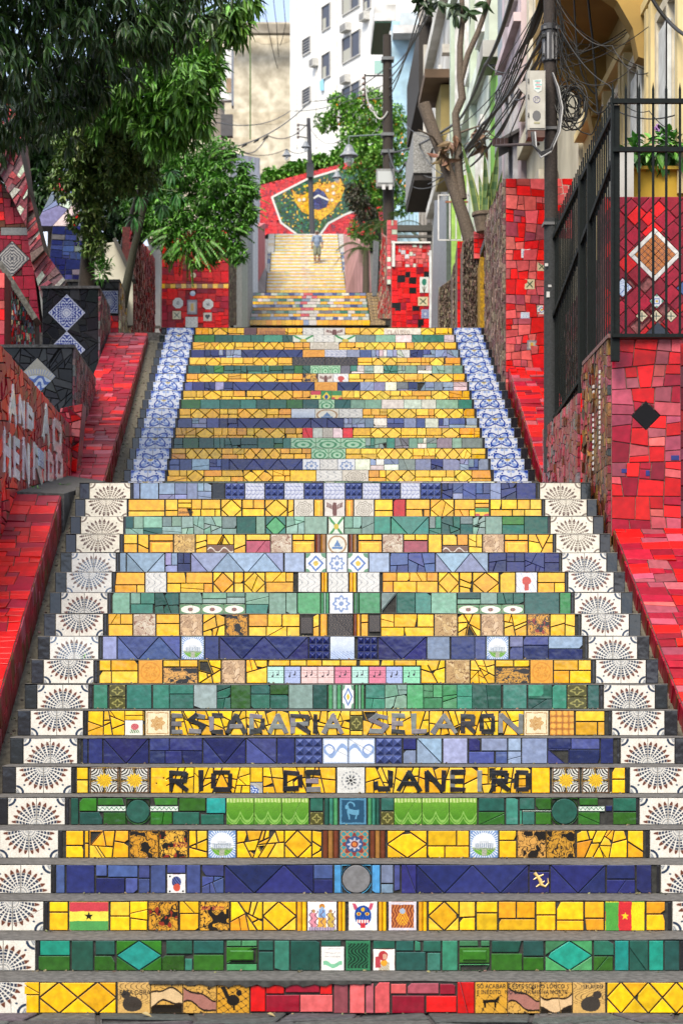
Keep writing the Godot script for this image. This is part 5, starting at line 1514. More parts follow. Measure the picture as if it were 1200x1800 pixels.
func house_stair():
	# tiled stair of the house at the far left: a dark red wall under a sloping band of pale shards
	var d := 31.0
	var q := [at(-60, 660, d), at(82, 660, d), at(52, 400, d), at(-60, 215, d)]
	var w := block("house_stair_wall", "dark red tiled stair wall at the far left with a grey maze diamond", "wall", q, Vector3(0, 0, -0.4), col(0.08, 0.02, 0.02), mat.concrete)
	var f := frame(q[0], q[1] - q[0], q[3] - q[0])
	var c := plan(f, at(22, 455, d)); var r := 31.0 * d / F
	var bnd := [plan(f, at(2, 414, d)), plan(f, at(52, 400, d))]
	mosaic(w, q, 0.2, 0.1, "ccccrR", 0.003, 0.0, [diamond2(c, r), rect(bnd[0].x, bnd[0].y, bnd[1].x, bnd[1].y)], 0.011, 260)
	var f45 := Transform3D(f.basis * Basis(Vector3.BACK, PI / 4.0), f * Vector3(c.x, c.y, 0))
	var s := r / sqrt(2.0)
	print_tile(f45, rect(-s, -s, s, s), "maze", w)
	tile("grey_band", f, rect(bnd[0].x, bnd[0].y, bnd[1].x, bnd[1].y), col(0.14, 0.14, 0.13), w)
	# sloping band, in four lengths
	var up := [[-60, 150], [30, 236], [50, 330], [78, 440], [118, 496]]
	var lo := [[-60, 250], [-2, 300], [47, 400], [56, 462], [84, 560]]
	var bm := MB.new()
	var band := []
	for i in 4:
		var z := d - 0.5 + i * 0.15
		band.append([at(lo[i][0], lo[i][1], z), at(lo[i + 1][0], lo[i + 1][1], z), at(up[i + 1][0], up[i + 1][1], z), at(up[i][0], up[i][1], z)])
		var b = band[i]
		var back := Vector3(0, 0, -0.9)
		mb_slab(bm, b, back, col(0.14, 0.10, 0.09))
	var bo := put("stair_parapet", bm, mat.concrete)
	tag(bo, "curving stair parapet clad in pale pink and grey shards at the far left", "parapet")
	for b in band: cladding(bo, b, 0.11, 0.25, "4uk4uwc", 0.05, -1.05, 2.6)
	# lower parapet with upright coloured shards
	var q2 := [at(8, 622, 27.0), at(62, 622, 27.0), at(62, 560, 27.0), at(8, 478, 27.0)]
	var w2 := block("low_parapet", "low sloping parapet with upright coloured shards behind the lettered wall", "parapet", q2, Vector3(0, 0, -0.5), col(0.06, 0.06, 0.055), mat.concrete)
	cladding(w2, q2, 0.1, 0.2, "reuiltc", 0.03, 0.0, 0.3)
	var cp := MB.new()
	cp.bar(at(4, 468, 26.9), at(66, 566, 26.9), 0.5, 0.07, col(0.13, 0.13, 0.12))
	put("capping", cp, mat.concrete, w2)
	var q3 := [at(-50, 640, 26.0), at(9, 640, 26.0), at(9, 480, 26.0), at(-50, 480, 26.0)]
	var w3 := block("red_pier", "bright red tiled pier at the left edge above the lettered wall", "pier", q3, Vector3(0, 0, -0.6), col(0.2, 0.02, 0.02), mat.concrete)
	mosaic(w3, q3, 0.22, 0.1, "rrrck", 0.003)
	# pink tower with a dark blue panel at the very top
	var q4 := [at(12, 340, 32.5), at(50, 340, 32.5), at(34, 196, 32.5), at(12, 180, 32.5)]
	var w4 := block("pink_tower", "pink tiled tower above the stair parapet at the left edge", "tower", q4, Vector3(0, 0, -0.8), col(0.3, 0.14, 0.13), mat.concrete)
	mosaic(w4, q4, 0.16, 0.2, "kkuu", 0.003)
	block("blue_panel", "dark blue panel left of the pink tower", "panel", [at(-40, 262, 32.4), at(11, 262, 32.4), at(11, 176, 32.4), at(-40, 176, 32.4)], Vector3(0, 0, -0.3), col(0.015, 0.02, 0.09), mat.paint)
	# pointed mosaic fin and blue tiled wall
	var d5 := 34.5
	var q5 := [at(84, 495, d5), at(150, 495, d5), at(150, 398, d5), at(93, 398, d5)]
	var w5 := block("blue_wall", "blue tiled wall with grey patches beside the shaggy shrub", "wall", q5, Vector3(0, 0, -0.4), col(0.10, 0.10, 0.11), mat.concrete)
	mosaic(w5, q5, 0.15, 0.12, "nnbbnbe", 0.004, 0.0, [], 0.011, 90, "", 1.6)
	var q6 := [at(62, 398, d5), at(150, 398, d5), at(142, 262, d5), at(118, 284, d5)]
	var w6 := block("mosaic_fin", "pointed wall top of pale blue, white and red shards behind the shrub", "wall", q6, Vector3(0, 0, -0.4), col(0.2, 0.18, 0.2), mat.concrete)
	mosaic(w6, q6, 0.26, 0.5, "llwlwkr", 0.003, 0.9, [], 0.012, 70, "", 2.0)

func mb_slab(mb: MB, q: Array, back: Vector3, c: Color):
	var r := []
	for p in q: r.append(p + back)
	mb.quad(q[0], q[1], q[2], q[3], c)
	mb.quad(r[1], r[0], r[3], r[2], c)
	for i in 4:
		var k := (i + 1) % 4
		mb.quad(q[k], q[i], r[i], r[k], c)

# ---------------------------------------------------------------- right side
func right_side():
	ramp("lower right sloping parapet of red tiles beside the white fan tiles", 2.79, 3.9, 11.2, 18.27, yin, 0.06, 0.05, false, "rrrccucukr", 0.18, "ccR")
	ramp("upper right narrow sloping parapet of red tiles beside the utility pole", 2.80, 3.34, 22.5, 27.29, yin2, 0.06, 0.30, false, "rrrccu", 0.17, "ccR")
	# big wall facing the street, pale red tiles and a black diamond
	var d := 18.3
	var q := [Vector3(2.77, 3.10, -d), Vector3(3.375, 3.10, -d), at(1195, 596, d), Vector3(2.77, at(0, 596, d).y, -d)]
	var w := block("garden_wall", "tall pale red mosaic wall with a black diamond at the right edge", "wall", q, Vector3(0, 0, -1.6), col(0.30, 0.16, 0.14), mat.concrete)
	var f := frame(q[0], q[1] - q[0], q[3] - q[0])
	var c := plan(f, at(1134, 731, d))
	mosaic(w, q, 0.185, 0.16, "rkcuurcckrukcr", 0.003, 0.0, [diamond2(c, 0.125)], 0.012, 290, "", 1.15, 0.025)  # pinks are partly true glaze, partly sky sheen painted into the colour
	var s := 0.125 / sqrt(2.0)
	print_tile(Transform3D(f.basis * Basis(Vector3.BACK, PI / 4.0), f * Vector3(c.x, c.y, 0)), rect(-s, -s, s, s), "marble", w)
	for p in [[1185, 805, 10, 6], [1098, 828, 10, 5], [1137, 832, 5, 7], [1168, 695, 5, 10]]:
		var e := plan(f, at(p[0], p[1], d))
		var mb := MB.new(); plate(mb, f, rect(e.x - p[2] * 0.0035, e.y - p[3] * 0.0035, e.x + p[2] * 0.0035, e.y + p[3] * 0.0035), 0.0, 0.0165, col(0.02, 0.03, 0.16), 0.002)
		put("blue_tile", mb, mat.wallglaze, w)
	# its side towards the steps: dark shards with two strips of metal
	var ws := [Vector3(2.768, 3.0, -19.9), Vector3(2.768, 2.9, -18.3), Vector3(2.768, q[3].y, -18.3), Vector3(2.768, q[3].y, -19.9)]
	mosaic(w, ws, 0.14, 0.35, "RRquqzcR", 0.003, 0.0, [], 0.03, 180, "shard", 0.8, 0.08, mat.shard)
	for z in [[18.75, 3.9, 4.62], [19.15, 3.75, 4.55]]:
		for i in 16:
			var y := lerpf(z[1], z[2], i / 16.0)
			var mb := MB.new()
			mb.lathe(Vector3(2.738, y, -z[0]), [Vector2(0.0, 0), Vector2(0.014, 0.008), Vector2(0.014, 0.03), Vector2(0.0, 0.04)], col(0.45, 0.43, 0.42), 6)
			put("metal_bead", mb, mat.metal, w)
	var q2 := [Vector3(3.38, 2.9, -18.55), Vector3(7.0, 2.9, -18.55), Vector3(7.0, 4.82, -18.55), Vector3(3.38, 4.82, -18.55)]
	var w9 := block("garden_wall", "red tiled wall set back beyond the pale red wall, at the very right edge", "wall", q2, Vector3(0, 0, -0.8), col(0.25, 0.05, 0.05), mat.concrete)
	mosaic(w9, q2, 0.3, 0.16, "ccruc", 0.003)
	# cap
	part_box("coping", w, Vector3(3.06, q[3].y + 0.02, -19.05), Vector3(0.66, 0.035, 1.62), col(0.25, 0.12, 0.11), mat.concrete)
	# low clad wall under the fence, with a red end
	var lq := [Vector3(2.73, 3.5, -22.7), Vector3(2.73, 3.5, -20.0), Vector3(2.73, 4.58, -20.0), Vector3(2.73, 4.56, -22.7)]
	var lw := block("low_wall", "low wall of dusky pink shards under the black fence, with a red tiled end", "wall", lq, Vector3(0.075, 0, 0), col(0.12, 0.06, 0.06), mat.concrete)
	mosaic(lw, lq, 0.15, 0.3, "uucuReu", 0.003, 0.0, [], 0.025, 260, "shard", 0.8, 0.06, mat.shard)
	mosaic(lw, [Vector3(2.73, 3.5, -19.998), Vector3(2.805, 3.5, -19.998), Vector3(2.805, 4.58, -19.998), Vector3(2.73, 4.58, -19.998)], 0.2, 0.05, "rkur", 0.003, 0.0, [], 0.011, 20, "", 0.4)
	fence()
	# herringbone wall behind the fence
	d = 19.3
	var hq := [at(1062, 640, d), at(1250, 640, d), at(1250, 346, d), at(1062, 346, d)]
	var hw := block("house_wall", "crimson diagonal tiled wall with an orange diamond behind the black fence", "wall", hq, Vector3(0, 0, -0.5), col(0.30, 0.10, 0.10), mat.concrete)
	var hf := frame(hq[0], hq[1] - hq[0], hq[3] - hq[0])
	var od := plan(hf, at(1150, 448, d)); var orr := 47.0 * d / F
	var holes := [diamond2(od, orr)]
	var small := [[1093, 506, 17, "bluefigure"], [1153, 530, 13, "lattice"], [1127, 556, 11, "leaf4"], [1152, 556, 11, "leaf4"], [1178, 556, 11, "leaf4"], [1206, 507, 19, "b"], [1155, 592, 26, "x"]]
	for z in small: holes.append(diamond2(plan(hf, at(z[0], z[1], d)), z[2] * d / F))
	mosaic(hw, hq, 0.16, 0.05, "ccccrrc", 0.0035, PI / 4.0, holes, 0.012, 285, "", 1.5, 0.015)
	var k45 := Basis(Vector3.BACK, PI / 4.0)
	for i in small.size():
		var z = small[i]
		var cc := plan(hf, at(z[0], z[1], d)); var r: float = z[2] * d / F / sqrt(2.0)
		var ff := Transform3D(hf.basis * k45, hf * Vector3(cc.x, cc.y, 0))
		if z[3] in ["b", "x"]: tile("blue_tile" if z[3] == "b" else "black_tile", ff, rect(-r, -r, r, r), pal[z[3]], hw)
		else: print_tile(ff, rect(-r, -r, r, r), z[3], hw)
	var fo := Transform3D(hf.basis * k45, hf * Vector3(od.x, od.y, 0))
	var ro := orr / sqrt(2.0)
	var rim := 0.04
	for z in [rect(-ro, -ro, ro, -ro + rim), rect(-ro, ro - rim, ro, ro), rect(-ro, -ro + rim, -ro + rim, ro - rim), rect(ro - rim, -ro + rim, ro, ro - rim)]: tile("white_border", fo, z, col(0.62, 0.60, 0.56), hw, 0.001)
	var ri := ro - rim
	for i in 2:
		for j in 2: print_tile(fo, rect(-ri + ri * i, -ri + ri * j, ri * i, ri * j), "orange", hw)
	block("white_wall", "patch of flaking white wall above the crimson tiles", "wall", [at(1078, 346, 19.6), at(1113, 346, 19.6), at(1113, 262, 19.6), at(1078, 262, 19.6)], Vector3(0, 0, -0.3), col(0.5, 0.5, 0.48), mat.plaster)
	planter()
	# tall pillar of pink and red tiles behind the utility pole
	d = 27.3
	var pq := [at(888, 700, d), at(964, 700, d), at(964, 314, d), at(888, 314, d)]
	var pw := block("tiled_pillar", "tall pillar of red and pink tiles behind the utility pole", "pillar", pq, Vector3(0, 0, -2.6), col(0.12, 0.06, 0.06), mat.concrete)
	mosaic(pw, pq, 0.17, 0.16, "rkkurkkrur", 0.0035, 0.0, [], 0.013, 290, "", 1.1, 0.03)
	for z in [[922, 557, 8, "bluefigure"], [930, 500, 9, "leaf4"], [951, 469, 8, "leaf4"], [923, 446, 8, "flowerblue"], [951, 545, 8, "lattice"], [934, 607, 9, "icon"]]:
		var ff := frame(at(z[0] - z[2], z[1] + z[2], d) + Vector3(0, 0, 0.006), Vector3.RIGHT, Vector3.UP)
		print_tile(ff, rect(0, 0, 2 * z[2] * d / F, 2 * z[2] * d / F), z[3], pw)
	var sq := [Vector3(pq[0].x - 0.002, pq[0].y + 0.6, -d - 2.6), Vector3(pq[0].x - 0.002, pq[0].y, -d), pq[3] + Vector3(-0.002, 0, 0), pq[3] + Vector3(-0.002, 0, -2.6)]
	cladding(pw, sq, 0.14, 0.25, "1234413", 0.05, 0.0, 0.3)
	# second piece of the same pillar right of the pole
	var p2 := [at(974, 420, 27.6), at(1006, 420, 27.6), at(1006, 314, 27.6), at(974, 314, 27.6)]
	mosaic(pw, p2, 0.17, 0.14, "kkrku", 0.0035)
	narrow_walls()

func narrow_walls():
	# edge-on walls standing one behind the other between the upper steps and the far red wall
	var defs := [["dark_post", "dark weathered post beside the tall tiled pillar", 30.2, 858, 875, 400, "zzR", 0.06, 620], ["yellow_post", "ochre painted post between the tile edge walls", 31.0, 843, 858, 452, "", 0.0, 610], ["tile_edge_wall", "wall of grey brown tile edges left of the ochre post", 32.0, 812, 843, 408, "13123", 0.07, 600], ["red_tile_post", "narrow upright strip of glossy red tiles between tile edge walls", 33.0, 803, 814, 424, "r", 0.0, 600], ["tile_edge_wall", "wall of tan tile edges right of the grey gate post", 34.5, 795, 806, 450, "31i32", 0.06, 600], ["tile_edge_wall", "lowest wall of tan tile edges, beside the grey gate post", 36.5, 771, 796, 488, "3i133", 0.06, 590]]
	for z in defs:
		var d: float = z[2]
		var bl := at(z[3], z[8], d); var br := at(z[4], z[8], d)
		var q := [bl, br, Vector3(br.x, at(0, z[5], d).y, -d), Vector3(bl.x, at(0, z[5] + (18 if z[7] > 0.0 else 0), d).y, -d)]
		var o := block(z[0], z[1], "post" if "post" in z[0] else "wall", q, Vector3(0.06, 0, -1.2), pal.y * 0.55 if z[0] == "yellow_post" else (col(0.06, 0.055, 0.05) if z[0] == "dark_post" else col(0.2, 0.14, 0.1)), mat.concrete)
		if z[7] > 0.0 and z[0] != "dark_post": cladding(o, q, 0.085, 0.3, z[6], z[7], 0.0, 0.22)
		elif z[6] == "r": mosaic(o, q, 0.16, 0.05, "rrrc", 0.002, 0.0, [], 0.011, 40, "", 0.5)
	# red and pink tiles on top of the tile edge walls
	var tq := [at(832, 455, 31.9), at(852, 455, 31.9), at(852, 407, 31.9), at(832, 407, 31.9)]
	var t := block("wall_top", "pink tiled wall top under the snake plant", "wall", tq, Vector3(0, 0, -0.4), col(0.3, 0.1, 0.1), mat.concrete)
	mosaic(t, tq, 0.13, 0.1, "krkk", 0.003)
	# black mesh panel leaning on the wall top
	block("sloping_screen", "dark sloping mesh screen below the plant pot", "screen", [at(843, 452, 31.2), at(884, 330, 28.6), at(884, 322, 28.6), at(843, 440, 31.2)], Vector3(0.12, 0, 0), col(0.03, 0.03, 0.032), mat.metal)
	# far red wall with the white frame
	var d := 45.0
	var q := [at(688, 580, d), at(756, 580, d), at(756, 428, d), at(688, 428, d)]
	var w := block("red_wall", "bright red tiled wall with pale pink top and white frame, right of far steps", "wall", q, Vector3(0, 0, -0.4), col(0.4, 0.1, 0.08), mat.concrete)
	var ym := at(0, 470, d).y
	var f := mosaic(w, [q[0], q[1], down(q[1], ym), down(q[0], ym)], 0.15, 0.06, "rrrrrrcx", 0.003, 0.0, [], 0.011, 240)
	mosaic(w, [down(q[0], ym) + Vector3(0.07, 0, 0), down(q[1], ym), down(q[1], at(0, 430, d).y), down(q[0], at(0, 430, d).y) + Vector3(0.07, 0, 0)], 0.11, 0.06, "kkkwkr", 0.003, 0.0, [], 0.011, 120)
	part_box("white_frame", w, at(722, 427, d) + Vector3(0, 0, 0.02), Vector3(0.84, 0.035, 0.08), col(0.7, 0.7, 0.68), mat.paint)
	part_box("white_frame", w, at(691, 449, d) + Vector3(0, 0, 0.02), Vector3(0.06, 0.5, 0.08), col(0.7, 0.7, 0.68), mat.paint)
	for z in [[745, 501, 8, 14, "palmtile"], [743, 530, 9, 8, "leaf4"], [747, 552, 7, 8, "carpet"]]:
		var ff := frame(at(z[0] - z[2], z[1] + z[3], d) + Vector3(0, 0, 0.006), Vector3.RIGHT, Vector3.UP)
		print_tile(ff, rect(0, 0, 2 * z[2] * d / F, 2 * z[3] * d / F), z[4], w)
	# pink square pillar and red strips left of it
	d = 50.0
	var kq := [at(680, 500, d), at(698, 500, d), at(698, 387, d), at(680, 387, d)]
	var k := block("pink_pillar", "pale pink tiled pillar below the floodlight", "pillar", kq, Vector3(0, 0, -0.25), col(0.5, 0.2, 0.2), mat.concrete)
	mosaic(k, kq, 0.13, 0.05, "kkkwk", 0.003)
	var eq := [at(666, 560, 52), at(688, 560, 50), at(688, 430, 50), at(672, 410, 52)]
	var e := block("tile_edge_wall", "wall of tan and red tile edges left of the far red wall", "wall", eq, Vector3(0.1, 0, -0.3), col(0.25, 0.15, 0.12), mat.concrete)
	cladding(e, eq, 0.15, 0.3, "r3k1ri", 0.05, 0.0, 0.3)
	block("grey_plank", "dark grey upright plank beside the palm", "plank", [at(654, 520, 58), at(662, 520, 58), at(666, 425, 58), at(656, 422, 58)], Vector3(0, 0, -0.15), col(0.11, 0.12, 0.13), mat.metal)
	# steel gate post and pale sheets
	block("gate_post", "tall grey steel gate post right of the far red wall", "post", [at(757, 582, 42), at(784, 582, 39.5), at(784, 352, 39.5), at(763, 352, 42)], Vector3(0.1, 0, -0.1), col(0.22, 0.24, 0.27), mat.metal)
	block("white_pipe", "white upright pipe at the edge of the far red wall", "pipe", [at(754, 582, 43.5), at(758, 582, 43.5), at(758, 440, 43.5), at(754, 440, 43.5)], Vector3(0, 0, -0.05), col(0.6, 0.62, 0.64), mat.paint)
	rail_panel()
	# dark wooden beams over a gateway
	var g := thing("pergola_gate", at(728, 428, 52), "grey wooden gateway beams with a wire fence behind the red wall", "gate")
	part_box("beam", g, at(728, 402, 52), Vector3(0.88, 0.14, 0.2), col(0.10, 0.095, 0.085), mat.wood)
	part_box("beam", g, at(728, 416, 51.7), Vector3(0.86, 0.06, 0.1), col(0.14, 0.13, 0.12), mat.wood)
	part_box("upright", g, at(754, 410, 52.2), Vector3(0.12, 0.5, 0.12), col(0.14, 0.13, 0.12), mat.wood)
	for i in 9: part_box("wire", g, at(699 + i * 6.5, 388, 52), Vector3(0.012, 0.28, 0.012), col(0.05, 0.05, 0.05), mat.metal)

func rail_panel():
	var d := 38.0
	var g := thing("railing", at(801, 424, d), "white painted railing panel in front of the pale green house", "railing")
	var bars := [[770, 343, 833, 343], [770, 422, 812, 422], [770, 343, 770, 422], [833, 343, 833, 395], [790, 343, 790, 422], [801, 343, 801, 422], [811, 343, 811, 420], [822, 343, 822, 408], [833, 395, 812, 422]]
	for b in bars:
		var mb := MB.new()
		mb.bar(at(b[0], b[1], d), at(b[2], b[3], d), 0.022, 0.022, col(0.72, 0.72, 0.70), Vector3.BACK)
		put("bar", mb, mat.paint, g)
	var mb2 := MB.new()
	mb2.bar(at(782, 355, d), at(822, 355, d), 0.03, 0.03, col(0.35, 0.14, 0.06), Vector3.BACK)
	put("rusty_bar", mb2, mat.metal, g)

func fence():
	var c := col(0.007, 0.008, 0.010)
	var o := thing("iron_fence", Vector3(2.78, 4.58, -18.2), "black iron bar fence turning the corner above the right walls", "fence")
	var yt := 6.72
	# run along the steps
	var rail := func(a: Vector3, b: Vector3, w: float):
		var mb := MB.new(); mb.bar(a, b, w, w, c); put("rail", mb, mat.iron, o)
	rail.call(Vector3(2.78, 6.76, -18.15), Vector3(2.78, 6.55, -22.5), 0.05)
	rail.call(Vector3(2.78, 6.36, -18.15), Vector3(2.78, 5.70, -22.5), 0.05)
	rail.call(Vector3(2.78, 4.88, -18.15), Vector3(2.78, 4.62, -22.5), 0.04)
	for z in [18.15, 20.2, 19.62]:
		var mb := MB.new()
		mb.box(Vector3(2.78, 5.2 if z > 18.5 else 5.7, -z), Vector3(0.07, 3.0 if z > 18.5 else 2.2, 0.07), c)
		put("post", mb, mat.iron, o)
	var n := 32
	for i in n:
		var z := lerpf(18.25, 22.4, float(i) / (n - 1))
		var lo := 4.6 if z > 19.7 else 4.84
		var mb := MB.new()
		mb.box(Vector3(2.78, (lo + lerpf(6.95, 6.74, (z - 18.2) / 4.2)) / 2.0, -z), Vector3(0.013, lerpf(6.95, 6.74, (z - 18.2) / 4.2) - lo, 0.013), c)
		put("bar", mb, mat.iron, o)
	# gate leaf with sheet behind
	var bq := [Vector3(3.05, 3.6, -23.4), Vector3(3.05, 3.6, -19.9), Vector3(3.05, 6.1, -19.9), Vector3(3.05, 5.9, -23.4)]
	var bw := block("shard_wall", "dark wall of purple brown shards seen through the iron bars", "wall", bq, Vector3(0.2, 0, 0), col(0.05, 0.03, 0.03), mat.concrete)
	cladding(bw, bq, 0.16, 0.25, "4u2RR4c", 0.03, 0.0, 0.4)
	# front run, facing the camera
	var d := 18.1
	rail.call(Vector3(2.75, at(0, 178, d).y, -d), Vector3(3.9, at(0, 178, d).y, -d), 0.04)
	rail.call(Vector3(2.75, at(0, 263, d).y, -d), Vector3(3.9, at(0, 263, d).y, -d), 0.04)
	rail.call(Vector3(2.75, at(0, 590, d).y, -d), Vector3(3.9, at(0, 590, d).y, -d), 0.03)
	for px in [1076, 1099, 1122.5, 1147, 1170, 1194, 1218]:
		var a := at(px, 592, d); var b := at(px, 158, d)
		var mb := MB.new()
		mb.box((a + b) / 2.0, Vector3(0.019, b.y - a.y, 0.019), c)
		put("bar", mb, mat.iron, o)
		var sp := MB.new()
		sp.lathe(b, [Vector2(0.012, 0), Vector2(0.0, 0.07)], c, 6)
		put("spike", sp, mat.iron, o)

func planter():
	var d := 19.9
	var q := [at(1108, 346, d), at(1210, 346, d), at(1213, 298, d), at(1104, 298, d)]
	var o := block("window_box", "yellow window box full of leafy plants behind the fence", "planter", q, Vector3(0, 0, -0.35), col(0.62, 0.40, 0.03), mat.plaster)
	part_box("rim", o, at(1158, 297, d) + Vector3(0, 0, -0.15), Vector3(0.62, 0.03, 0.42), col(0.66, 0.45, 0.05), mat.plaster)
	var p := thing("leafy_plant", at(1155, 300, d - 0.1), "bushy green plant with one mauve flower in the yellow window box", "plant")
	leaf_parts(p, [[at(1118, 276, d), 0.15, 75], [at(1150, 262, d), 0.19, 105], [at(1188, 258, d), 0.19, 110]], 0.125, 0.06, [col(0.05, 0.17, 0.02), col(0.10, 0.26, 0.03), col(0.03, 0.10, 0.015)])
	var fl := MB.new()
	for i in 5: fl.box(at(1155, 224, d) + Vector3(rng.randf_range(-0.02, 0.02), rng.randf_range(-0.02, 0.03), 0), Vector3(0.02, 0.04, 0.01), col(0.3, 0.14, 0.35), Basis(Vector3.BACK, rng.randf()))
	put("flower", fl, mat.leaf, p)

# ---------------------------------------------------------------- plants
func leaf_mesh(l: float, w: float, bend: float, c: Color, seg := 3) -> MB:
	var mb := MB.new()
	var prof := [0.12, 0.85, 1.0, 0.6, 0.0] if seg == 4 else [0.15, 1.0, 0.75, 0.0]
	var n := prof.size() - 1
	for i in n:
		var a := float(i) / n; var b := float(i + 1) / n
		var pa := Vector3(0, -bend * a * a * l, a * l); var pb := Vector3(0, -bend * b * b * l, b * l)
		var wa: float = prof[i] * w / 2.0; var wb: float = prof[i + 1] * w / 2.0
		var up := Vector3(0, w * 0.14, 0)
		mb.quad(pa, pa + Vector3(wa, 0, 0) + up * prof[i], pb + Vector3(wb, 0, 0) + up * prof[i + 1], pb, c)
		mb.quad(pa + Vector3(-wa, 0, 0) + up * prof[i], pa, pb, pb + Vector3(-wb, 0, 0) + up * prof[i + 1], c)
	return mb

func aim(dir: Vector3, roll: float) -> Basis:
	var z := dir.normalized()
	var x := Vector3.UP.cross(z)
	x = x.normalized() if x.length() > 0.02 else Vector3.RIGHT
	return Basis(x, z.cross(x), z) * Basis(Vector3.BACK, roll)

# leaves of a plant near enough to be told apart: each is a part
func leaf_parts(p: Node3D, blobs: Array, l: float, w: float, cols: Array, droop := 0.2, nm := "leaf"):
	var ms := []
	for c in cols: ms.append(leaf_mesh(l, w, 0.35, c).mesh())
	for b in blobs:
		for i in b[2]:
			var v := Vector3(rng.randfn(), rng.randfn(), rng.randfn()).normalized() * pow(rng.randf(), 0.5)
			var o := MeshInstance3D.new()
			o.name = numbered(nm, p)
			o.mesh = ms[rng.randi() % ms.size()]
			o.material_override = mat.leaf
			var dir := (v + Vector3(rng.randf_range(-0.5, 0.5), rng.randf_range(-0.3, 0.5) - droop, rng.randf_range(-0.5, 0.5)))
			var s := rng.randf_range(0.7, 1.25)
			o.transform = Transform3D(aim(dir, rng.randf_range(-0.6, 0.6)).scaled_local(Vector3.ONE * s), b[0] + v * b[1] * Vector3(1, 0.8, 1) - p.position)
			p.add_child(o, true)

# a crown: whorls of leaves spread through blobs [centre, radius]; the nearest ones are parts, the rest one mass
func crown(tree: Node3D, blobs: Array, whorls: int, per: int, l: float, w: float, droop: float, cols: Array, near_parts: int, m: Material, bend := 0.4, spread := 0.7, fill := 0.4):
	var ms := []
	for c in cols: ms.append(leaf_mesh(l, w, bend, c).mesh())
	var plain := leaf_mesh(l, w, bend, Color.WHITE).mesh()
	var total := 0.0
	for b in blobs: total += b[1] * b[1]
	var list := []
	for b in blobs:
		var n := int(whorls * b[1] * b[1] / total)
		for i in n:
			var v := Vector3(rng.randfn(), rng.randfn(), rng.randfn()).normalized() * pow(rng.randf(), fill) * rng.randf_range(0.85, 1.2)
			var c: Vector3 = b[0] + v * b[1] * Vector3(1, 0.9, 1)
			var axis := (v + Vector3(0, -droop * 0.6, 0) + Vector3(rng.randf_range(-0.4, 0.4), rng.randf_range(-0.2, 0.4), rng.randf_range(-0.4, 0.4))).normalized()
			for k in per:
				var a := TAU * (k + rng.randf()) / per
				var e1 := axis.cross(Vector3(0.3, 0.2, 0.9)).normalized(); var e2 := axis.cross(e1)
				var dir := axis * rng.randf_range(0.1, 0.7) + (e1 * cos(a) + e2 * sin(a)) * spread + Vector3(0, -droop * rng.randf_range(0.3, 1.0), 0)
				var s := rng.randf_range(0.65, 1.2)
				list.append([Transform3D(aim(dir, rng.randf_range(-0.7, 0.7)).scaled_local(Vector3.ONE * s), c + dir.normalized() * l * 0.12 - tree.position), rng.randi() % cols.size()])
	list.sort_custom(func(a, b): return a[0].origin.z > b[0].origin.z)
	var np := mini(near_parts, list.size())
	for i in np:
		var o := MeshInstance3D.new()
		o.name = numbered("leaf", tree)
		o.mesh = ms[list[i][1]]
		o.material_override = m
		o.transform = list[i][0]
		tree.add_child(o, true)
	var mm := MultiMesh.new()
	mm.transform_format = MultiMesh.TRANSFORM_3D
	mm.use_colors = true
	mm.mesh = plain
	mm.instance_count = list.size() - np
	for i in range(np, list.size()):
		mm.set_instance_transform(i - np, list[i][0])
		mm.set_instance_color(i - np, jig(cols[list[i][1]], 0.25))
	var mi := MultiMeshInstance3D.new()
	mi.name = numbered("crown", tree)
	mi.multimesh = mm
	mi.material_override = m
	tree.add_child(mi, true)
	mi.set_meta("kind", "stuff")

func limb(tree: Node, pts: Array, radii: Array, c: Color, nm := "branch", sides := 8):
	var mb := MB.new()
	mb.tube(pts, radii, c, sides)
	put(nm, mb, mat.wood, tree)

func blob(px: float, py: float, r: float, d: float) -> Array: return [at(px, py, d), r * d / F]

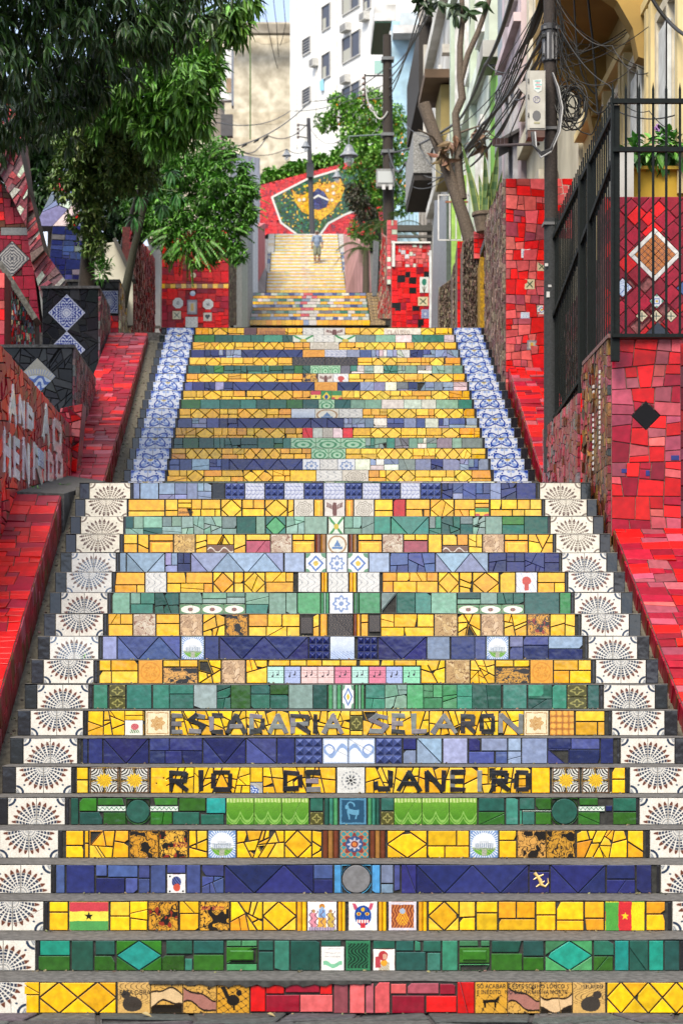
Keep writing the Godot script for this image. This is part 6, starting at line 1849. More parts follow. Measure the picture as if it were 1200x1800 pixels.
func trees():
	var bark := col(0.055, 0.042, 0.03)
	# big dark mango tree hanging over the left side
	var a := thing("mango_tree", Vector3(-6.2, 3.2, -22.5), "big dark mango tree whose drooping leaves fill the upper left corner", "tree")
	limb(a, [Vector3(-6.2, 3.0, -22.5), Vector3(-6.0, 6.0, -22.3), Vector3(-5.2, 9.0, -22)], [0.35, 0.28, 0.2], bark, "trunk", 10)
	limb(a, [Vector3(-5.2, 9.0, -22), Vector3(-3.6, 9.4, -22), Vector3(-1.6, 9.5, -21.8), Vector3(-0.8, 9.0, -21.8)], [0.2, 0.12, 0.06, 0.02], bark)
	limb(a, [Vector3(-6.0, 6.0, -22.3), Vector3(-4.2, 7.6, -21.6), Vector3(-3.0, 8.2, -21)], [0.2, 0.1, 0.03], bark)
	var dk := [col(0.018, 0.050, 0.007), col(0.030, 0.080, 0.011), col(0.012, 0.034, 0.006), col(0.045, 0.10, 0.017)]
	crown(a, [blob(-20, 60, 130, 21), blob(80, 20, 120, 21.5), blob(40, 150, 90, 22), blob(190, 10, 110, 21.5), blob(170, 100, 85, 22.5), blob(270, 40, 80, 22), blob(330, 15, 62, 22), blob(350, -60, 80, 22), blob(200, -90, 140, 22), blob(40, -100, 150, 21), blob(-150, 20, 150, 20.5), blob(-170, -160, 170, 20), blob(-20, -260, 170, 20.5), blob(-330, -60, 170, 21), blob(-330, -260, 170, 20), blob(130, 160, 60, 22.6), blob(90, 190, 70, 23), blob(10, 215, 60, 23), blob(-220, -150, 190, 26), blob(-20, -170, 170, 26.5), blob(150, -190, 130, 27), blob(-420, -100, 180, 26)], 5000, 9, 0.165, 0.033, 0.75, dk, 260, mat.glossleaf)  # blobs out of view are added to shade the left walls and steps
	# drooping tip to the right, sunlight painted in as lighter leaf colours
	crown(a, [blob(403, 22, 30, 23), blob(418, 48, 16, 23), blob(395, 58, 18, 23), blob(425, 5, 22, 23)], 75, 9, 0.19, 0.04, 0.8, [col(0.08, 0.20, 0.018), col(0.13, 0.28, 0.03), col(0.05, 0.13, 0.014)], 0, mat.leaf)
	# brighter mango crown behind it
	var b := thing("mango_tree", at(235, 520, 32), "lighter green mango tree behind the big dark one, above the left house", "tree")
	limb(b, [at(206, 560, 38), at(213, 480, 38), at(224, 420, 37), at(250, 330, 34), at(275, 200, 31.5)], [0.13, 0.12, 0.10, 0.08, 0.05], bark, "trunk", 10)
	crown(b, [blob(240, 120, 85, 30.5), blob(320, 150, 62, 30), blob(330, 85, 60, 30.5), blob(335, 200, 42, 30), blob(290, 215, 55, 30.5), blob(190, 170, 60, 31), blob(300, 40, 60, 31), blob(350, 120, 35, 30)], 1300, 10, 0.19, 0.042, 0.6, [col(0.075, 0.20, 0.018), col(0.115, 0.29, 0.028), col(0.048, 0.14, 0.013)], 200, mat.leaf)
	# shaggy olive shrub
	var c := thing("shaggy_shrub", at(152, 505, 32.5), "tall shaggy olive shrub in a tub behind the black piers", "shrub")
	limb(c, [at(152, 505, 32.5), at(155, 440, 32.5), at(158, 350, 32.5), at(175, 250, 32.5)], [0.13, 0.10, 0.07, 0.03], bark, "trunk")
	crown(c, [blob(180, 225, 62, 32), blob(210, 275, 68, 32), blob(140, 265, 48, 32), blob(165, 320, 52, 32.3), blob(235, 235, 42, 32), blob(150, 380, 34, 32.2), blob(165, 430, 24, 32.2), blob(245, 300, 40, 32), blob(215, 215, 40, 32), blob(120, 320, 36, 32)], 2300, 8, 0.10, 0.036, 0.25, [col(0.07, 0.13, 0.02), col(0.12, 0.175, 0.04), col(0.04, 0.08, 0.014)], 0, mat.leaf)
	crown(c, [blob(178, 478, 16, 32), blob(190, 460, 8, 32)], 26, 7, 0.12, 0.03, -0.3, [col(0.07, 0.2, 0.03), col(0.05, 0.14, 0.02)], 0, mat.leaf)
	# feathery tree over the far red wall
	var e := thing("feathery_tree", at(330, 560, 37), "feathery green tree with drooping sprays in front of the far red wall", "tree")
	limb(e, [at(222, 500, 37), at(240, 430, 37), at(290, 370, 36.5), at(350, 340, 36)], [0.10, 0.08, 0.06, 0.03], bark, "trunk")
	crown(e, [blob(300, 300, 60, 36), blob(350, 290, 55, 36), blob(385, 320, 45, 35.5), blob(405, 360, 40, 35.5), blob(360, 370, 55, 36), blob(310, 380, 50, 36), blob(380, 410, 40, 35.6), blob(335, 425, 30, 35.8), blob(290, 410, 30, 36), blob(260, 350, 45, 36.5), blob(395, 270, 28, 36), blob(425, 300, 20, 35.5), blob(428, 345, 22, 35.5), blob(425, 390, 20, 35.5), blob(405, 430, 20, 35.5), blob(370, 450, 18, 35.6), blob(270, 300, 40, 36.3), blob(440, 320, 10, 35.5), blob(300, 445, 14, 35.8), blob(436, 335, 18, 35.4), blob(440, 375, 16, 35.4), blob(415, 448, 18, 35.4), blob(345, 462, 14, 35.5), blob(250, 395, 32, 36.2), blob(235, 330, 36, 36.4), blob(275, 255, 34, 36)], 2700, 9, 0.105, 0.032, 0.5, [col(0.062, 0.19, 0.017), col(0.10, 0.28, 0.026), col(0.04, 0.125, 0.012)], 0, mat.leaf, 0.35, 0.9, 0.75)
	sprays(e)
	# papaya like leaves
	var f := thing("papaya_plant", at(270, 520, 34), "papaya plant with broad fingered leaves between shrub and feathery tree", "plant")
	limb(f, [at(215, 540, 34), at(235, 440, 34), at(262, 330, 34)], [0.08, 0.06, 0.04], col(0.07, 0.07, 0.04), "stem")
	for z in [[300, 300], [270, 322], [245, 345], [310, 340], [225, 300], [260, 280], [285, 360], [236, 380], [205, 340]]:
		var o := at(z[0], z[1], 33.6)
		var mb := MB.new()
		mb.tube([at(262, 330, 34), o + Vector3(0, 0.03, 0)], [0.012, 0.008], col(0.12, 0.2, 0.05), 5)
		for k in 9:
			var an := -PI / 2 + (k - 4) * 0.42 + rng.randf_range(-0.1, 0.1)
			var dir := Vector3(cos(an), sin(an) * 0.9, 0.35)
			var ln := 0.30 - absf(k - 4) * 0.03
			var t := leaf_mesh(ln, 0.075, 0.3, jig(col(0.035, 0.14, 0.03), 0.3))
			var bs := aim(dir, rng.randf_range(-0.3, 0.3))
			for i in range(0, t.v.size(), 3): mb.tri(o + bs * t.v[i], o + bs * t.v[i + 2], o + bs * t.v[i + 1], t.c[i])
		put("leaf", mb, mat.leaf, f)
	# dark greenery filling the far left
	var g := thing("dark_bush", at(90, 420, 41), "dark bush behind the pointed mosaic wall", "bush")
	crown(g, [blob(60, 240, 55, 41), blob(100, 290, 50, 41), blob(30, 200, 60, 41), blob(120, 240, 60, 42), blob(90, 350, 50, 41), blob(160, 180, 70, 42), blob(200, 280, 60, 42), blob(215, 370, 50, 42), blob(180, 420, 40, 42), blob(250, 250, 60, 43), blob(250, 330, 50, 43), blob(20, 280, 50, 41), blob(205, 320, 50, 40), blob(110, 200, 60, 40)], 2600, 8, 0.2, 0.06, 0.4, [col(0.022, 0.07, 0.010), col(0.012, 0.04, 0.008)], 0, mat.leaf)
	limb(g, [at(90, 560, 41), at(90, 340, 41)], [0.1, 0.05], bark, "trunk")
	# flowering tree by the far pole
	var h := thing("flowering_tree", at(660, 470, 80), "bushy green tree with orange flowers beside the middle pole", "tree")
	limb(h, [at(668, 520, 80), at(664, 400, 80), at(645, 300, 80)], [0.16, 0.12, 0.06], bark, "trunk")
	crown(h, [blob(640, 205, 45, 80), blob(600, 195, 30, 80), blob(570, 215, 20, 80), blob(670, 250, 50, 80), blob(690, 210, 30, 80), blob(640, 280, 48, 79), blob(690, 300, 40, 80), blob(655, 345, 40, 79), blob(640, 400, 26, 79), blob(700, 350, 30, 80), blob(590, 175, 14, 80), blob(655, 170, 18, 80), blob(625, 240, 30, 79)], 2600, 8, 0.14, 0.065, 0.1, [col(0.09, 0.24, 0.018), col(0.14, 0.34, 0.03), col(0.06, 0.16, 0.014), col(0.22, 0.40, 0.05)], 0, mat.leaf)
	var fm := MultiMesh.new()
	fm.transform_format = MultiMesh.TRANSFORM_3D
	fm.mesh = leaf_mesh(0.10, 0.08, 0.1, col(0.75, 0.26, 0.015)).mesh()
	fm.instance_count = 130
	for i in 130:
		var ctr: Array = [[645, 215, 40], [670, 250, 40], [700, 230, 25], [660, 300, 30], [620, 200, 30], [690, 330, 20]][rng.randi() % 6]
		var v := Vector3(rng.randfn(), rng.randfn(), rng.randfn()).normalized()
		var p: Vector3 = at(ctr[0], ctr[1], 79.3) + v * ctr[2] * 80.0 / F
		fm.set_instance_transform(i, Transform3D(aim(v + Vector3(0, 0, 0.5), rng.randf() * 3.0), p - h.position))
	var fi := MultiMeshInstance3D.new()
	fi.name = "flowers"; fi.multimesh = fm; fi.material_override = mat.leaf
	h.add_child(fi, true); fi.set_meta("kind", "stuff")
	var dead := thing("brown_bush", at(632, 430, 78), "patch of brown withered foliage at the lower left of the flowering tree", "bush")
	crown(dead, [blob(628, 350, 22, 78), blob(640, 375, 20, 78), blob(622, 335, 14, 78)], 240, 7, 0.16, 0.05, 0.3, [col(0.05, 0.035, 0.02), col(0.035, 0.04, 0.015)], 0, mat.leaf)
	# vines along the top of the mural wall
	var v1 := thing("vine", at(520, 330, 127.5), "bright green vine spilling over the top of the flag mural wall", "vine")
	var vb := []
	for i in 13: vb.append(blob(462 + i * 14, 322 - i * 4.2 - (8 if i % 3 == 1 else 0), 16, 127.6))
	crown(v1, vb, 750, 7, 0.30, 0.18, 0.3, [col(0.09, 0.24, 0.02), col(0.05, 0.15, 0.012), col(0.14, 0.30, 0.03)], 0, mat.leaf)
	# palms beside the far steps
	palm("spiky palm with long grey green fronds below the floodlight", at(688, 400, 60), 16, 1.15)
	palm("small drooping palm beside the far flight of steps", at(643, 440, 66), 12, 1.0)
	bare_tree()
	snake_plant()

func sprays(tree: Node3D):
	# drooping feathered sprays that break the outline of the crown
	for i in 130:
		var a := rng.randf_range(-1.6, 2.6)
		var c := at(348 + cos(a) * rng.randf_range(55, 88), 350 + sin(a) * rng.randf_range(70, 108), 35.6 + rng.randf_range(-0.3, 0.4))
		var dir := Vector3(cos(a) * 0.8 + 0.2, -sin(a) * 0.4 + 0.15, rng.randf_range(-0.3, 0.4)).normalized()
		var l := rng.randf_range(0.2, 0.4)
		var mb := MB.new()
		var pts := []
		for k in 6: pts.append(c + dir * l * k / 5.0 + Vector3(0, -0.38 * l * pow(k / 5.0, 2.0), 0))
		mb.tube(pts, [0.008, 0.006, 0.003], col(0.06, 0.07, 0.03), 4)
		var sd := dir.cross(Vector3(0.1, 0.9, 0.4)).normalized()
		for k in 11:
			var t := 0.12 + 0.88 * k / 10.0
			var p := c + dir * l * t + Vector3(0, -0.38 * l * t * t, 0)
			for s in [-1.0, 1.0]:
				var lf := leaf_mesh(0.075 * (1.15 - 0.5 * t), 0.026, 0.5, jig(col(0.075, 0.21, 0.02), 0.35))
				var bs := aim(sd * s + dir * 0.7 + Vector3(0, -0.35, 0), rng.randf_range(-0.4, 0.4))
				for q in range(0, lf.v.size(), 3): mb.tri(p + bs * lf.v[q], p + bs * lf.v[q + 2], p + bs * lf.v[q + 1], lf.c[q])
		put("spray", mb, mat.leaf, tree)

func palm(label: String, p: Vector3, n: int, l: float):
	var t := thing("palm", down(p, p.y - 1.8), label, "palm")
	limb(t, [down(p, p.y - 1.8), p], [0.12, 0.09], col(0.11, 0.09, 0.06), "trunk")
	for i in n:
		var an := TAU * i / n + rng.randf_range(-0.2, 0.2)
		var up := rng.randf_range(0.2, 1.1)
		var mb := MB.new()
		var pts := []
		for k in 6:
			var s := k / 5.0
			pts.append(p + Vector3(cos(an) * s * l, up * s * l - 1.1 * s * s * l, sin(an) * s * l))
		mb.tube(pts, [0.014, 0.012, 0.01, 0.008, 0.005, 0.002], col(0.10, 0.12, 0.04), 4)
		for k in 26:
			var s := 0.15 + 0.85 * k / 26.0
			var q := p + Vector3(cos(an) * s * l, up * s * l - 1.1 * s * s * l, sin(an) * s * l)
			for sd in [-1.0, 1.0]:
				var sidev: Vector3 = Vector3(-sin(an), -0.5, cos(an)) * sd
				if sd < 0: sidev.y = -0.5
				var e: Vector3 = q + (sidev + Vector3(cos(an), 0.1, sin(an)) * 0.6).normalized() * 0.26 * l * (1.0 - 0.5 * s)
				mb.tri(q, q + Vector3(0, 0.012, 0.008), e, jig(col(0.09, 0.15, 0.045), 0.3))
		put("frond", mb, mat.leaf, t)

func bare_tree():
	var d := 34.0
	var t := thing("bare_tree", at(818, 440, d), "leafless crooked tree with a sawn limb in front of the pale green house", "tree")
	var b := col(0.17, 0.13, 0.10)
	limb(t, [at(828, 430, d), at(815, 385, d), at(793, 320, d), at(770, 255, d), at(755, 215, d), at(744, 182, d)], [0.12, 0.105, 0.095, 0.095, 0.10, 0.105], b, "trunk", 10)
	limb(t, [at(812, 350, d), at(806, 300, d), at(803, 240, d), at(800, 200, d), at(812, 172, d), at(808, 135, d), at(808, 80, d), at(813, 30, d), at(810, -20, d)], [0.08, 0.07, 0.066, 0.062, 0.066, 0.055, 0.05, 0.045, 0.04], b, "branch", 9)
	limb(t, [at(810, 140, d), at(822, 95, d), at(840, 55, d), at(856, 10, d), at(866, -30, d)], [0.05, 0.048, 0.045, 0.042, 0.035], b, "branch", 9)
	limb(t, [at(775, 265, d), at(760, 240, d - 0.2), at(735, 228, d - 0.3)], [0.03, 0.02, 0.01], b, "twig", 5)
	limb(t, [at(803, 235, d), at(840, 222, d), at(868, 240, d - 0.2)], [0.02, 0.014, 0.008], b, "twig", 5)
	# curled dry leaves and dark living ones at the top
	for z in [[780, 262, 1], [792, 250, 1], [772, 272, 1], [784, 280, 1], [800, 238, 1], [835, 245, 1], [845, 235, 1], [848, 258, 1], [832, 232, 1], [810, 10, 0], [795, 8, 0], [822, 20, 0], [770, 2, 0], [752, -4, 0], [735, 0, 0], [855, 4, 0], [800, 25, 0], [745, 8, 0]]:
		var o := at(z[0], z[1], d - 0.1)
		for k in 6:
			var mb := MB.new()
			var c := jig(col(0.20, 0.12, 0.075), 0.3) if z[2] == 1 else jig(col(0.022, 0.05, 0.015), 0.4)
			var lf := leaf_mesh(0.20 if z[2] == 1 else 0.25, 0.085, 0.9 if z[2] == 1 else 0.2, c, 4)
			var bs := aim(Vector3(rng.randf_range(-0.7, 0.7), rng.randf_range(-1.2, 0.1), rng.randf_range(-0.5, 0.5)), rng.randf() * 3.0)
			for i in range(0, lf.v.size(), 3): mb.tri(o + bs * lf.v[i], o + bs * lf.v[i + 2], o + bs * lf.v[i + 1], c)
			put("dry_leaf" if z[2] == 1 else "leaf", mb, mat.leaf, t)

func snake_plant():
	var d := 31.6
	var p := thing("plant_pot", at(850, 412, d), "weathered clay pot on the wall top holding the snake plant", "pot")
	var mb := MB.new()
	mb.lathe(at(852, 408, d), [Vector2(0.0, 0), Vector2(0.13, 0.0), Vector2(0.18, 0.24), Vector2(0.20, 0.24), Vector2(0.20, 0.29), Vector2(0.17, 0.29), Vector2(0.16, 0.25), Vector2(0.0, 0.25)], col(0.20, 0.15, 0.11), 18)
	put("pot", mb, mat.concrete, p)
	var t := thing("snake_plant", at(852, 378, d), "snake plant with tall striped upright leaves on the wall top", "plant")
	for z in [[848, 262, 0.055], [872, 255, 0.06], [880, 300, 0.05], [862, 300, 0.06], [838, 305, 0.055], [826, 325, 0.05], [818, 285, 0.05], [836, 340, 0.045], [870, 320, 0.06], [884, 330, 0.045], [856, 320, 0.06], [808, 250, 0.05], [845, 330, 0.05]]:
		var base := at(lerpf(852, z[0], 0.3), 384, d + rng.randf_range(-0.08, 0.08))
		var tip := at(z[0], z[1], d + rng.randf_range(-0.15, 0.15))
		var m := MB.new()
		var n := 10
		for i in n:
			var a := float(i) / n; var b := float(i + 1) / n
			var pa := base.lerp(tip, a) + Vector3(sin(a * 2.5) * 0.03, 0, 0); var pb := base.lerp(tip, b) + Vector3(sin(b * 2.5) * 0.03, 0, 0)
			var wa: float = z[2] * (1.0 - pow(a, 2.5)); var wb: float = z[2] * (1.0 - pow(b, 2.5))
			var c := jig(col(0.05, 0.11, 0.035) if i % 2 == 0 else col(0.11, 0.17, 0.06), 0.2)
			var e := col(0.30, 0.33, 0.08)
			for s in [-1.0, 1.0]:
				var o1 := Vector3(s * wa, 0, 0.01); var o2 := Vector3(s * wb, 0, 0.01)
				m.quad(pa, pa + o1 * 0.8, pb + o2 * 0.8, pb, c)
				m.quad(pa + o1 * 0.8, pa + o1, pb + o2, pb + o2 * 0.8, e)
		put("leaf", m, mat.leaf, t)

func weeds(p: Vector3, n: int, l: float, label: String):
	var t := thing("weed", p, label, "weed")
	for i in n:
		var m := leaf_mesh(l * rng.randf_range(0.6, 1.3), l * 0.16, 0.5, jig(col(0.07, 0.19, 0.03), 0.3))
		var bs := aim(Vector3(rng.randf_range(-1, 1), rng.randf_range(0.1, 0.9), rng.randf_range(-0.6, 0.8)), 0)
		var mb := MB.new()
		var o := p + Vector3(rng.randf_range(-0.06, 0.06), 0, rng.randf_range(-0.05, 0.05))
		for k in range(0, m.v.size(), 3): mb.tri(o + bs * m.v[k], o + bs * m.v[k + 2], o + bs * m.v[k + 1], m.c[k])
		put("leaf", mb, mat.leaf, t)

# ---------------------------------------------------------------- poles, lamps and cables
func poles():
	var d := 22.4
	var p := thing("utility_pole", at(967, 815, d), "nearest dark utility pole carrying the grey meter box and tangled cables", "utility pole")
	limb(p, [at(968, 830, d), at(968, 385, d)], [0.079, 0.077], col(0.03, 0.033, 0.037), "painted_foot", 16)
	limb(p, [at(968, 386, d), at(967, 200, d), at(965, -60, d)], [0.072, 0.07, 0.066], col(0.045, 0.035, 0.028), "shaft", 16)
	var cn := MB.new()
	cn.lathe(at(966, 112, d), [Vector2(0.06, 0), Vector2(0.085, 0.02), Vector2(0.088, 0.34), Vector2(0.10, 0.35), Vector2(0.10, 0.40), Vector2(0.07, 0.42)], col(0.018, 0.018, 0.02), 16)
	put("splice_sleeve", cn, mat.rubber, p)
	for i in 4:
		var a := -0.9 + i * 0.55
		part_box("strip", p, at(966, 84, d) + Vector3(sin(a) * 0.088, 0, cos(a) * 0.088), Vector3(0.02, 0.28, 0.008), col(0.25, 0.25, 0.26), mat.metal, Basis(Vector3.UP, a))
	for y in [228, 52, 395]: part_box("band", p, at(967, y, d), Vector3(0.17, 0.03, 0.17), col(0.12, 0.12, 0.125), mat.metal)
	# flaking stickers near the foot
	for z in [[961, 520, 10], [958, 468, 5], [964, 505, 4]]:
		part_box("sticker", p, at(z[0], z[1], d) + Vector3(0, 0, 0.079), Vector3(0.035, z[2] * 0.006, 0.004), col(0.5, 0.5, 0.5), mat.paint)
	# meter box
	var db := 22.15
	var m := thing("meter_box", at(941, 232, db), "tall grey meter box with three stickers strapped to the nearest pole", "electrical box")
	var a := at(926, 228, db); var b := at(958, 124, db)
	part_box("case", m, Vector3((a.x + b.x) / 2, (a.y + b.y) / 2, -db - 0.09), Vector3(b.x - a.x, b.y - a.y, 0.18), col(0.42, 0.41, 0.37), mat.paint)
	part_box("door", m, Vector3((a.x + b.x) / 2 + 0.008, (a.y + b.y) / 2, -db + 0.004), Vector3(b.x - a.x - 0.03, b.y - a.y - 0.03, 0.012), col(0.46, 0.45, 0.40), mat.paint)
	for y in [142, 170, 202]: part_box("hinge", m, at(928, y, db) + Vector3(0, 0, 0.008), Vector3(0.012, 0.04, 0.014), col(0.08, 0.08, 0.08), mat.metal)
	part_box("rusty_foot", m, Vector3((a.x + b.x) / 2, a.y - 0.04, -db - 0.09), Vector3(b.x - a.x - 0.01, 0.075, 0.17), col(0.10, 0.045, 0.03), mat.metal)
	part_box("side_flange", m, at(921, 155, db + 0.16), Vector3(0.09, 0.12, 0.02), col(0.40, 0.39, 0.36), mat.paint, Basis(Vector3.BACK, 0.7))
	var f := frame(at(926, 228, db) + Vector3(0, 0, 0.0105), Vector3.RIGHT, Vector3.UP)
	var s1 := MB.new()
	var pts := PackedVector2Array([Vector2(0.055, 0.52), Vector2(0.155, 0.53), Vector2(0.15, 0.41), Vector2(0.11, 0.385), Vector2(0.07, 0.42)])
	s1.prism(pts, f, 0.0, 0.003, col(0.62, 0.66, 0.64))
	put("sticker", s1, mat.paint, m).set_meta("label", "white sticker with pink and turquoise marks")
	for i in 5:
		var s3 := MB.new()
		s3.prism(rect(0.08 + 0.012 * (i % 2), 0.425 + i * 0.02, 0.13 + 0.01 * (i % 3), 0.434 + i * 0.02), f, 0.003, 0.0045, col(0.12, 0.45, 0.42) if i % 2 == 0 else col(0.6, 0.2, 0.25))
		put("sticker_mark", s3, mat.paint, m)
	var ring := MB.new()
	var rp := []
	for i in 25: rp.append(f * Vector3(0.097 + cos(TAU * i / 24) * 0.034, 0.315 + sin(TAU * i / 24) * 0.034, 0.002))
	ring.tube(rp, [0.0025], col(0.16, 0.15, 0.35), 4)
	ring.tube([f * Vector3(0.08, 0.295, 0.002), f * Vector3(0.085, 0.335, 0.002), f * Vector3(0.10, 0.30, 0.002), f * Vector3(0.102, 0.335, 0.002), f * Vector3(0.118, 0.33, 0.002)], [0.0025], col(0.16, 0.15, 0.35), 4)
	put("round_sticker", ring, mat.paint, m)
	var s2 := MB.new()
	s2.prism(ngon(Vector2(0.097, 0.145), 0.045, 10, 0.055), f, 0.0, 0.003, col(0.12, 0.12, 0.125))
	s2.prism(rect(0.07, 0.06, 0.13, 0.08), f, 0.0, 0.003, col(0.35, 0.33, 0.2))
	put("dark_sticker", s2, mat.paint, m)
	# middle pole with floodlight, arm and lamp
	d = 70.0
	var q := thing("utility_pole", at(683, 520, d), "dark wooden pole with a floodlight and a lamp arm, middle of the street", "utility pole")
	limb(q, [at(684, 520, d), at(681, 200, d), at(680, 62, d)], [0.20, 0.17, 0.14], col(0.045, 0.032, 0.025), "shaft", 12)
	limb(q, [at(680, 236, d - 0.1), at(612, 240, d - 0.1)], [0.03, 0.025], col(0.20, 0.27, 0.26), "arm", 6)
	limb(q, [at(640, 133, d), at(680, 133, d)], [0.03], col(0.04, 0.04, 0.04), "bracket", 6)
	limb(q, [at(640, 175, d), at(680, 172, d)], [0.02], col(0.2, 0.2, 0.2), "bracket", 6)
	limb(q, [at(641, 130, d), at(641, 182, d)], [0.03], col(0.06, 0.05, 0.05), "bracket", 6)
	for i in 5:
		var mb := MB.new()
		mb.lathe(at(639, 180 - i * 10, d), [Vector2(0.0, 0), Vector2(0.07, 0.03), Vector2(0.05, 0.09), Vector2(0.0, 0.11)], col(0.10, 0.06, 0.05), 8)
		put("insulator", mb, mat.rubber, q)
	for y in [238, 268, 105]: part_box("band", q, at(681, y, d), Vector3(0.42, 0.10, 0.42), col(0.16, 0.17, 0.18), mat.metal)
	var fl := thing("floodlight", at(677, 332, d - 0.4), "grey box floodlight on the middle pole", "floodlight")
	part_box("housing", fl, at(677, 314, d - 0.35), Vector3(0.60, 0.58, 0.3), col(0.26, 0.27, 0.27), mat.metal)
	part_box("glass", fl, at(677, 311, d - 0.51), Vector3(0.50, 0.38, 0.02), col(0.42, 0.44, 0.44), mat.glass)
	for x in [674, 686]: part_box("ballast", fl, at(x, 329, d - 0.52), Vector3(0.11, 0.16, 0.04), col(0.6, 0.61, 0.62), mat.paint)
	lamp("bell shaped street lamp with a glass globe hanging from the middle pole's arm", 613, 292, d - 0.1, 31.0, 240)
	# far pole
	d = 123.0
	var r := thing("utility_pole", at(549, 412, d), "thin far pole standing before the flag mural", "utility pole")
	limb(r, [at(549, 413, d), at(545, 300, d), at(542, 208, d)], [0.17, 0.15, 0.12], col(0.09, 0.09, 0.10), "shaft", 10)
	limb(r, [at(525, 219, d), at(543, 222, d)], [0.04], col(0.06, 0.06, 0.06), "bracket", 5)
	limb(r, [at(525, 240, d), at(543, 243, d)], [0.04], col(0.06, 0.06, 0.06), "bracket", 5)
	for i in 4: part_box("insulator", r, at(524, 220 + i * 7, d), Vector3(0.14, 0.14, 0.14), col(0.07, 0.05, 0.05), mat.rubber)
	part_box("junction_box", r, at(545, 300, d - 0.2), Vector3(0.42, 0.8, 0.3), col(0.05, 0.05, 0.055), mat.metal)
	lamp("bell shaped lamp beside the far pole", 537, 268, d - 1.0, 16.0, 244)
	lamp("bell shaped lamp hanging on a cable left of the far pole", 504, 283, d - 3.0, 16.0, 262)
	lamp("dark bell shaped lamp in front of the flag mural beside the flowering tree", 592, 322, 96.0, 17.0, 295)

func lamp(label: String, px: float, py: float, d: float, w: float, ytop: float):
	var s := w * d / F
	var o := thing("street_lamp", at(px, py, d), label, "street lamp")
	var mb := MB.new()
	mb.lathe(at(px, py - w * 0.55, d), [Vector2(0.52 * s, 0), Vector2(0.50 * s, 0.08 * s), Vector2(0.33 * s, 0.22 * s), Vector2(0.27 * s, 0.42 * s), Vector2(0.20 * s, 0.52 * s), Vector2(0.19 * s, 0.60 * s), Vector2(0.05 * s, 0.68 * s), Vector2(0.0, 0.70 * s)], col(0.22, 0.24, 0.27), 18)
	put("shade", mb, mat.metal, o)
	var g := MB.new()
	g.lathe(at(px, py, d), [Vector2(0, 0), Vector2(0.12 * s, 0.03 * s), Vector2(0.24 * s, 0.18 * s), Vector2(0.27 * s, 0.36 * s), Vector2(0.24 * s, 0.56 * s)], Color.WHITE, 16)
	put("globe", g, mat.lens, o)
	var bl := MB.new()
	bl.lathe(at(px, py - w * 0.22, d), [Vector2(0, 0), Vector2(0.09 * s, 0.06 * s), Vector2(0.09 * s, 0.2 * s), Vector2(0.05 * s, 0.34 * s)], col(0.6, 0.6, 0.58), 10)
	put("bulb", bl, mat.paint, o)
	limb(o, [at(px, py - w * 1.2, d), at(px, ytop, d)], [0.03 * s + 0.006], col(0.20, 0.26, 0.25), "stem", 6)

func cable(label: String, pts: Array, sag: float, r: float, group := "overhead cables", c := Color(0.012, 0.012, 0.013)):
	var w := []
	for i in pts.size() - 1:
		var a: Vector3 = at(pts[i][0], pts[i][1], pts[i][2]); var b: Vector3 = at(pts[i + 1][0], pts[i + 1][1], pts[i + 1][2])
		var n := 14
		for k in n + (1 if i == pts.size() - 2 else 0):
			var t := float(k) / n
			w.append(a.lerp(b, t) + Vector3(0, -4.0 * sag * t * (1.0 - t), 0))
	var mb := MB.new()
	mb.tube(w, [r], c, 6)
	tag(put("cable", mb, mat.rubber), label, "cable", group)

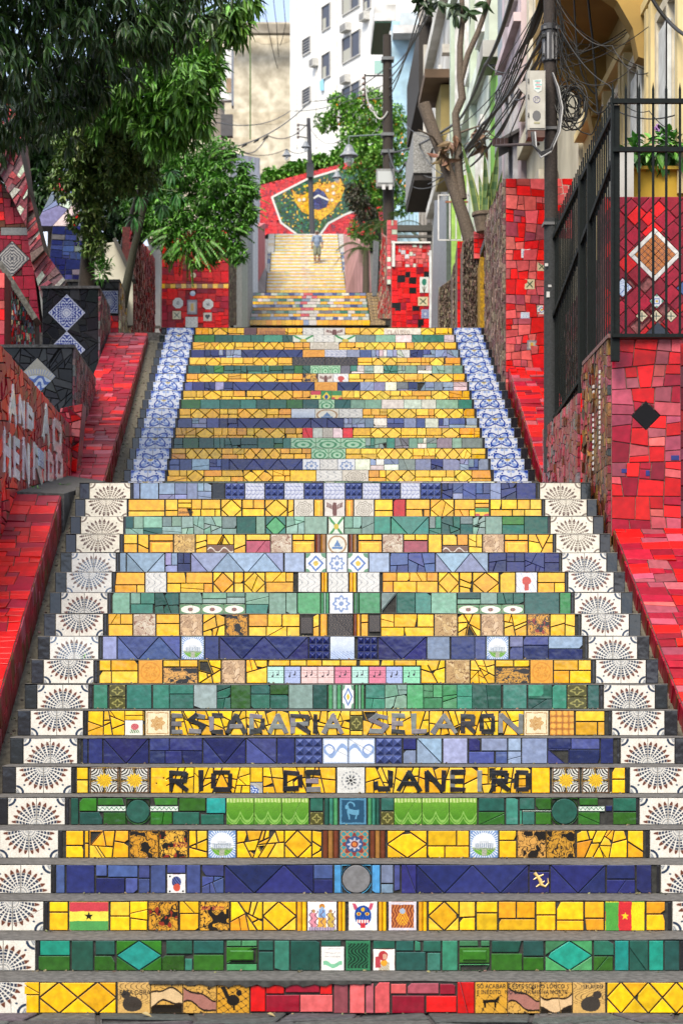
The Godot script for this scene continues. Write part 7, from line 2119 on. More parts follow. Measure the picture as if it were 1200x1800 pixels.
func cables():
	cable("thick black cable from above the nearest pole to the middle pole, upper of two", [[905, -25, 23], [852, 115, 33], [802, 215, 45], [690, 268, 70]], 0.12, 0.030)
	cable("thick black cable sweeping from the nearest pole down past the bare tree, lower of two", [[955, 62, 22.3], [848, 218, 30], [775, 300, 38]], 0.10, 0.022)
	cable("black cable from the nearest pole running down to the bracket of the pink house", [[955, 95, 22.3], [905, 175, 26], [860, 245, 31]], 0.15, 0.012)
	for i in 4:
		cable(["first of four straight cables running from the top edge to the middle pole", "second of four straight cables running from the top edge to the middle pole", "third of four straight cables running from the top edge to the middle pole", "lowest of four straight cables running from the top edge to the middle pole"][i], [[770 - i * 9, -8, 44], [684, 122 + i * 16, 70]], 0.25, 0.02)
	for i in 5:
		cable(["cable in the bundle left of the nearest pole, outermost", "cable in the bundle left of the nearest pole, second", "cable in the bundle left of the nearest pole, third", "cable in the bundle left of the nearest pole, fourth", "cable in the bundle left of the nearest pole, innermost"][i], [[962 - i * 2, -20, 22.4], [930 - i * 7, 70 + i * 8, 24.5], [875 - i * 9, 190 + i * 12, 31], [800 - i * 12, 300 + i * 6, 42]], 0.10, [0.012, 0.009, 0.014, 0.008, 0.010][i])
	cable("thin cable crossing the pale green house", [[845, 115, 39], [880, 115, 38]], 0.0, 0.02)
	cable("thick cable in the upper right corner before the yellow house", [[1140, -12, 20], [1172, 35, 20], [1215, 68, 19.5]], 0.02, 0.018)
	cable("thin looping cable before the windows of the yellow house", [[975, -5, 22.3], [1075, 80, 22], [1150, 120, 21.5], [1205, -20, 21]], 0.16, 0.006)
	cable("thin cable slanting from the nearest pole to the window box", [[978, 40, 22.3], [1070, 150, 21], [1140, 195, 20.5], [1215, 225, 20]], 0.10, 0.005)
	cable("thin slack cable across the top of the fence", [[1065, 185, 21], [1215, 190, 20]], 0.12, 0.007)
	cable("cable hanging straight down right of the nearest pole", [[1008, -10, 23], [1012, 70, 23], [1022, 130, 23], [1045, 165, 23]], 0.03, 0.010)
	cable("knotted cable hanging down before the cream house", [[1032, -10, 23], [1040, 60, 23], [1045, 120, 23], [1050, 200, 23], [1058, 185, 22.5]], 0.03, 0.013)
	cable("thin cable from the nearest pole to the corner of the fence", [[978, 160, 22.3], [1030, 178, 22.4], [1072, 180, 22]], 0.12, 0.008)
	cable("slack cable from the meter box towards the fence corner", [[985, 170, 22.3], [1032, 235, 22.3], [1055, 190, 22]], 0.10, 0.007)
	cable("long thin cable crossing before the white building to the middle pole, upper", [[395, 262, 58], [545, 178, 80], [680, 118, 70]], 0.3, 0.018)
	cable("long thin cable crossing before the white building, second", [[380, 215, 60], [510, 195, 90], [690, 140, 70]], 0.3, 0.016)
	cable("long cable with perched birds left of the far pole", [[420, 262, 100], [470, 238, 110], [543, 214, 123]], 0.5, 0.028)
	cable("thin cable carrying the hanging lamp left of the far pole", [[425, 268, 112], [504, 262, 120], [543, 262, 123]], 0.25, 0.022)
	cable("slack cable between the far pole and the middle pole", [[545, 225, 123], [600, 245, 98], [680, 205, 70]], 0.5, 0.018)
	cable("pale slack cable looping below the insulators of the middle pole", [[641, 150, 70], [656, 196, 70], [681, 196, 69.8]], 0.25, 0.028, "overhead cables", Color(0.4, 0.4, 0.38))
	cable("cable looping right of the middle pole to the grey balcony", [[682, 262, 69.7], [712, 285, 66], [760, 262, 56]], 0.5, 0.03)
	cable("thin cable looping below the grey balcony", [[684, 285, 69.7], [725, 322, 64], [800, 262, 50]], 0.5, 0.018)
	for i in 3: cable(["thin twig like cable hanging in the sky gap, left", "thin twig like cable hanging in the sky gap, middle", "thin twig like cable hanging in the sky gap, right"][i], [[462 + i * 18, -10, 55], [470 + i * 16, 40, 55], [488 + i * 2, 120 - i * 20, 56]], 0.08, 0.010, "twigs and cables in the sky gap")
	cable("leafy strand hanging down before the beige building", [[438, -5, 60], [440, 110, 60], [440, 245, 60]], 0.0, 0.022, "twigs and cables in the sky gap", Color(0.06, 0.12, 0.02))
	# thin wires strung along the street
	var wb := thing("wire_bundle", at(960, 5, 22.4), "loose bundle of thin wires strung from the nearest pole over the right hand houses", "cable bundle")
	for i in 14:
		var a := at(960 + rng.randf_range(-6, 6), rng.randf_range(-30, 90), 22.4)
		var e := at(rng.randf_range(690, 860), rng.randf_range(60, 330), rng.randf_range(40, 70))
		var pts := []
		var sg := rng.randf_range(0.2, 1.1)
		for k in 19: pts.append(a.lerp(e, k / 18.0) + Vector3(0, -4.0 * sg * (k / 18.0) * (1.0 - k / 18.0), 0))
		var mb := MB.new(); mb.tube(pts, [rng.randf_range(0.006, 0.012)], col(0.012, 0.012, 0.013), 4)
		put("wire", mb, mat.rubber, wb)
	var wh := thing("wire_bundle", at(1000, 40, 22.3), "loose thin wires strung from the nearest pole to the yellow house", "cable bundle")
	for i in 9:
		var a := at(974, rng.randf_range(-20, 130), 22.4)
		var e := at(rng.randf_range(1040, 1190), rng.randf_range(-20, 190), rng.randf_range(20.3, 24))
		var pts := []
		var sg := rng.randf_range(0.02, 0.22)
		for k in 15: pts.append(a.lerp(e, k / 14.0) + Vector3(0, -4.0 * sg * (k / 14.0) * (1.0 - k / 14.0), 0))
		var mb := MB.new(); mb.tube(pts, [rng.randf_range(0.003, 0.006)], col(0.012, 0.012, 0.013), 4)
		put("wire", mb, mat.rubber, wh)
	# tangle on the nearest pole
	var co := thing("cable_coil", at(1005, 225, 22.3), "tangled coil of black cable slung on the right of the nearest pole", "cable coil")
	for i in 15:
		var c := at(1002 + rng.randf_range(-8, 10), 185 + rng.randf_range(-10, 12), 22.3 + rng.randf_range(-0.1, 0.1))
		var rx := rng.randf_range(0.08, 0.15); var ry := rng.randf_range(0.12, 0.24); var ph := rng.randf() * TAU
		var pts := []
		for k in 23: pts.append(c + Vector3(cos(ph + k * 0.30) * rx + sin(k * 0.7 + i) * 0.012, sin(ph + k * 0.30) * ry, sin(k * 0.5 + i) * 0.05))
		var mb := MB.new(); mb.tube(pts, [0.0065], col(0.012, 0.012, 0.013), 5)
		put("loop", mb, mat.rubber, co)
	var lo := thing("cable_loop", at(960, 268, 22.1), "black and grey cables looping out of the bottom of the meter box", "cable loop")
	for i in 4:
		var mb := MB.new()
		var e := i * 3.0
		mb.tube([at(934 + e * 0.6, 232, 22.1), at(936 + e * 0.6, 255 + e * 0.5, 22.05), at(950, 268 + e, 22.03), at(967, 262 + e * 0.5, 22.05), at(980 + e * 0.3, 232, 22.12), at(985 + e * 0.3, 190, 22.2), at(978 + e * 0.3, 155, 22.25), at(970, 128, 22.28)], [0.013], col(0.35, 0.35, 0.36) if i == 3 else col(0.014, 0.014, 0.016), 7)
		put("strand", mb, mat.rubber, lo)
	var hk := thing("cable_tangle", at(985, 60, 22.3), "mess of thin black wires hanging beside the splice sleeve", "cable tangle")
	for i in 22:
		var a := at(975 + rng.randf_range(-4, 12), 20 + rng.randf_range(-30, 40), 22.3 + rng.randf_range(-0.15, 0.15))
		var b := at(985 + rng.randf_range(-15, 70), 110 + rng.randf_range(-60, 95), 22.3 + rng.randf_range(-0.2, 0.2))
		var pts := []
		for k in 9: pts.append(a.lerp(b, k / 8.0) + Vector3(sin(k * 1.3 + i) * 0.03, -0.2 * sin(PI * k / 8.0), cos(k + i) * 0.03))
		var mb := MB.new(); mb.tube(pts, [rng.randf_range(0.0025, 0.006)], col(0.012, 0.012, 0.013), 4)
		put("wire", mb, mat.rubber, hk)
	# iron bracket on the pink house, birds on the far cable
	var br := thing("iron_bracket", at(905, 258, 29), "rusty iron bracket with insulators reaching left from the meter box", "bracket")
	limb(br, [at(870, 256, 29), at(945, 253, 22.6)], [0.02, 0.02], col(0.07, 0.035, 0.03), "bar", 6)
	for i in 4: part_box("insulator", br, at(868 + i * 7, 250, 29 - i * 0.4), Vector3(0.05, 0.10, 0.05), col(0.06, 0.03, 0.03), mat.rubber)
	for z in [[430, 256, 102.0, "first bird from the left on the far cable"], [451, 248, 106.5, "second bird from the left, on the far cable"], [467, 243, 109.0, "rightmost bird perched above the far cable"]]:
		var bd := MB.new()
		var p := at(z[0], z[1], z[2])
		bd.tube([p + Vector3(-0.16, -0.10, 0), p + Vector3(-0.05, 0, 0), p + Vector3(0.06, 0.06, 0), p + Vector3(0.12, 0.13, 0), p + Vector3(0.19, 0.13, 0)], [0.015, 0.06, 0.07, 0.045, 0.008], col(0.02, 0.02, 0.022), 8)
		tag(put("bird", bd, mat.cloth), z[3], "bird", "birds on the far cable")

# ---------------------------------------------------------------- street houses
func win(h: Node, x: float, d0: float, d1: float, y0: float, y1: float, trim: Color, glass: Color, nm := "window"):
	# window on a wall that faces -x: a casing and a pane a little behind it
	var mb := MB.new()
	var t := 0.10
	for z in [[d0, d0 + t, y0, y1], [d1 - t, d1, y0, y1], [d0 + t, d1 - t, y0, y0 + t], [d0 + t, d1 - t, y1 - t, y1], [(d0 + d1) / 2 - 0.04, (d0 + d1) / 2 + 0.04, y0 + t, y1 - t]]:
		mb.box(Vector3(x - 0.03, (z[2] + z[3]) / 2, -(z[0] + z[1]) / 2), Vector3(0.10, z[3] - z[2], z[1] - z[0]), trim)
	var o := put(nm, mb, mat.paint, h)
	part_box("pane", o, Vector3(x - 0.006, (y0 + y1) / 2, -(d0 + d1) / 2), Vector3(0.012, y1 - y0 - 2 * t, d1 - d0 - 2 * t), glass, mat.glass)

func street_house(label: String, x: float, d0: float, d1: float, y0: float, y1: float, c: Color, bands := []) -> Node3D:
	var h := thing("house", Vector3(x + 3.0, y0, -(d0 + d1) / 2), label, "house")
	part_box("wall", h, Vector3(x + 3.0, (y0 + y1) / 2, -(d0 + d1) / 2), Vector3(6.0, y1 - y0, d1 - d0 - 0.01), c, mat.plaster)
	for b in bands: part_box("moulding", h, Vector3(x - 0.04, b[0], -(d0 + d1) / 2), Vector3(0.16 + (b[2] if b.size() > 2 else 0.0), b[1], d1 - d0 - 0.05), c * 1.12, mat.plaster)
	return h

func houses():
	var dark := col(0.03, 0.035, 0.04); var white := col(0.72, 0.72, 0.70)
	# yellow house nearest on the right
	var y := street_house("yellow house with tall white windows at the upper right", 3.75, 19.95, 27.2, 4.0, 14.0, col(0.74, 0.59, 0.28), [[8.85, 0.10]])
	for w in [[20.0, 21.35], [21.75, 23.1], [23.5, 24.6]]:
		win(y, 3.75, w[0], w[1], 6.6, 8.6, col(0.62, 0.56, 0.42), col(0.42, 0.44, 0.46))
		for k in [-0.12, 0.12]: part_box("casing", y, Vector3(3.70, 7.6, -(w[0] if k < 0 else w[1]) + k * -0.6), Vector3(0.14, 2.3, 0.14), col(0.68, 0.55, 0.28), mat.plaster)
		part_box("shutter", y, Vector3(3.69, 7.5, -(w[0] + w[1]) / 2 - 0.2), Vector3(0.04, 1.7, 0.5), col(0.6, 0.62, 0.6), mat.paint)
	# balcony with its curved bracket seen from below
	part_box("balcony_floor", y, Vector3(3.35, 9.55, -23.6), Vector3(0.9, 0.16, 3.6), col(0.42, 0.27, 0.07), mat.plaster)
	part_box("balcony_wall", y, Vector3(3.0, 10.3, -23.6), Vector3(0.14, 1.5, 3.6), col(0.55, 0.36, 0.09), mat.plaster)
	var br := MB.new()
	var prof := PackedVector2Array([Vector2(0, 0), Vector2(0, -1.15), Vector2(-0.14, -1.1), Vector2(-0.2, -0.8), Vector2(-0.36, -0.52), Vector2(-0.6, -0.36), Vector2(-0.85, -0.3), Vector2(-0.85, 0)])
	for z in [-25.3, -22.1]:
		br = MB.new()
		br.prism(prof, frame(Vector3(3.75, 9.47, z), Vector3.RIGHT, Vector3.UP), -0.12, 0.12, col(0.40, 0.26, 0.07))
		put("bracket", br, mat.plaster, y)
	for i in 4: part_box("bracket_tooth", y, Vector3(3.55 + i * 0.05, 8.75 - i * 0.12, -25.3 + 0.14), Vector3(0.06, 0.06, 0.1), col(0.5, 0.34, 0.1), mat.plaster)
	# cream house with the dark arch
	var c := street_house("cream house with a dark arched doorway behind the nearest pole", 3.7, 27.25, 33.3, 5.5, 16.0, col(0.74, 0.68, 0.52), [[10.2, 0.22, 0.06], [10.75, 0.10]])
	var end := Vector3(3.7, 0, -27.2)
	var arch := MB.new()
	var ap := PackedVector2Array([Vector2(-0.55, 0), Vector2(0.55, 0)])
	for i in 13: ap.append(Vector2(cos(PI * i / 12) * 0.55, 2.1 + sin(PI * i / 12) * 0.75))
	arch.prism(ap, frame(Vector3(3.7, 6.2, -29.6), Vector3.BACK, Vector3.UP), -0.02, 0.03, col(0.11, 0.085, 0.06))
	put("arched_door", arch, mat.wood, c)
	win(c, 3.7, 31.0, 32.6, 6.4, 9.4, col(0.6, 0.55, 0.45), dark)
	win(c, 3.7, 30.8, 32.4, 11.2, 13.6, col(0.6, 0.55, 0.45), dark)
	# pink house
	var p := street_house("pink and mauve house beyond the cream one", 3.62, 33.35, 36.4, 6.0, 17.5, col(0.60, 0.49, 0.52), [[12.4, 0.14]])
	win(p, 3.62, 33.8, 35.2, 9.0, 11.6, col(0.42, 0.42, 0.45), dark)
	win(p, 3.62, 33.8, 35.2, 12.8, 15.4, col(0.42, 0.42, 0.45), dark)
	part_box("awning", p, Vector3(3.5, 10.6, -34.2), Vector3(0.35, 0.05, 1.2), col(0.06, 0.055, 0.055), mat.metal, Basis(Vector3.BACK, 0.5))
	var g := street_house("grey blue narrow house beyond the pink one", 3.70, 36.45, 38.0, 6.0, 18.5, col(0.33, 0.39, 0.44), [])
	win(g, 3.70, 36.7, 37.7, 9.4, 12.4, col(0.25, 0.27, 0.3), dark)
	# lime strip and mint house
	var l := street_house("narrow lime green house front between the grey blue and mint houses", 3.72, 38.05, 39.6, 6.0, 13.2, col(0.24, 0.58, 0.06), [])
	part_box("finial", l, Vector3(3.7, 13.35, -38.8), Vector3(0.5, 0.3, 1.2), col(0.5, 0.5, 0.48), mat.plaster)
	var m := street_house("pale mint green house behind the bare tree", 3.70, 39.65, 48.4, 6.0, 21.5, col(0.72, 0.81, 0.71), [[13.6, 0.25, 0.1], [17.2, 0.25, 0.1]])
	for w in [[40.6, 41.8], [43.2, 44.4], [45.8, 47.0]]:
		win(m, 3.70, w[0], w[1], 10.2, 12.8, white, col(0.20, 0.23, 0.24))
		win(m, 3.70, w[0], w[1], 14.4, 16.8, white, col(0.28, 0.31, 0.32))
	for w in [42.5, 45.1, 47.7]: part_box("pilaster", m, Vector3(3.65, 13.7, -w), Vector3(0.16, 15, 0.3), col(0.62, 0.74, 0.62), mat.plaster)
	# the lime doorway behind the white railing
	part_box("lime_door", m, at(797, 460, 44) + Vector3(0.1, 0, 0), Vector3(0.4, 3.6, 0.1), col(0.34, 0.58, 0.10), mat.paint)
	# white mottled house with the small ochre balcony
	var w2 := street_house("white weathered house with a small ochre balcony and two round vents", 3.75, 48.5, 56.5, 7.0, 24.5, col(0.78, 0.77, 0.73), [[18.4, 0.3, 0.2], [14.4, 0.25, 0.1]])
	part_box("balcony_slab", w2, Vector3(3.45, 16.0, -50.2), Vector3(0.75, 0.2, 2.6), col(0.16, 0.10, 0.06), mat.plaster)
	part_box("balcony_front", w2, Vector3(3.62, 14.8, -50.2), Vector3(0.30, 2.1, 1.8), col(0.42, 0.34, 0.13), mat.plaster)
	part_box("air_conditioner", w2, at(791, 88, 50) + Vector3(-0.05, 0, 0), Vector3(0.3, 0.2, 0.3), col(0.55, 0.54, 0.5), mat.paint)
	for w in [[49.3, 50.6], [52.6, 54.0]]: win(w2, 3.75, w[0], w[1], 19.2, 22.0, white, dark)
	win(w2, 3.75, 53.0, 54.4, 14.8, 17.4, white, dark)
	# house with dark shutters and the grey concrete balcony
	var b := street_house("cream house with dark hanging balconies, farthest on the right row", 3.95, 56.6, 66.0, 8.0, 25.0, col(0.66, 0.58, 0.48), [])
	part_box("dark_balcony", b, Vector3(3.72, 18.75, -60.0), Vector3(0.6, 1.8, 6.0), col(0.045, 0.036, 0.032), mat.wood)
	part_box("balcony_roof", b, Vector3(3.8, 19.85, -60.0), Vector3(0.5, 0.2, 7.0), col(0.3, 0.28, 0.26), mat.concrete)
	part_box("concrete_balcony", b, Vector3(3.66, 16.15, -58.8), Vector3(0.80, 1.1, 4.0), col(0.42, 0.42, 0.41), mat.concrete)
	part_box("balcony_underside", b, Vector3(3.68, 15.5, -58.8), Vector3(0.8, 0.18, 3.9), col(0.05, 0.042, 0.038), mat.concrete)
	part_box("upright", b, at(748, 190, 57), Vector3(0.14, 3.4, 0.14), col(0.66, 0.64, 0.6), mat.plaster)
	# left: structures under the beige building
	var sg := thing("shop_sign", at(397, 235, 88), "tall white blank wall sign on a bracket before the beige building", "sign")
	part_box("panel", sg, at(396, 132, 88), Vector3(0.62, 2.2, 0.4), col(0.66, 0.66, 0.67), mat.paint)
	part_box("edge", sg, at(409, 140, 88), Vector3(0.08, 2.3, 0.5), col(0.16, 0.18, 0.22), mat.metal)
	part_box("stain", sg, at(402, 150, 87.78), Vector3(0.2, 0.6, 0.02), col(0.42, 0.30, 0.2), mat.plaster)
	part_box("lower_box", sg, at(399, 222, 88), Vector3(0.5, 0.9, 0.4), col(0.06, 0.055, 0.06), mat.paint)
	part_box("bracket_wall", sg, at(384, 190, 88.6), Vector3(0.5, 3.6, 0.6), col(0.34, 0.30, 0.27), mat.plaster)
	block("white_house_end", "pale lavender white house end left of the flag mural", "house", [at(405, 470, 108), at(457, 440, 118), at(457, 278, 118), at(405, 268, 108)], Vector3(-1.0, 0, -3.0), col(0.66, 0.66, 0.71), mat.plaster)
	# beige building and white tower at the back
	var be := thing("building", at(440, 420, 182), "tall beige blank building with dark water stains at the back left", "building")
	part_box("wall", be, at(410, 240, 186) + Vector3(-1.0, 0, -1.0), Vector3(13.0, 19.0, 6.0), col(0.66, 0.60, 0.48), mat.plaster)
	part_box("parapet", be, at(455, 52, 182.4) + Vector3(0.4, 0, 0), Vector3(6.5, 0.8, 0.7), col(0.30, 0.27, 0.22), mat.plaster)
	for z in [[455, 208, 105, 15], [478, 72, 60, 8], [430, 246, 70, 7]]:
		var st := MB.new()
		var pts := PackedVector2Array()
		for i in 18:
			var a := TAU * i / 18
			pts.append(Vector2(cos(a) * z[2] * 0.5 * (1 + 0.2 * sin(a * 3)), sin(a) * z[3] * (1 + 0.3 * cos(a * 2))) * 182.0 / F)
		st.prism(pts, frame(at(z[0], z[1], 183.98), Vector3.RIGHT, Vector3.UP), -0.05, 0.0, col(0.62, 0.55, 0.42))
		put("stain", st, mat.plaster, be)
	white_tower()
	# light blue house and green balcony behind the middle pole
	var lb := thing("building", at(710, 400, 92), "light blue building with a white cornice behind the middle pole", "building")
	part_box("wall", lb, at(715, 262, 95), Vector3(1.6, 10.0, 5.0), col(0.42, 0.64, 0.80), mat.plaster)
	part_box("cornice", lb, at(728, 57, 92), Vector3(1.9, 0.35, 1.0), col(0.75, 0.76, 0.78), mat.plaster)
	part_box("parapet", lb, at(730, 40, 92.6), Vector3(1.4, 0.8, 0.5), col(0.62, 0.72, 0.80), mat.plaster)
	part_box("white_side", lb, at(691, 125, 93), Vector3(0.35, 3.4, 0.5), col(0.72, 0.72, 0.74), mat.plaster)
	var gb := thing("balcony", at(677, 95, 118), "overhanging slab with a green underside behind the middle pole", "balcony")
	part_box("slab", gb, Vector3(at(677, 38, 115).x, at(677, 38, 115).y + 0.5, -118), Vector3(1.2, 0.9, 6.0), col(0.70, 0.70, 0.70), mat.plaster)
	part_box("soffit", gb, Vector3(at(677, 38, 115).x, at(677, 38, 115).y, -118), Vector3(1.15, 0.08, 5.9), col(0.015, 0.10, 0.055), mat.paint)
	part_box("green_window", gb, at(672, 118, 128), Vector3(1.0, 0.8, 0.1), col(0.25, 0.40, 0.36), mat.glass)

func white_tower():
	# its front runs obliquely: far at the left corner, nearer at the right
	var t := thing("building", Vector3(4, 30, -162), "tall white apartment building with small windows at the back", "building")
	var a := Vector3(-0.18, 0, -170.0); var dir := Vector3(0.488, 0, 1.0).normalized()
	var f := frame(Vector3(a.x, 20, a.z), dir, Vector3.UP)
	var mb := MB.new()
	mb.prism(rect(0, 0, 30, 55), f, -12.0, 0.0, col(0.86, 0.86, 0.85))
	put("wall", mb, mat.farplaster, t)
	var hit := func(px: float, py: float) -> Vector2:
		var r := Vector3((px - VX) / F, (VY - py) / F, -1.0)
		var n := f.basis.z
		var k := (f.origin - Vector3(0, EYE, 0)).dot(n) / r.dot(n)
		var p := f.affine_inverse() * (Vector3(0, EYE, 0) + r * k)
		return Vector2(p.x, p.y)
	for w in [[533, 546, 98, 72, 0], [533, 546, 185, 160, 0], [567, 581, 55, 14, 1], [567, 581, 140, 99, 1], [603, 632, 27, -30, 2], [603, 633, 112, 70, 2], [603, 633, 200, 158, 2], [567, 581, -20, -60, 1], [640, 652, 20, -10, 1]]:
		var p: Vector2 = hit.call(w[0], w[2]); var q: Vector2 = hit.call(w[1], w[2])
		var top: Vector2 = hit.call(w[0], w[3])
		var m := MB.new()
		var x0 := p.x; var x1 := q.x; var y0 := p.y; var y1 := top.y
		m.prism(rect(x0 - 0.08, y0 - 0.08, x1 + 0.08, y0), f, 0.0, 0.12, col(0.55, 0.55, 0.54))
		m.prism(rect(x0 - 0.08, y1, x1 + 0.08, y1 + 0.08), f, 0.0, 0.12, col(0.55, 0.55, 0.54))
		m.prism(rect(x0 - 0.08, y0, x0, y1), f, 0.0, 0.12, col(0.4, 0.4, 0.4))
		m.prism(rect(x1, y0, x1 + 0.08, y1), f, 0.0, 0.12, col(0.4, 0.4, 0.4))
		if w[4] == 2: m.prism(rect((x0 + x1) / 2 - 0.08, y0, (x0 + x1) / 2 + 0.08, y1), f, 0.0, 0.10, col(0.35, 0.35, 0.35))
		if w[4] == 0:
			for k in 5: m.prism(rect(x0, lerpf(y0, y1, k / 5.0), x1, lerpf(y0, y1, k / 5.0) + 0.07), f, 0.03, 0.09, col(0.3, 0.3, 0.3))
		var o := put("window", m, mat.paint, t)
		var g := MB.new()
		g.prism(rect(x0, y0, x1, y1), f, 0.0, 0.03, col(0.05, 0.05, 0.06))
		put("pane", g, mat.glass, o)
		if w[4] > 0:
			var cu := MB.new()
			cu.prism(rect(x0 + 0.1, y0, lerpf(x0, x1, 0.45), lerpf(y0, y1, 0.5)), f, 0.03, 0.045, col(0.34, 0.34, 0.30))
			put("curtain", cu, mat.cloth, o)
	for z in [[606, 60, 1.1], [552, 120, 0.8], [640, 40, 0.9], [606, 150, 1.0]]:
		var ap: Vector2 = hit.call(z[0], z[1])
		var am := MB.new()
		am.prism(rect(ap.x, ap.y, ap.x + z[2], ap.y + 0.6), f, 0.0, 0.5, col(0.55, 0.55, 0.53))
		am.prism(rect(ap.x + 0.12, ap.y + 0.1, ap.x + z[2] - 0.12, ap.y + 0.5), f, 0.5, 0.53, col(0.25, 0.25, 0.25))
		put("air_conditioner", am, mat.paint, t)
	for px in [522, 556, 592]:
		var a0: Vector2 = hit.call(px, 260); var a1: Vector2 = hit.call(px, -40)
		var pm := MB.new()
		pm.prism(rect(a0.x, a0.y, a0.x + 0.14, a1.y), f, 0.0, 0.12, col(0.70, 0.70, 0.68))
		put("drain_pipe", pm, mat.paint, t)
	var cl := MB.new()
	var cp: Vector2 = hit.call(566, 160)
	cl.prism(PackedVector2Array([cp + Vector2(0, 0), cp + Vector2(0.5, -0.1), cp + Vector2(0.45, 0.8), cp + Vector2(-0.1, 0.75)]), f, 0.1, 0.2, col(0.25, 0.50, 0.70))
	put("towel", cl, mat.cloth, t)

func mural():
	var d := 127.0
	var q := [at(440, 440, d), at(720, 440, d), at(720, 255, d), at(585, 292, d), at(440, 330, d)]
	var f := frame(Vector3(q[0].x, q[0].y, -d), Vector3.RIGHT, Vector3.UP)
	var pl := func(a: Array) -> PackedVector2Array:
		var r := PackedVector2Array()
		for z in a: r.append(plan(f, at(z[0], z[1], d)))
		return r
	var o := thing("mural_wall", Vector3(q[0].x + 4, q[0].y, -d), "red mosaic wall with a green, yellow and blue flag above the highest steps", "wall")
	var mb := MB.new()
	var outline: PackedVector2Array = pl.call([[440, 450], [720, 450], [720, 255], [585, 292], [440, 330]])
	mb.prism(outline, f, -0.5, 0.0, col(0.35, 0.03, 0.03))
	put("wall_body", mb, mat.concrete, o)
	var green: Array = [[478, 348], [540, 315], [600, 298], [650, 296], [650, 362], [605, 379], [577, 394], [563, 414], [523, 414], [494, 392]]
	var yellow: Array = [[512, 331], [521, 342], [535, 342], [545, 336], [547, 326], [558, 320], [575, 324], [599, 315], [606, 330], [599, 350], [585, 371], [562, 389], [546, 380], [530, 372], [518, 355]]
	var blue: Array = [[558, 331], [570, 338], [578, 352], [574, 364], [560, 369], [546, 367], [545, 344]]
	var gp: PackedVector2Array = pl.call(green); var yp: PackedVector2Array = pl.call(yellow); var bp: PackedVector2Array = pl.call(blue)
	region(o, f, outline, [gp], "rrrrrc", 0.26, 0.0, "red_field")
	region(o, f, gp, [yp], "gddgdmgdgddY", 0.15, 0.0, "green_field")
	region(o, f, yp, [bp], "yyyyo", 0.18, 0.0, "yellow_rhombus")
	region(o, f, bp, [], "nnnb", 0.24, 0.0, "blue_globe")
	var ln := func(a: Array, w: float, nm: String):
		var z := MB.new()
		for i in a.size() - 1:
			var p := plan(f, at(a[i][0], a[i][1], d)); var r := plan(f, at(a[i + 1][0], a[i + 1][1], d))
			var t := (r - p).normalized(); var e := t.orthogonal() * w / 2
			z.prism(PackedVector2Array([p - t * w * 0.3 + e, p - t * w * 0.3 - e, r + t * w * 0.3 - e, r + t * w * 0.3 + e]), f, 0.0, 0.06 + 0.002 * i, col(0.66, 0.65, 0.60))
		put(nm, z, mat.glaze, o)
	ln.call([[600, 297], [540, 315], [478, 347], [494, 392], [524, 414]], 0.115, "white_outline")
	ln.call([[563, 412], [577, 393], [605, 378], [650, 360]], 0.115, "white_outline")
	ln.call([[546, 352], [559, 344], [577, 352]], 0.11, "white_band")
	for z in [[575, 335], [585, 328], [586, 340], [583, 352], [526, 352], [534, 351]]:
		var st := MB.new()
		st.prism(ngon(plan(f, at(z[0], z[1], d)), 0.10, 8), f, 0.0, 0.065, col(0.68, 0.64, 0.5))
		put("white_piece", st, mat.glaze, o)
	# ground at the top of the steps, pink side walls of the last flights
	var g := MB.new()
	g.quad(Vector3(-8, 27.5, -120.6), Vector3(8, 27.5, -120.6), Vector3(8, 27.6, -128), Vector3(-8, 27.6, -128), col(0.2, 0.19, 0.18))
	tag(put("landing", g, mat.concrete), "", "", "", "structure")
	block("pink_wall", "pink and white side wall right of the highest steps", "wall", [at(608, 520, 92), at(640, 520, 84), at(636, 425, 84), at(603, 412, 110)], Vector3(0.3, 0, -0.2), col(0.55, 0.28, 0.26), mat.plaster)
	block("grey_wall", "low dark grey wall left of the highest steps", "wall", [at(440, 525, 90), at(466, 525, 94), at(472, 420, 110), at(462, 420, 108)], Vector3(-0.3, 0, -0.1), col(0.22, 0.20, 0.20), mat.plaster)

func region(o: Node, f: Transform3D, poly: PackedVector2Array, holes: Array, keys: String, size: float, w0: float, nm: String):
	var bb := Rect2(poly[0], Vector2.ZERO)
	for p in poly: bb = bb.expand(p)
	var pcs := []
	cut(rect(bb.position.x, bb.position.y, bb.end.x, bb.end.y), size, 0.4, pcs)
	var mb := MB.new()
	for p in pcs:
		var parts := Geometry2D.intersect_polygons(p, poly)
		for h in holes:
			var nx: Array[PackedVector2Array] = []
			for z in parts:
				for w in Geometry2D.clip_polygons(z, h): nx.append(w)
			parts = nx
		for z in parts:
			var s := shrink(z, 0.006)
			if s.size() >= 3: plate(mb, f, s, w0, 0.04, jig(pick(keys), 0.3), 0.004, 0.02)
	put(nm, mb, mat.glaze, o, "stuff")

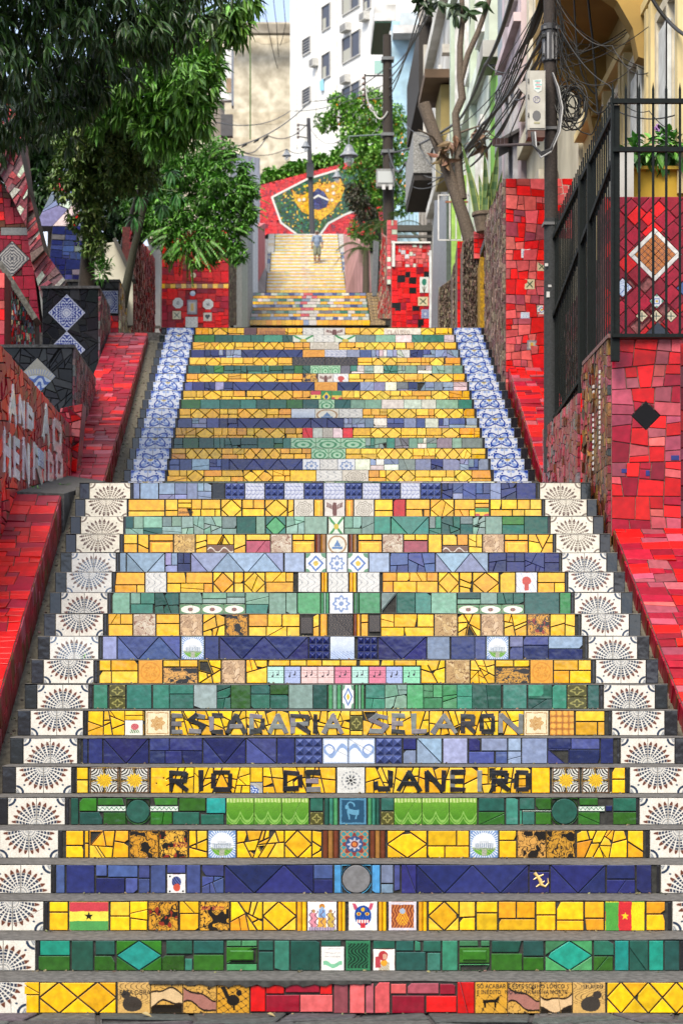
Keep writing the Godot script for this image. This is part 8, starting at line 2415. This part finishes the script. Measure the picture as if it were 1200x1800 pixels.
# ---------------------------------------------------------------- the walker
func person():
	var base := at(557, 464, 107.75)
	base.y = 1.827 + (VY - 480.0) / F * 106.0 + 0.161 * 5.0
	var o := thing("person", base, "person in a blue grey t-shirt, olive shorts and a cap walking down the far steps", "person")
	# joints: from, to, radius from, radius to, cloth
	var skin := col(0.28, 0.15, 0.10); var shirt := col(0.16, 0.20, 0.27); var shorts := col(0.17, 0.18, 0.12); var shoe := col(0.35, 0.33, 0.31)
	var bones := [
		[Vector3(0, 0.92, 0), Vector3(0, 1.12, 0.01), 0.145, 0.155, shirt], [Vector3(0, 1.12, 0.01), Vector3(0, 1.36, 0), 0.155, 0.13, shirt],
		[Vector3(-0.17, 1.38, 0), Vector3(0.17, 1.38, 0), 0.075, 0.075, shirt], [Vector3(0, 1.42, 0), Vector3(0, 1.5, 0.015), 0.055, 0.05, skin],
		[Vector3(0, 1.56, 0.025), Vector3(0, 1.61, 0.015), 0.082, 0.088, skin], [Vector3(0, 1.545, 0.10), Vector3(0, 1.575, 0.10), 0.018, 0.014, skin],
		[Vector3(-0.085, 1.58, 0.01), Vector3(-0.09, 1.6, 0.005), 0.018, 0.018, skin], [Vector3(0.085, 1.58, 0.01), Vector3(0.09, 1.6, 0.005), 0.018, 0.018, skin],
		[Vector3(-0.2, 1.38, 0), Vector3(-0.25, 1.17, 0), 0.062, 0.058, shirt], [Vector3(-0.25, 1.17, 0), Vector3(-0.265, 1.09, 0.01), 0.046, 0.042, skin], [Vector3(-0.265, 1.09, 0.01), Vector3(-0.26, 0.86, 0.07), 0.042, 0.03, skin], [Vector3(-0.26, 0.86, 0.07), Vector3(-0.25, 0.76, 0.08), 0.036, 0.026, skin],
		[Vector3(0.2, 1.38, 0), Vector3(0.25, 1.17, -0.01), 0.062, 0.058, shirt], [Vector3(0.25, 1.17, -0.01), Vector3(0.27, 1.09, -0.01), 0.046, 0.042, skin], [Vector3(0.27, 1.09, -0.01), Vector3(0.28, 0.86, 0.0), 0.042, 0.03, skin], [Vector3(0.28, 0.86, 0.0), Vector3(0.275, 0.76, 0.02), 0.036, 0.026, skin],
		[Vector3(-0.09, 0.88, 0), Vector3(-0.10, 0.50, 0.05), 0.115, 0.092, shorts], [Vector3(0.09, 0.88, 0), Vector3(0.11, 0.50, 0.0), 0.115, 0.092, shorts],
		[Vector3(-0.10, 0.52, 0.05), Vector3(-0.10, 0.30, 0.05), 0.056, 0.06, skin], [Vector3(-0.10, 0.30, 0.05), Vector3(-0.10, 0.09, 0.03), 0.06, 0.036, skin],
		[Vector3(0.11, 0.52, 0.0), Vector3(0.115, 0.30, -0.03), 0.056, 0.06, skin], [Vector3(0.115, 0.30, -0.03), Vector3(0.12, 0.09, -0.07), 0.06, 0.036, skin],
		[Vector3(-0.10, 0.045, 0.0), Vector3(-0.11, 0.04, 0.16), 0.045, 0.04, shoe], [Vector3(0.12, 0.045, -0.10), Vector3(0.135, 0.04, 0.06), 0.045, 0.04, shoe]]
	var cell := 0.022
	var lo := Vector3(-0.36, -0.03, -0.22); var n := Vector3i(34, 80, 24)
	var g := PackedFloat32Array(); g.resize(n.x * n.y * n.z); g.fill(1.0)
	var gc := []; gc.resize(n.x * n.y * n.z)
	for z in n.z:
		for y in n.y:
			for x in n.x:
				var p := lo + Vector3(x, y, z) * cell
				var s := 0.0; var best := 9.0; var bc := skin
				for b in bones:
					if absf(p.y - (b[0].y + b[1].y) * 0.5) > absf(b[0].y - b[1].y) * 0.5 + 0.26: continue
					var ab: Vector3 = b[1] - b[0]
					var t := clampf((p - b[0]).dot(ab) / ab.length_squared(), 0.0, 1.0)
					var dd: float = (p - b[0] - ab * t).length() - lerpf(b[2], b[3], t)
					s += exp(-dd * 60.0)
					if dd < best: best = dd; bc = b[4]
				var i := x + n.x * (y + n.y * z)
				g[i] = -log(maxf(s, 1e-9)) / 60.0
				gc[i] = bc
	var mb := MB.new()
	var vid := {}
	var at_ := func(x: int, y: int, z: int) -> float: return g[x + n.x * (y + n.y * z)]
	var vert := func(x: int, y: int, z: int) -> Array:
		var key := x + n.x * (y + n.y * z)
		if vid.has(key): return vid[key]
		var sum := Vector3.ZERO; var cnt := 0
		for e in [[0, 0, 0, 1, 0, 0], [0, 1, 0, 1, 1, 0], [0, 0, 1, 1, 0, 1], [0, 1, 1, 1, 1, 1], [0, 0, 0, 0, 1, 0], [1, 0, 0, 1, 1, 0], [0, 0, 1, 0, 1, 1], [1, 0, 1, 1, 1, 1], [0, 0, 0, 0, 0, 1], [1, 0, 0, 1, 0, 1], [0, 1, 0, 0, 1, 1], [1, 1, 0, 1, 1, 1]]:
			var a: float = at_.call(x + e[0], y + e[1], z + e[2]); var b: float = at_.call(x + e[3], y + e[4], z + e[5])
			if (a < 0.0) != (b < 0.0):
				sum += Vector3(x + e[0], y + e[1], z + e[2]).lerp(Vector3(x + e[3], y + e[4], z + e[5]), a / (a - b)); cnt += 1
		var v := sum / maxi(cnt, 1)
		var grad := Vector3(at_.call(mini(x + 1, n.x - 1), y, z) - at_.call(maxi(x - 1, 0), y, z), at_.call(x, mini(y + 1, n.y - 1), z) - at_.call(x, maxi(y - 1, 0), z), at_.call(x, y, mini(z + 1, n.z - 1)) - at_.call(x, y, maxi(z - 1, 0))).normalized()
		vid[key] = [base + lo + v * cell, grad, gc[key]]
		return vid[key]
	for z in range(1, n.z - 1):
		for y in range(1, n.y - 1):
			for x in range(1, n.x - 1):
				var a: float = at_.call(x, y, z)
				for ax in 3:
					var d := Vector3i(1 if ax == 0 else 0, 1 if ax == 1 else 0, 1 if ax == 2 else 0)
					var b: float = at_.call(x + d.x, y + d.y, z + d.z)
					if (a < 0.0) == (b < 0.0): continue
					var u := Vector3i(0, 1, 0) if ax == 0 else (Vector3i(0, 0, 1) if ax == 1 else Vector3i(1, 0, 0))
					var w := Vector3i(0, 0, 1) if ax == 0 else (Vector3i(1, 0, 0) if ax == 1 else Vector3i(0, 1, 0))
					var q := [vert.call(x, y, z), vert.call(x - u.x, y - u.y, z - u.z), vert.call(x - u.x - w.x, y - u.y - w.y, z - u.z - w.z), vert.call(x - w.x, y - w.y, z - w.z)]
					if a > 0.0: q.reverse()
					mb.trin(q[0][0], q[1][0], q[2][0], q[0][1], q[1][1], q[2][1], q[0][2])
					mb.trin(q[0][0], q[2][0], q[3][0], q[0][1], q[2][1], q[3][1], q[0][2])
	put("body", mb, mat.cloth, o)
	var cap := MB.new()
	cap.lathe(base + Vector3(0, 1.625, 0.012), [Vector2(0.103, 0), Vector2(0.102, 0.03), Vector2(0.08, 0.075), Vector2(0.04, 0.095), Vector2(0, 0.1)], col(0.22, 0.20, 0.16), 14)
	cap.box(base + Vector3(0, 1.628, 0.13), Vector3(0.13, 0.012, 0.11), col(0.18, 0.16, 0.13))
	put("cap", cap, mat.cloth, o)
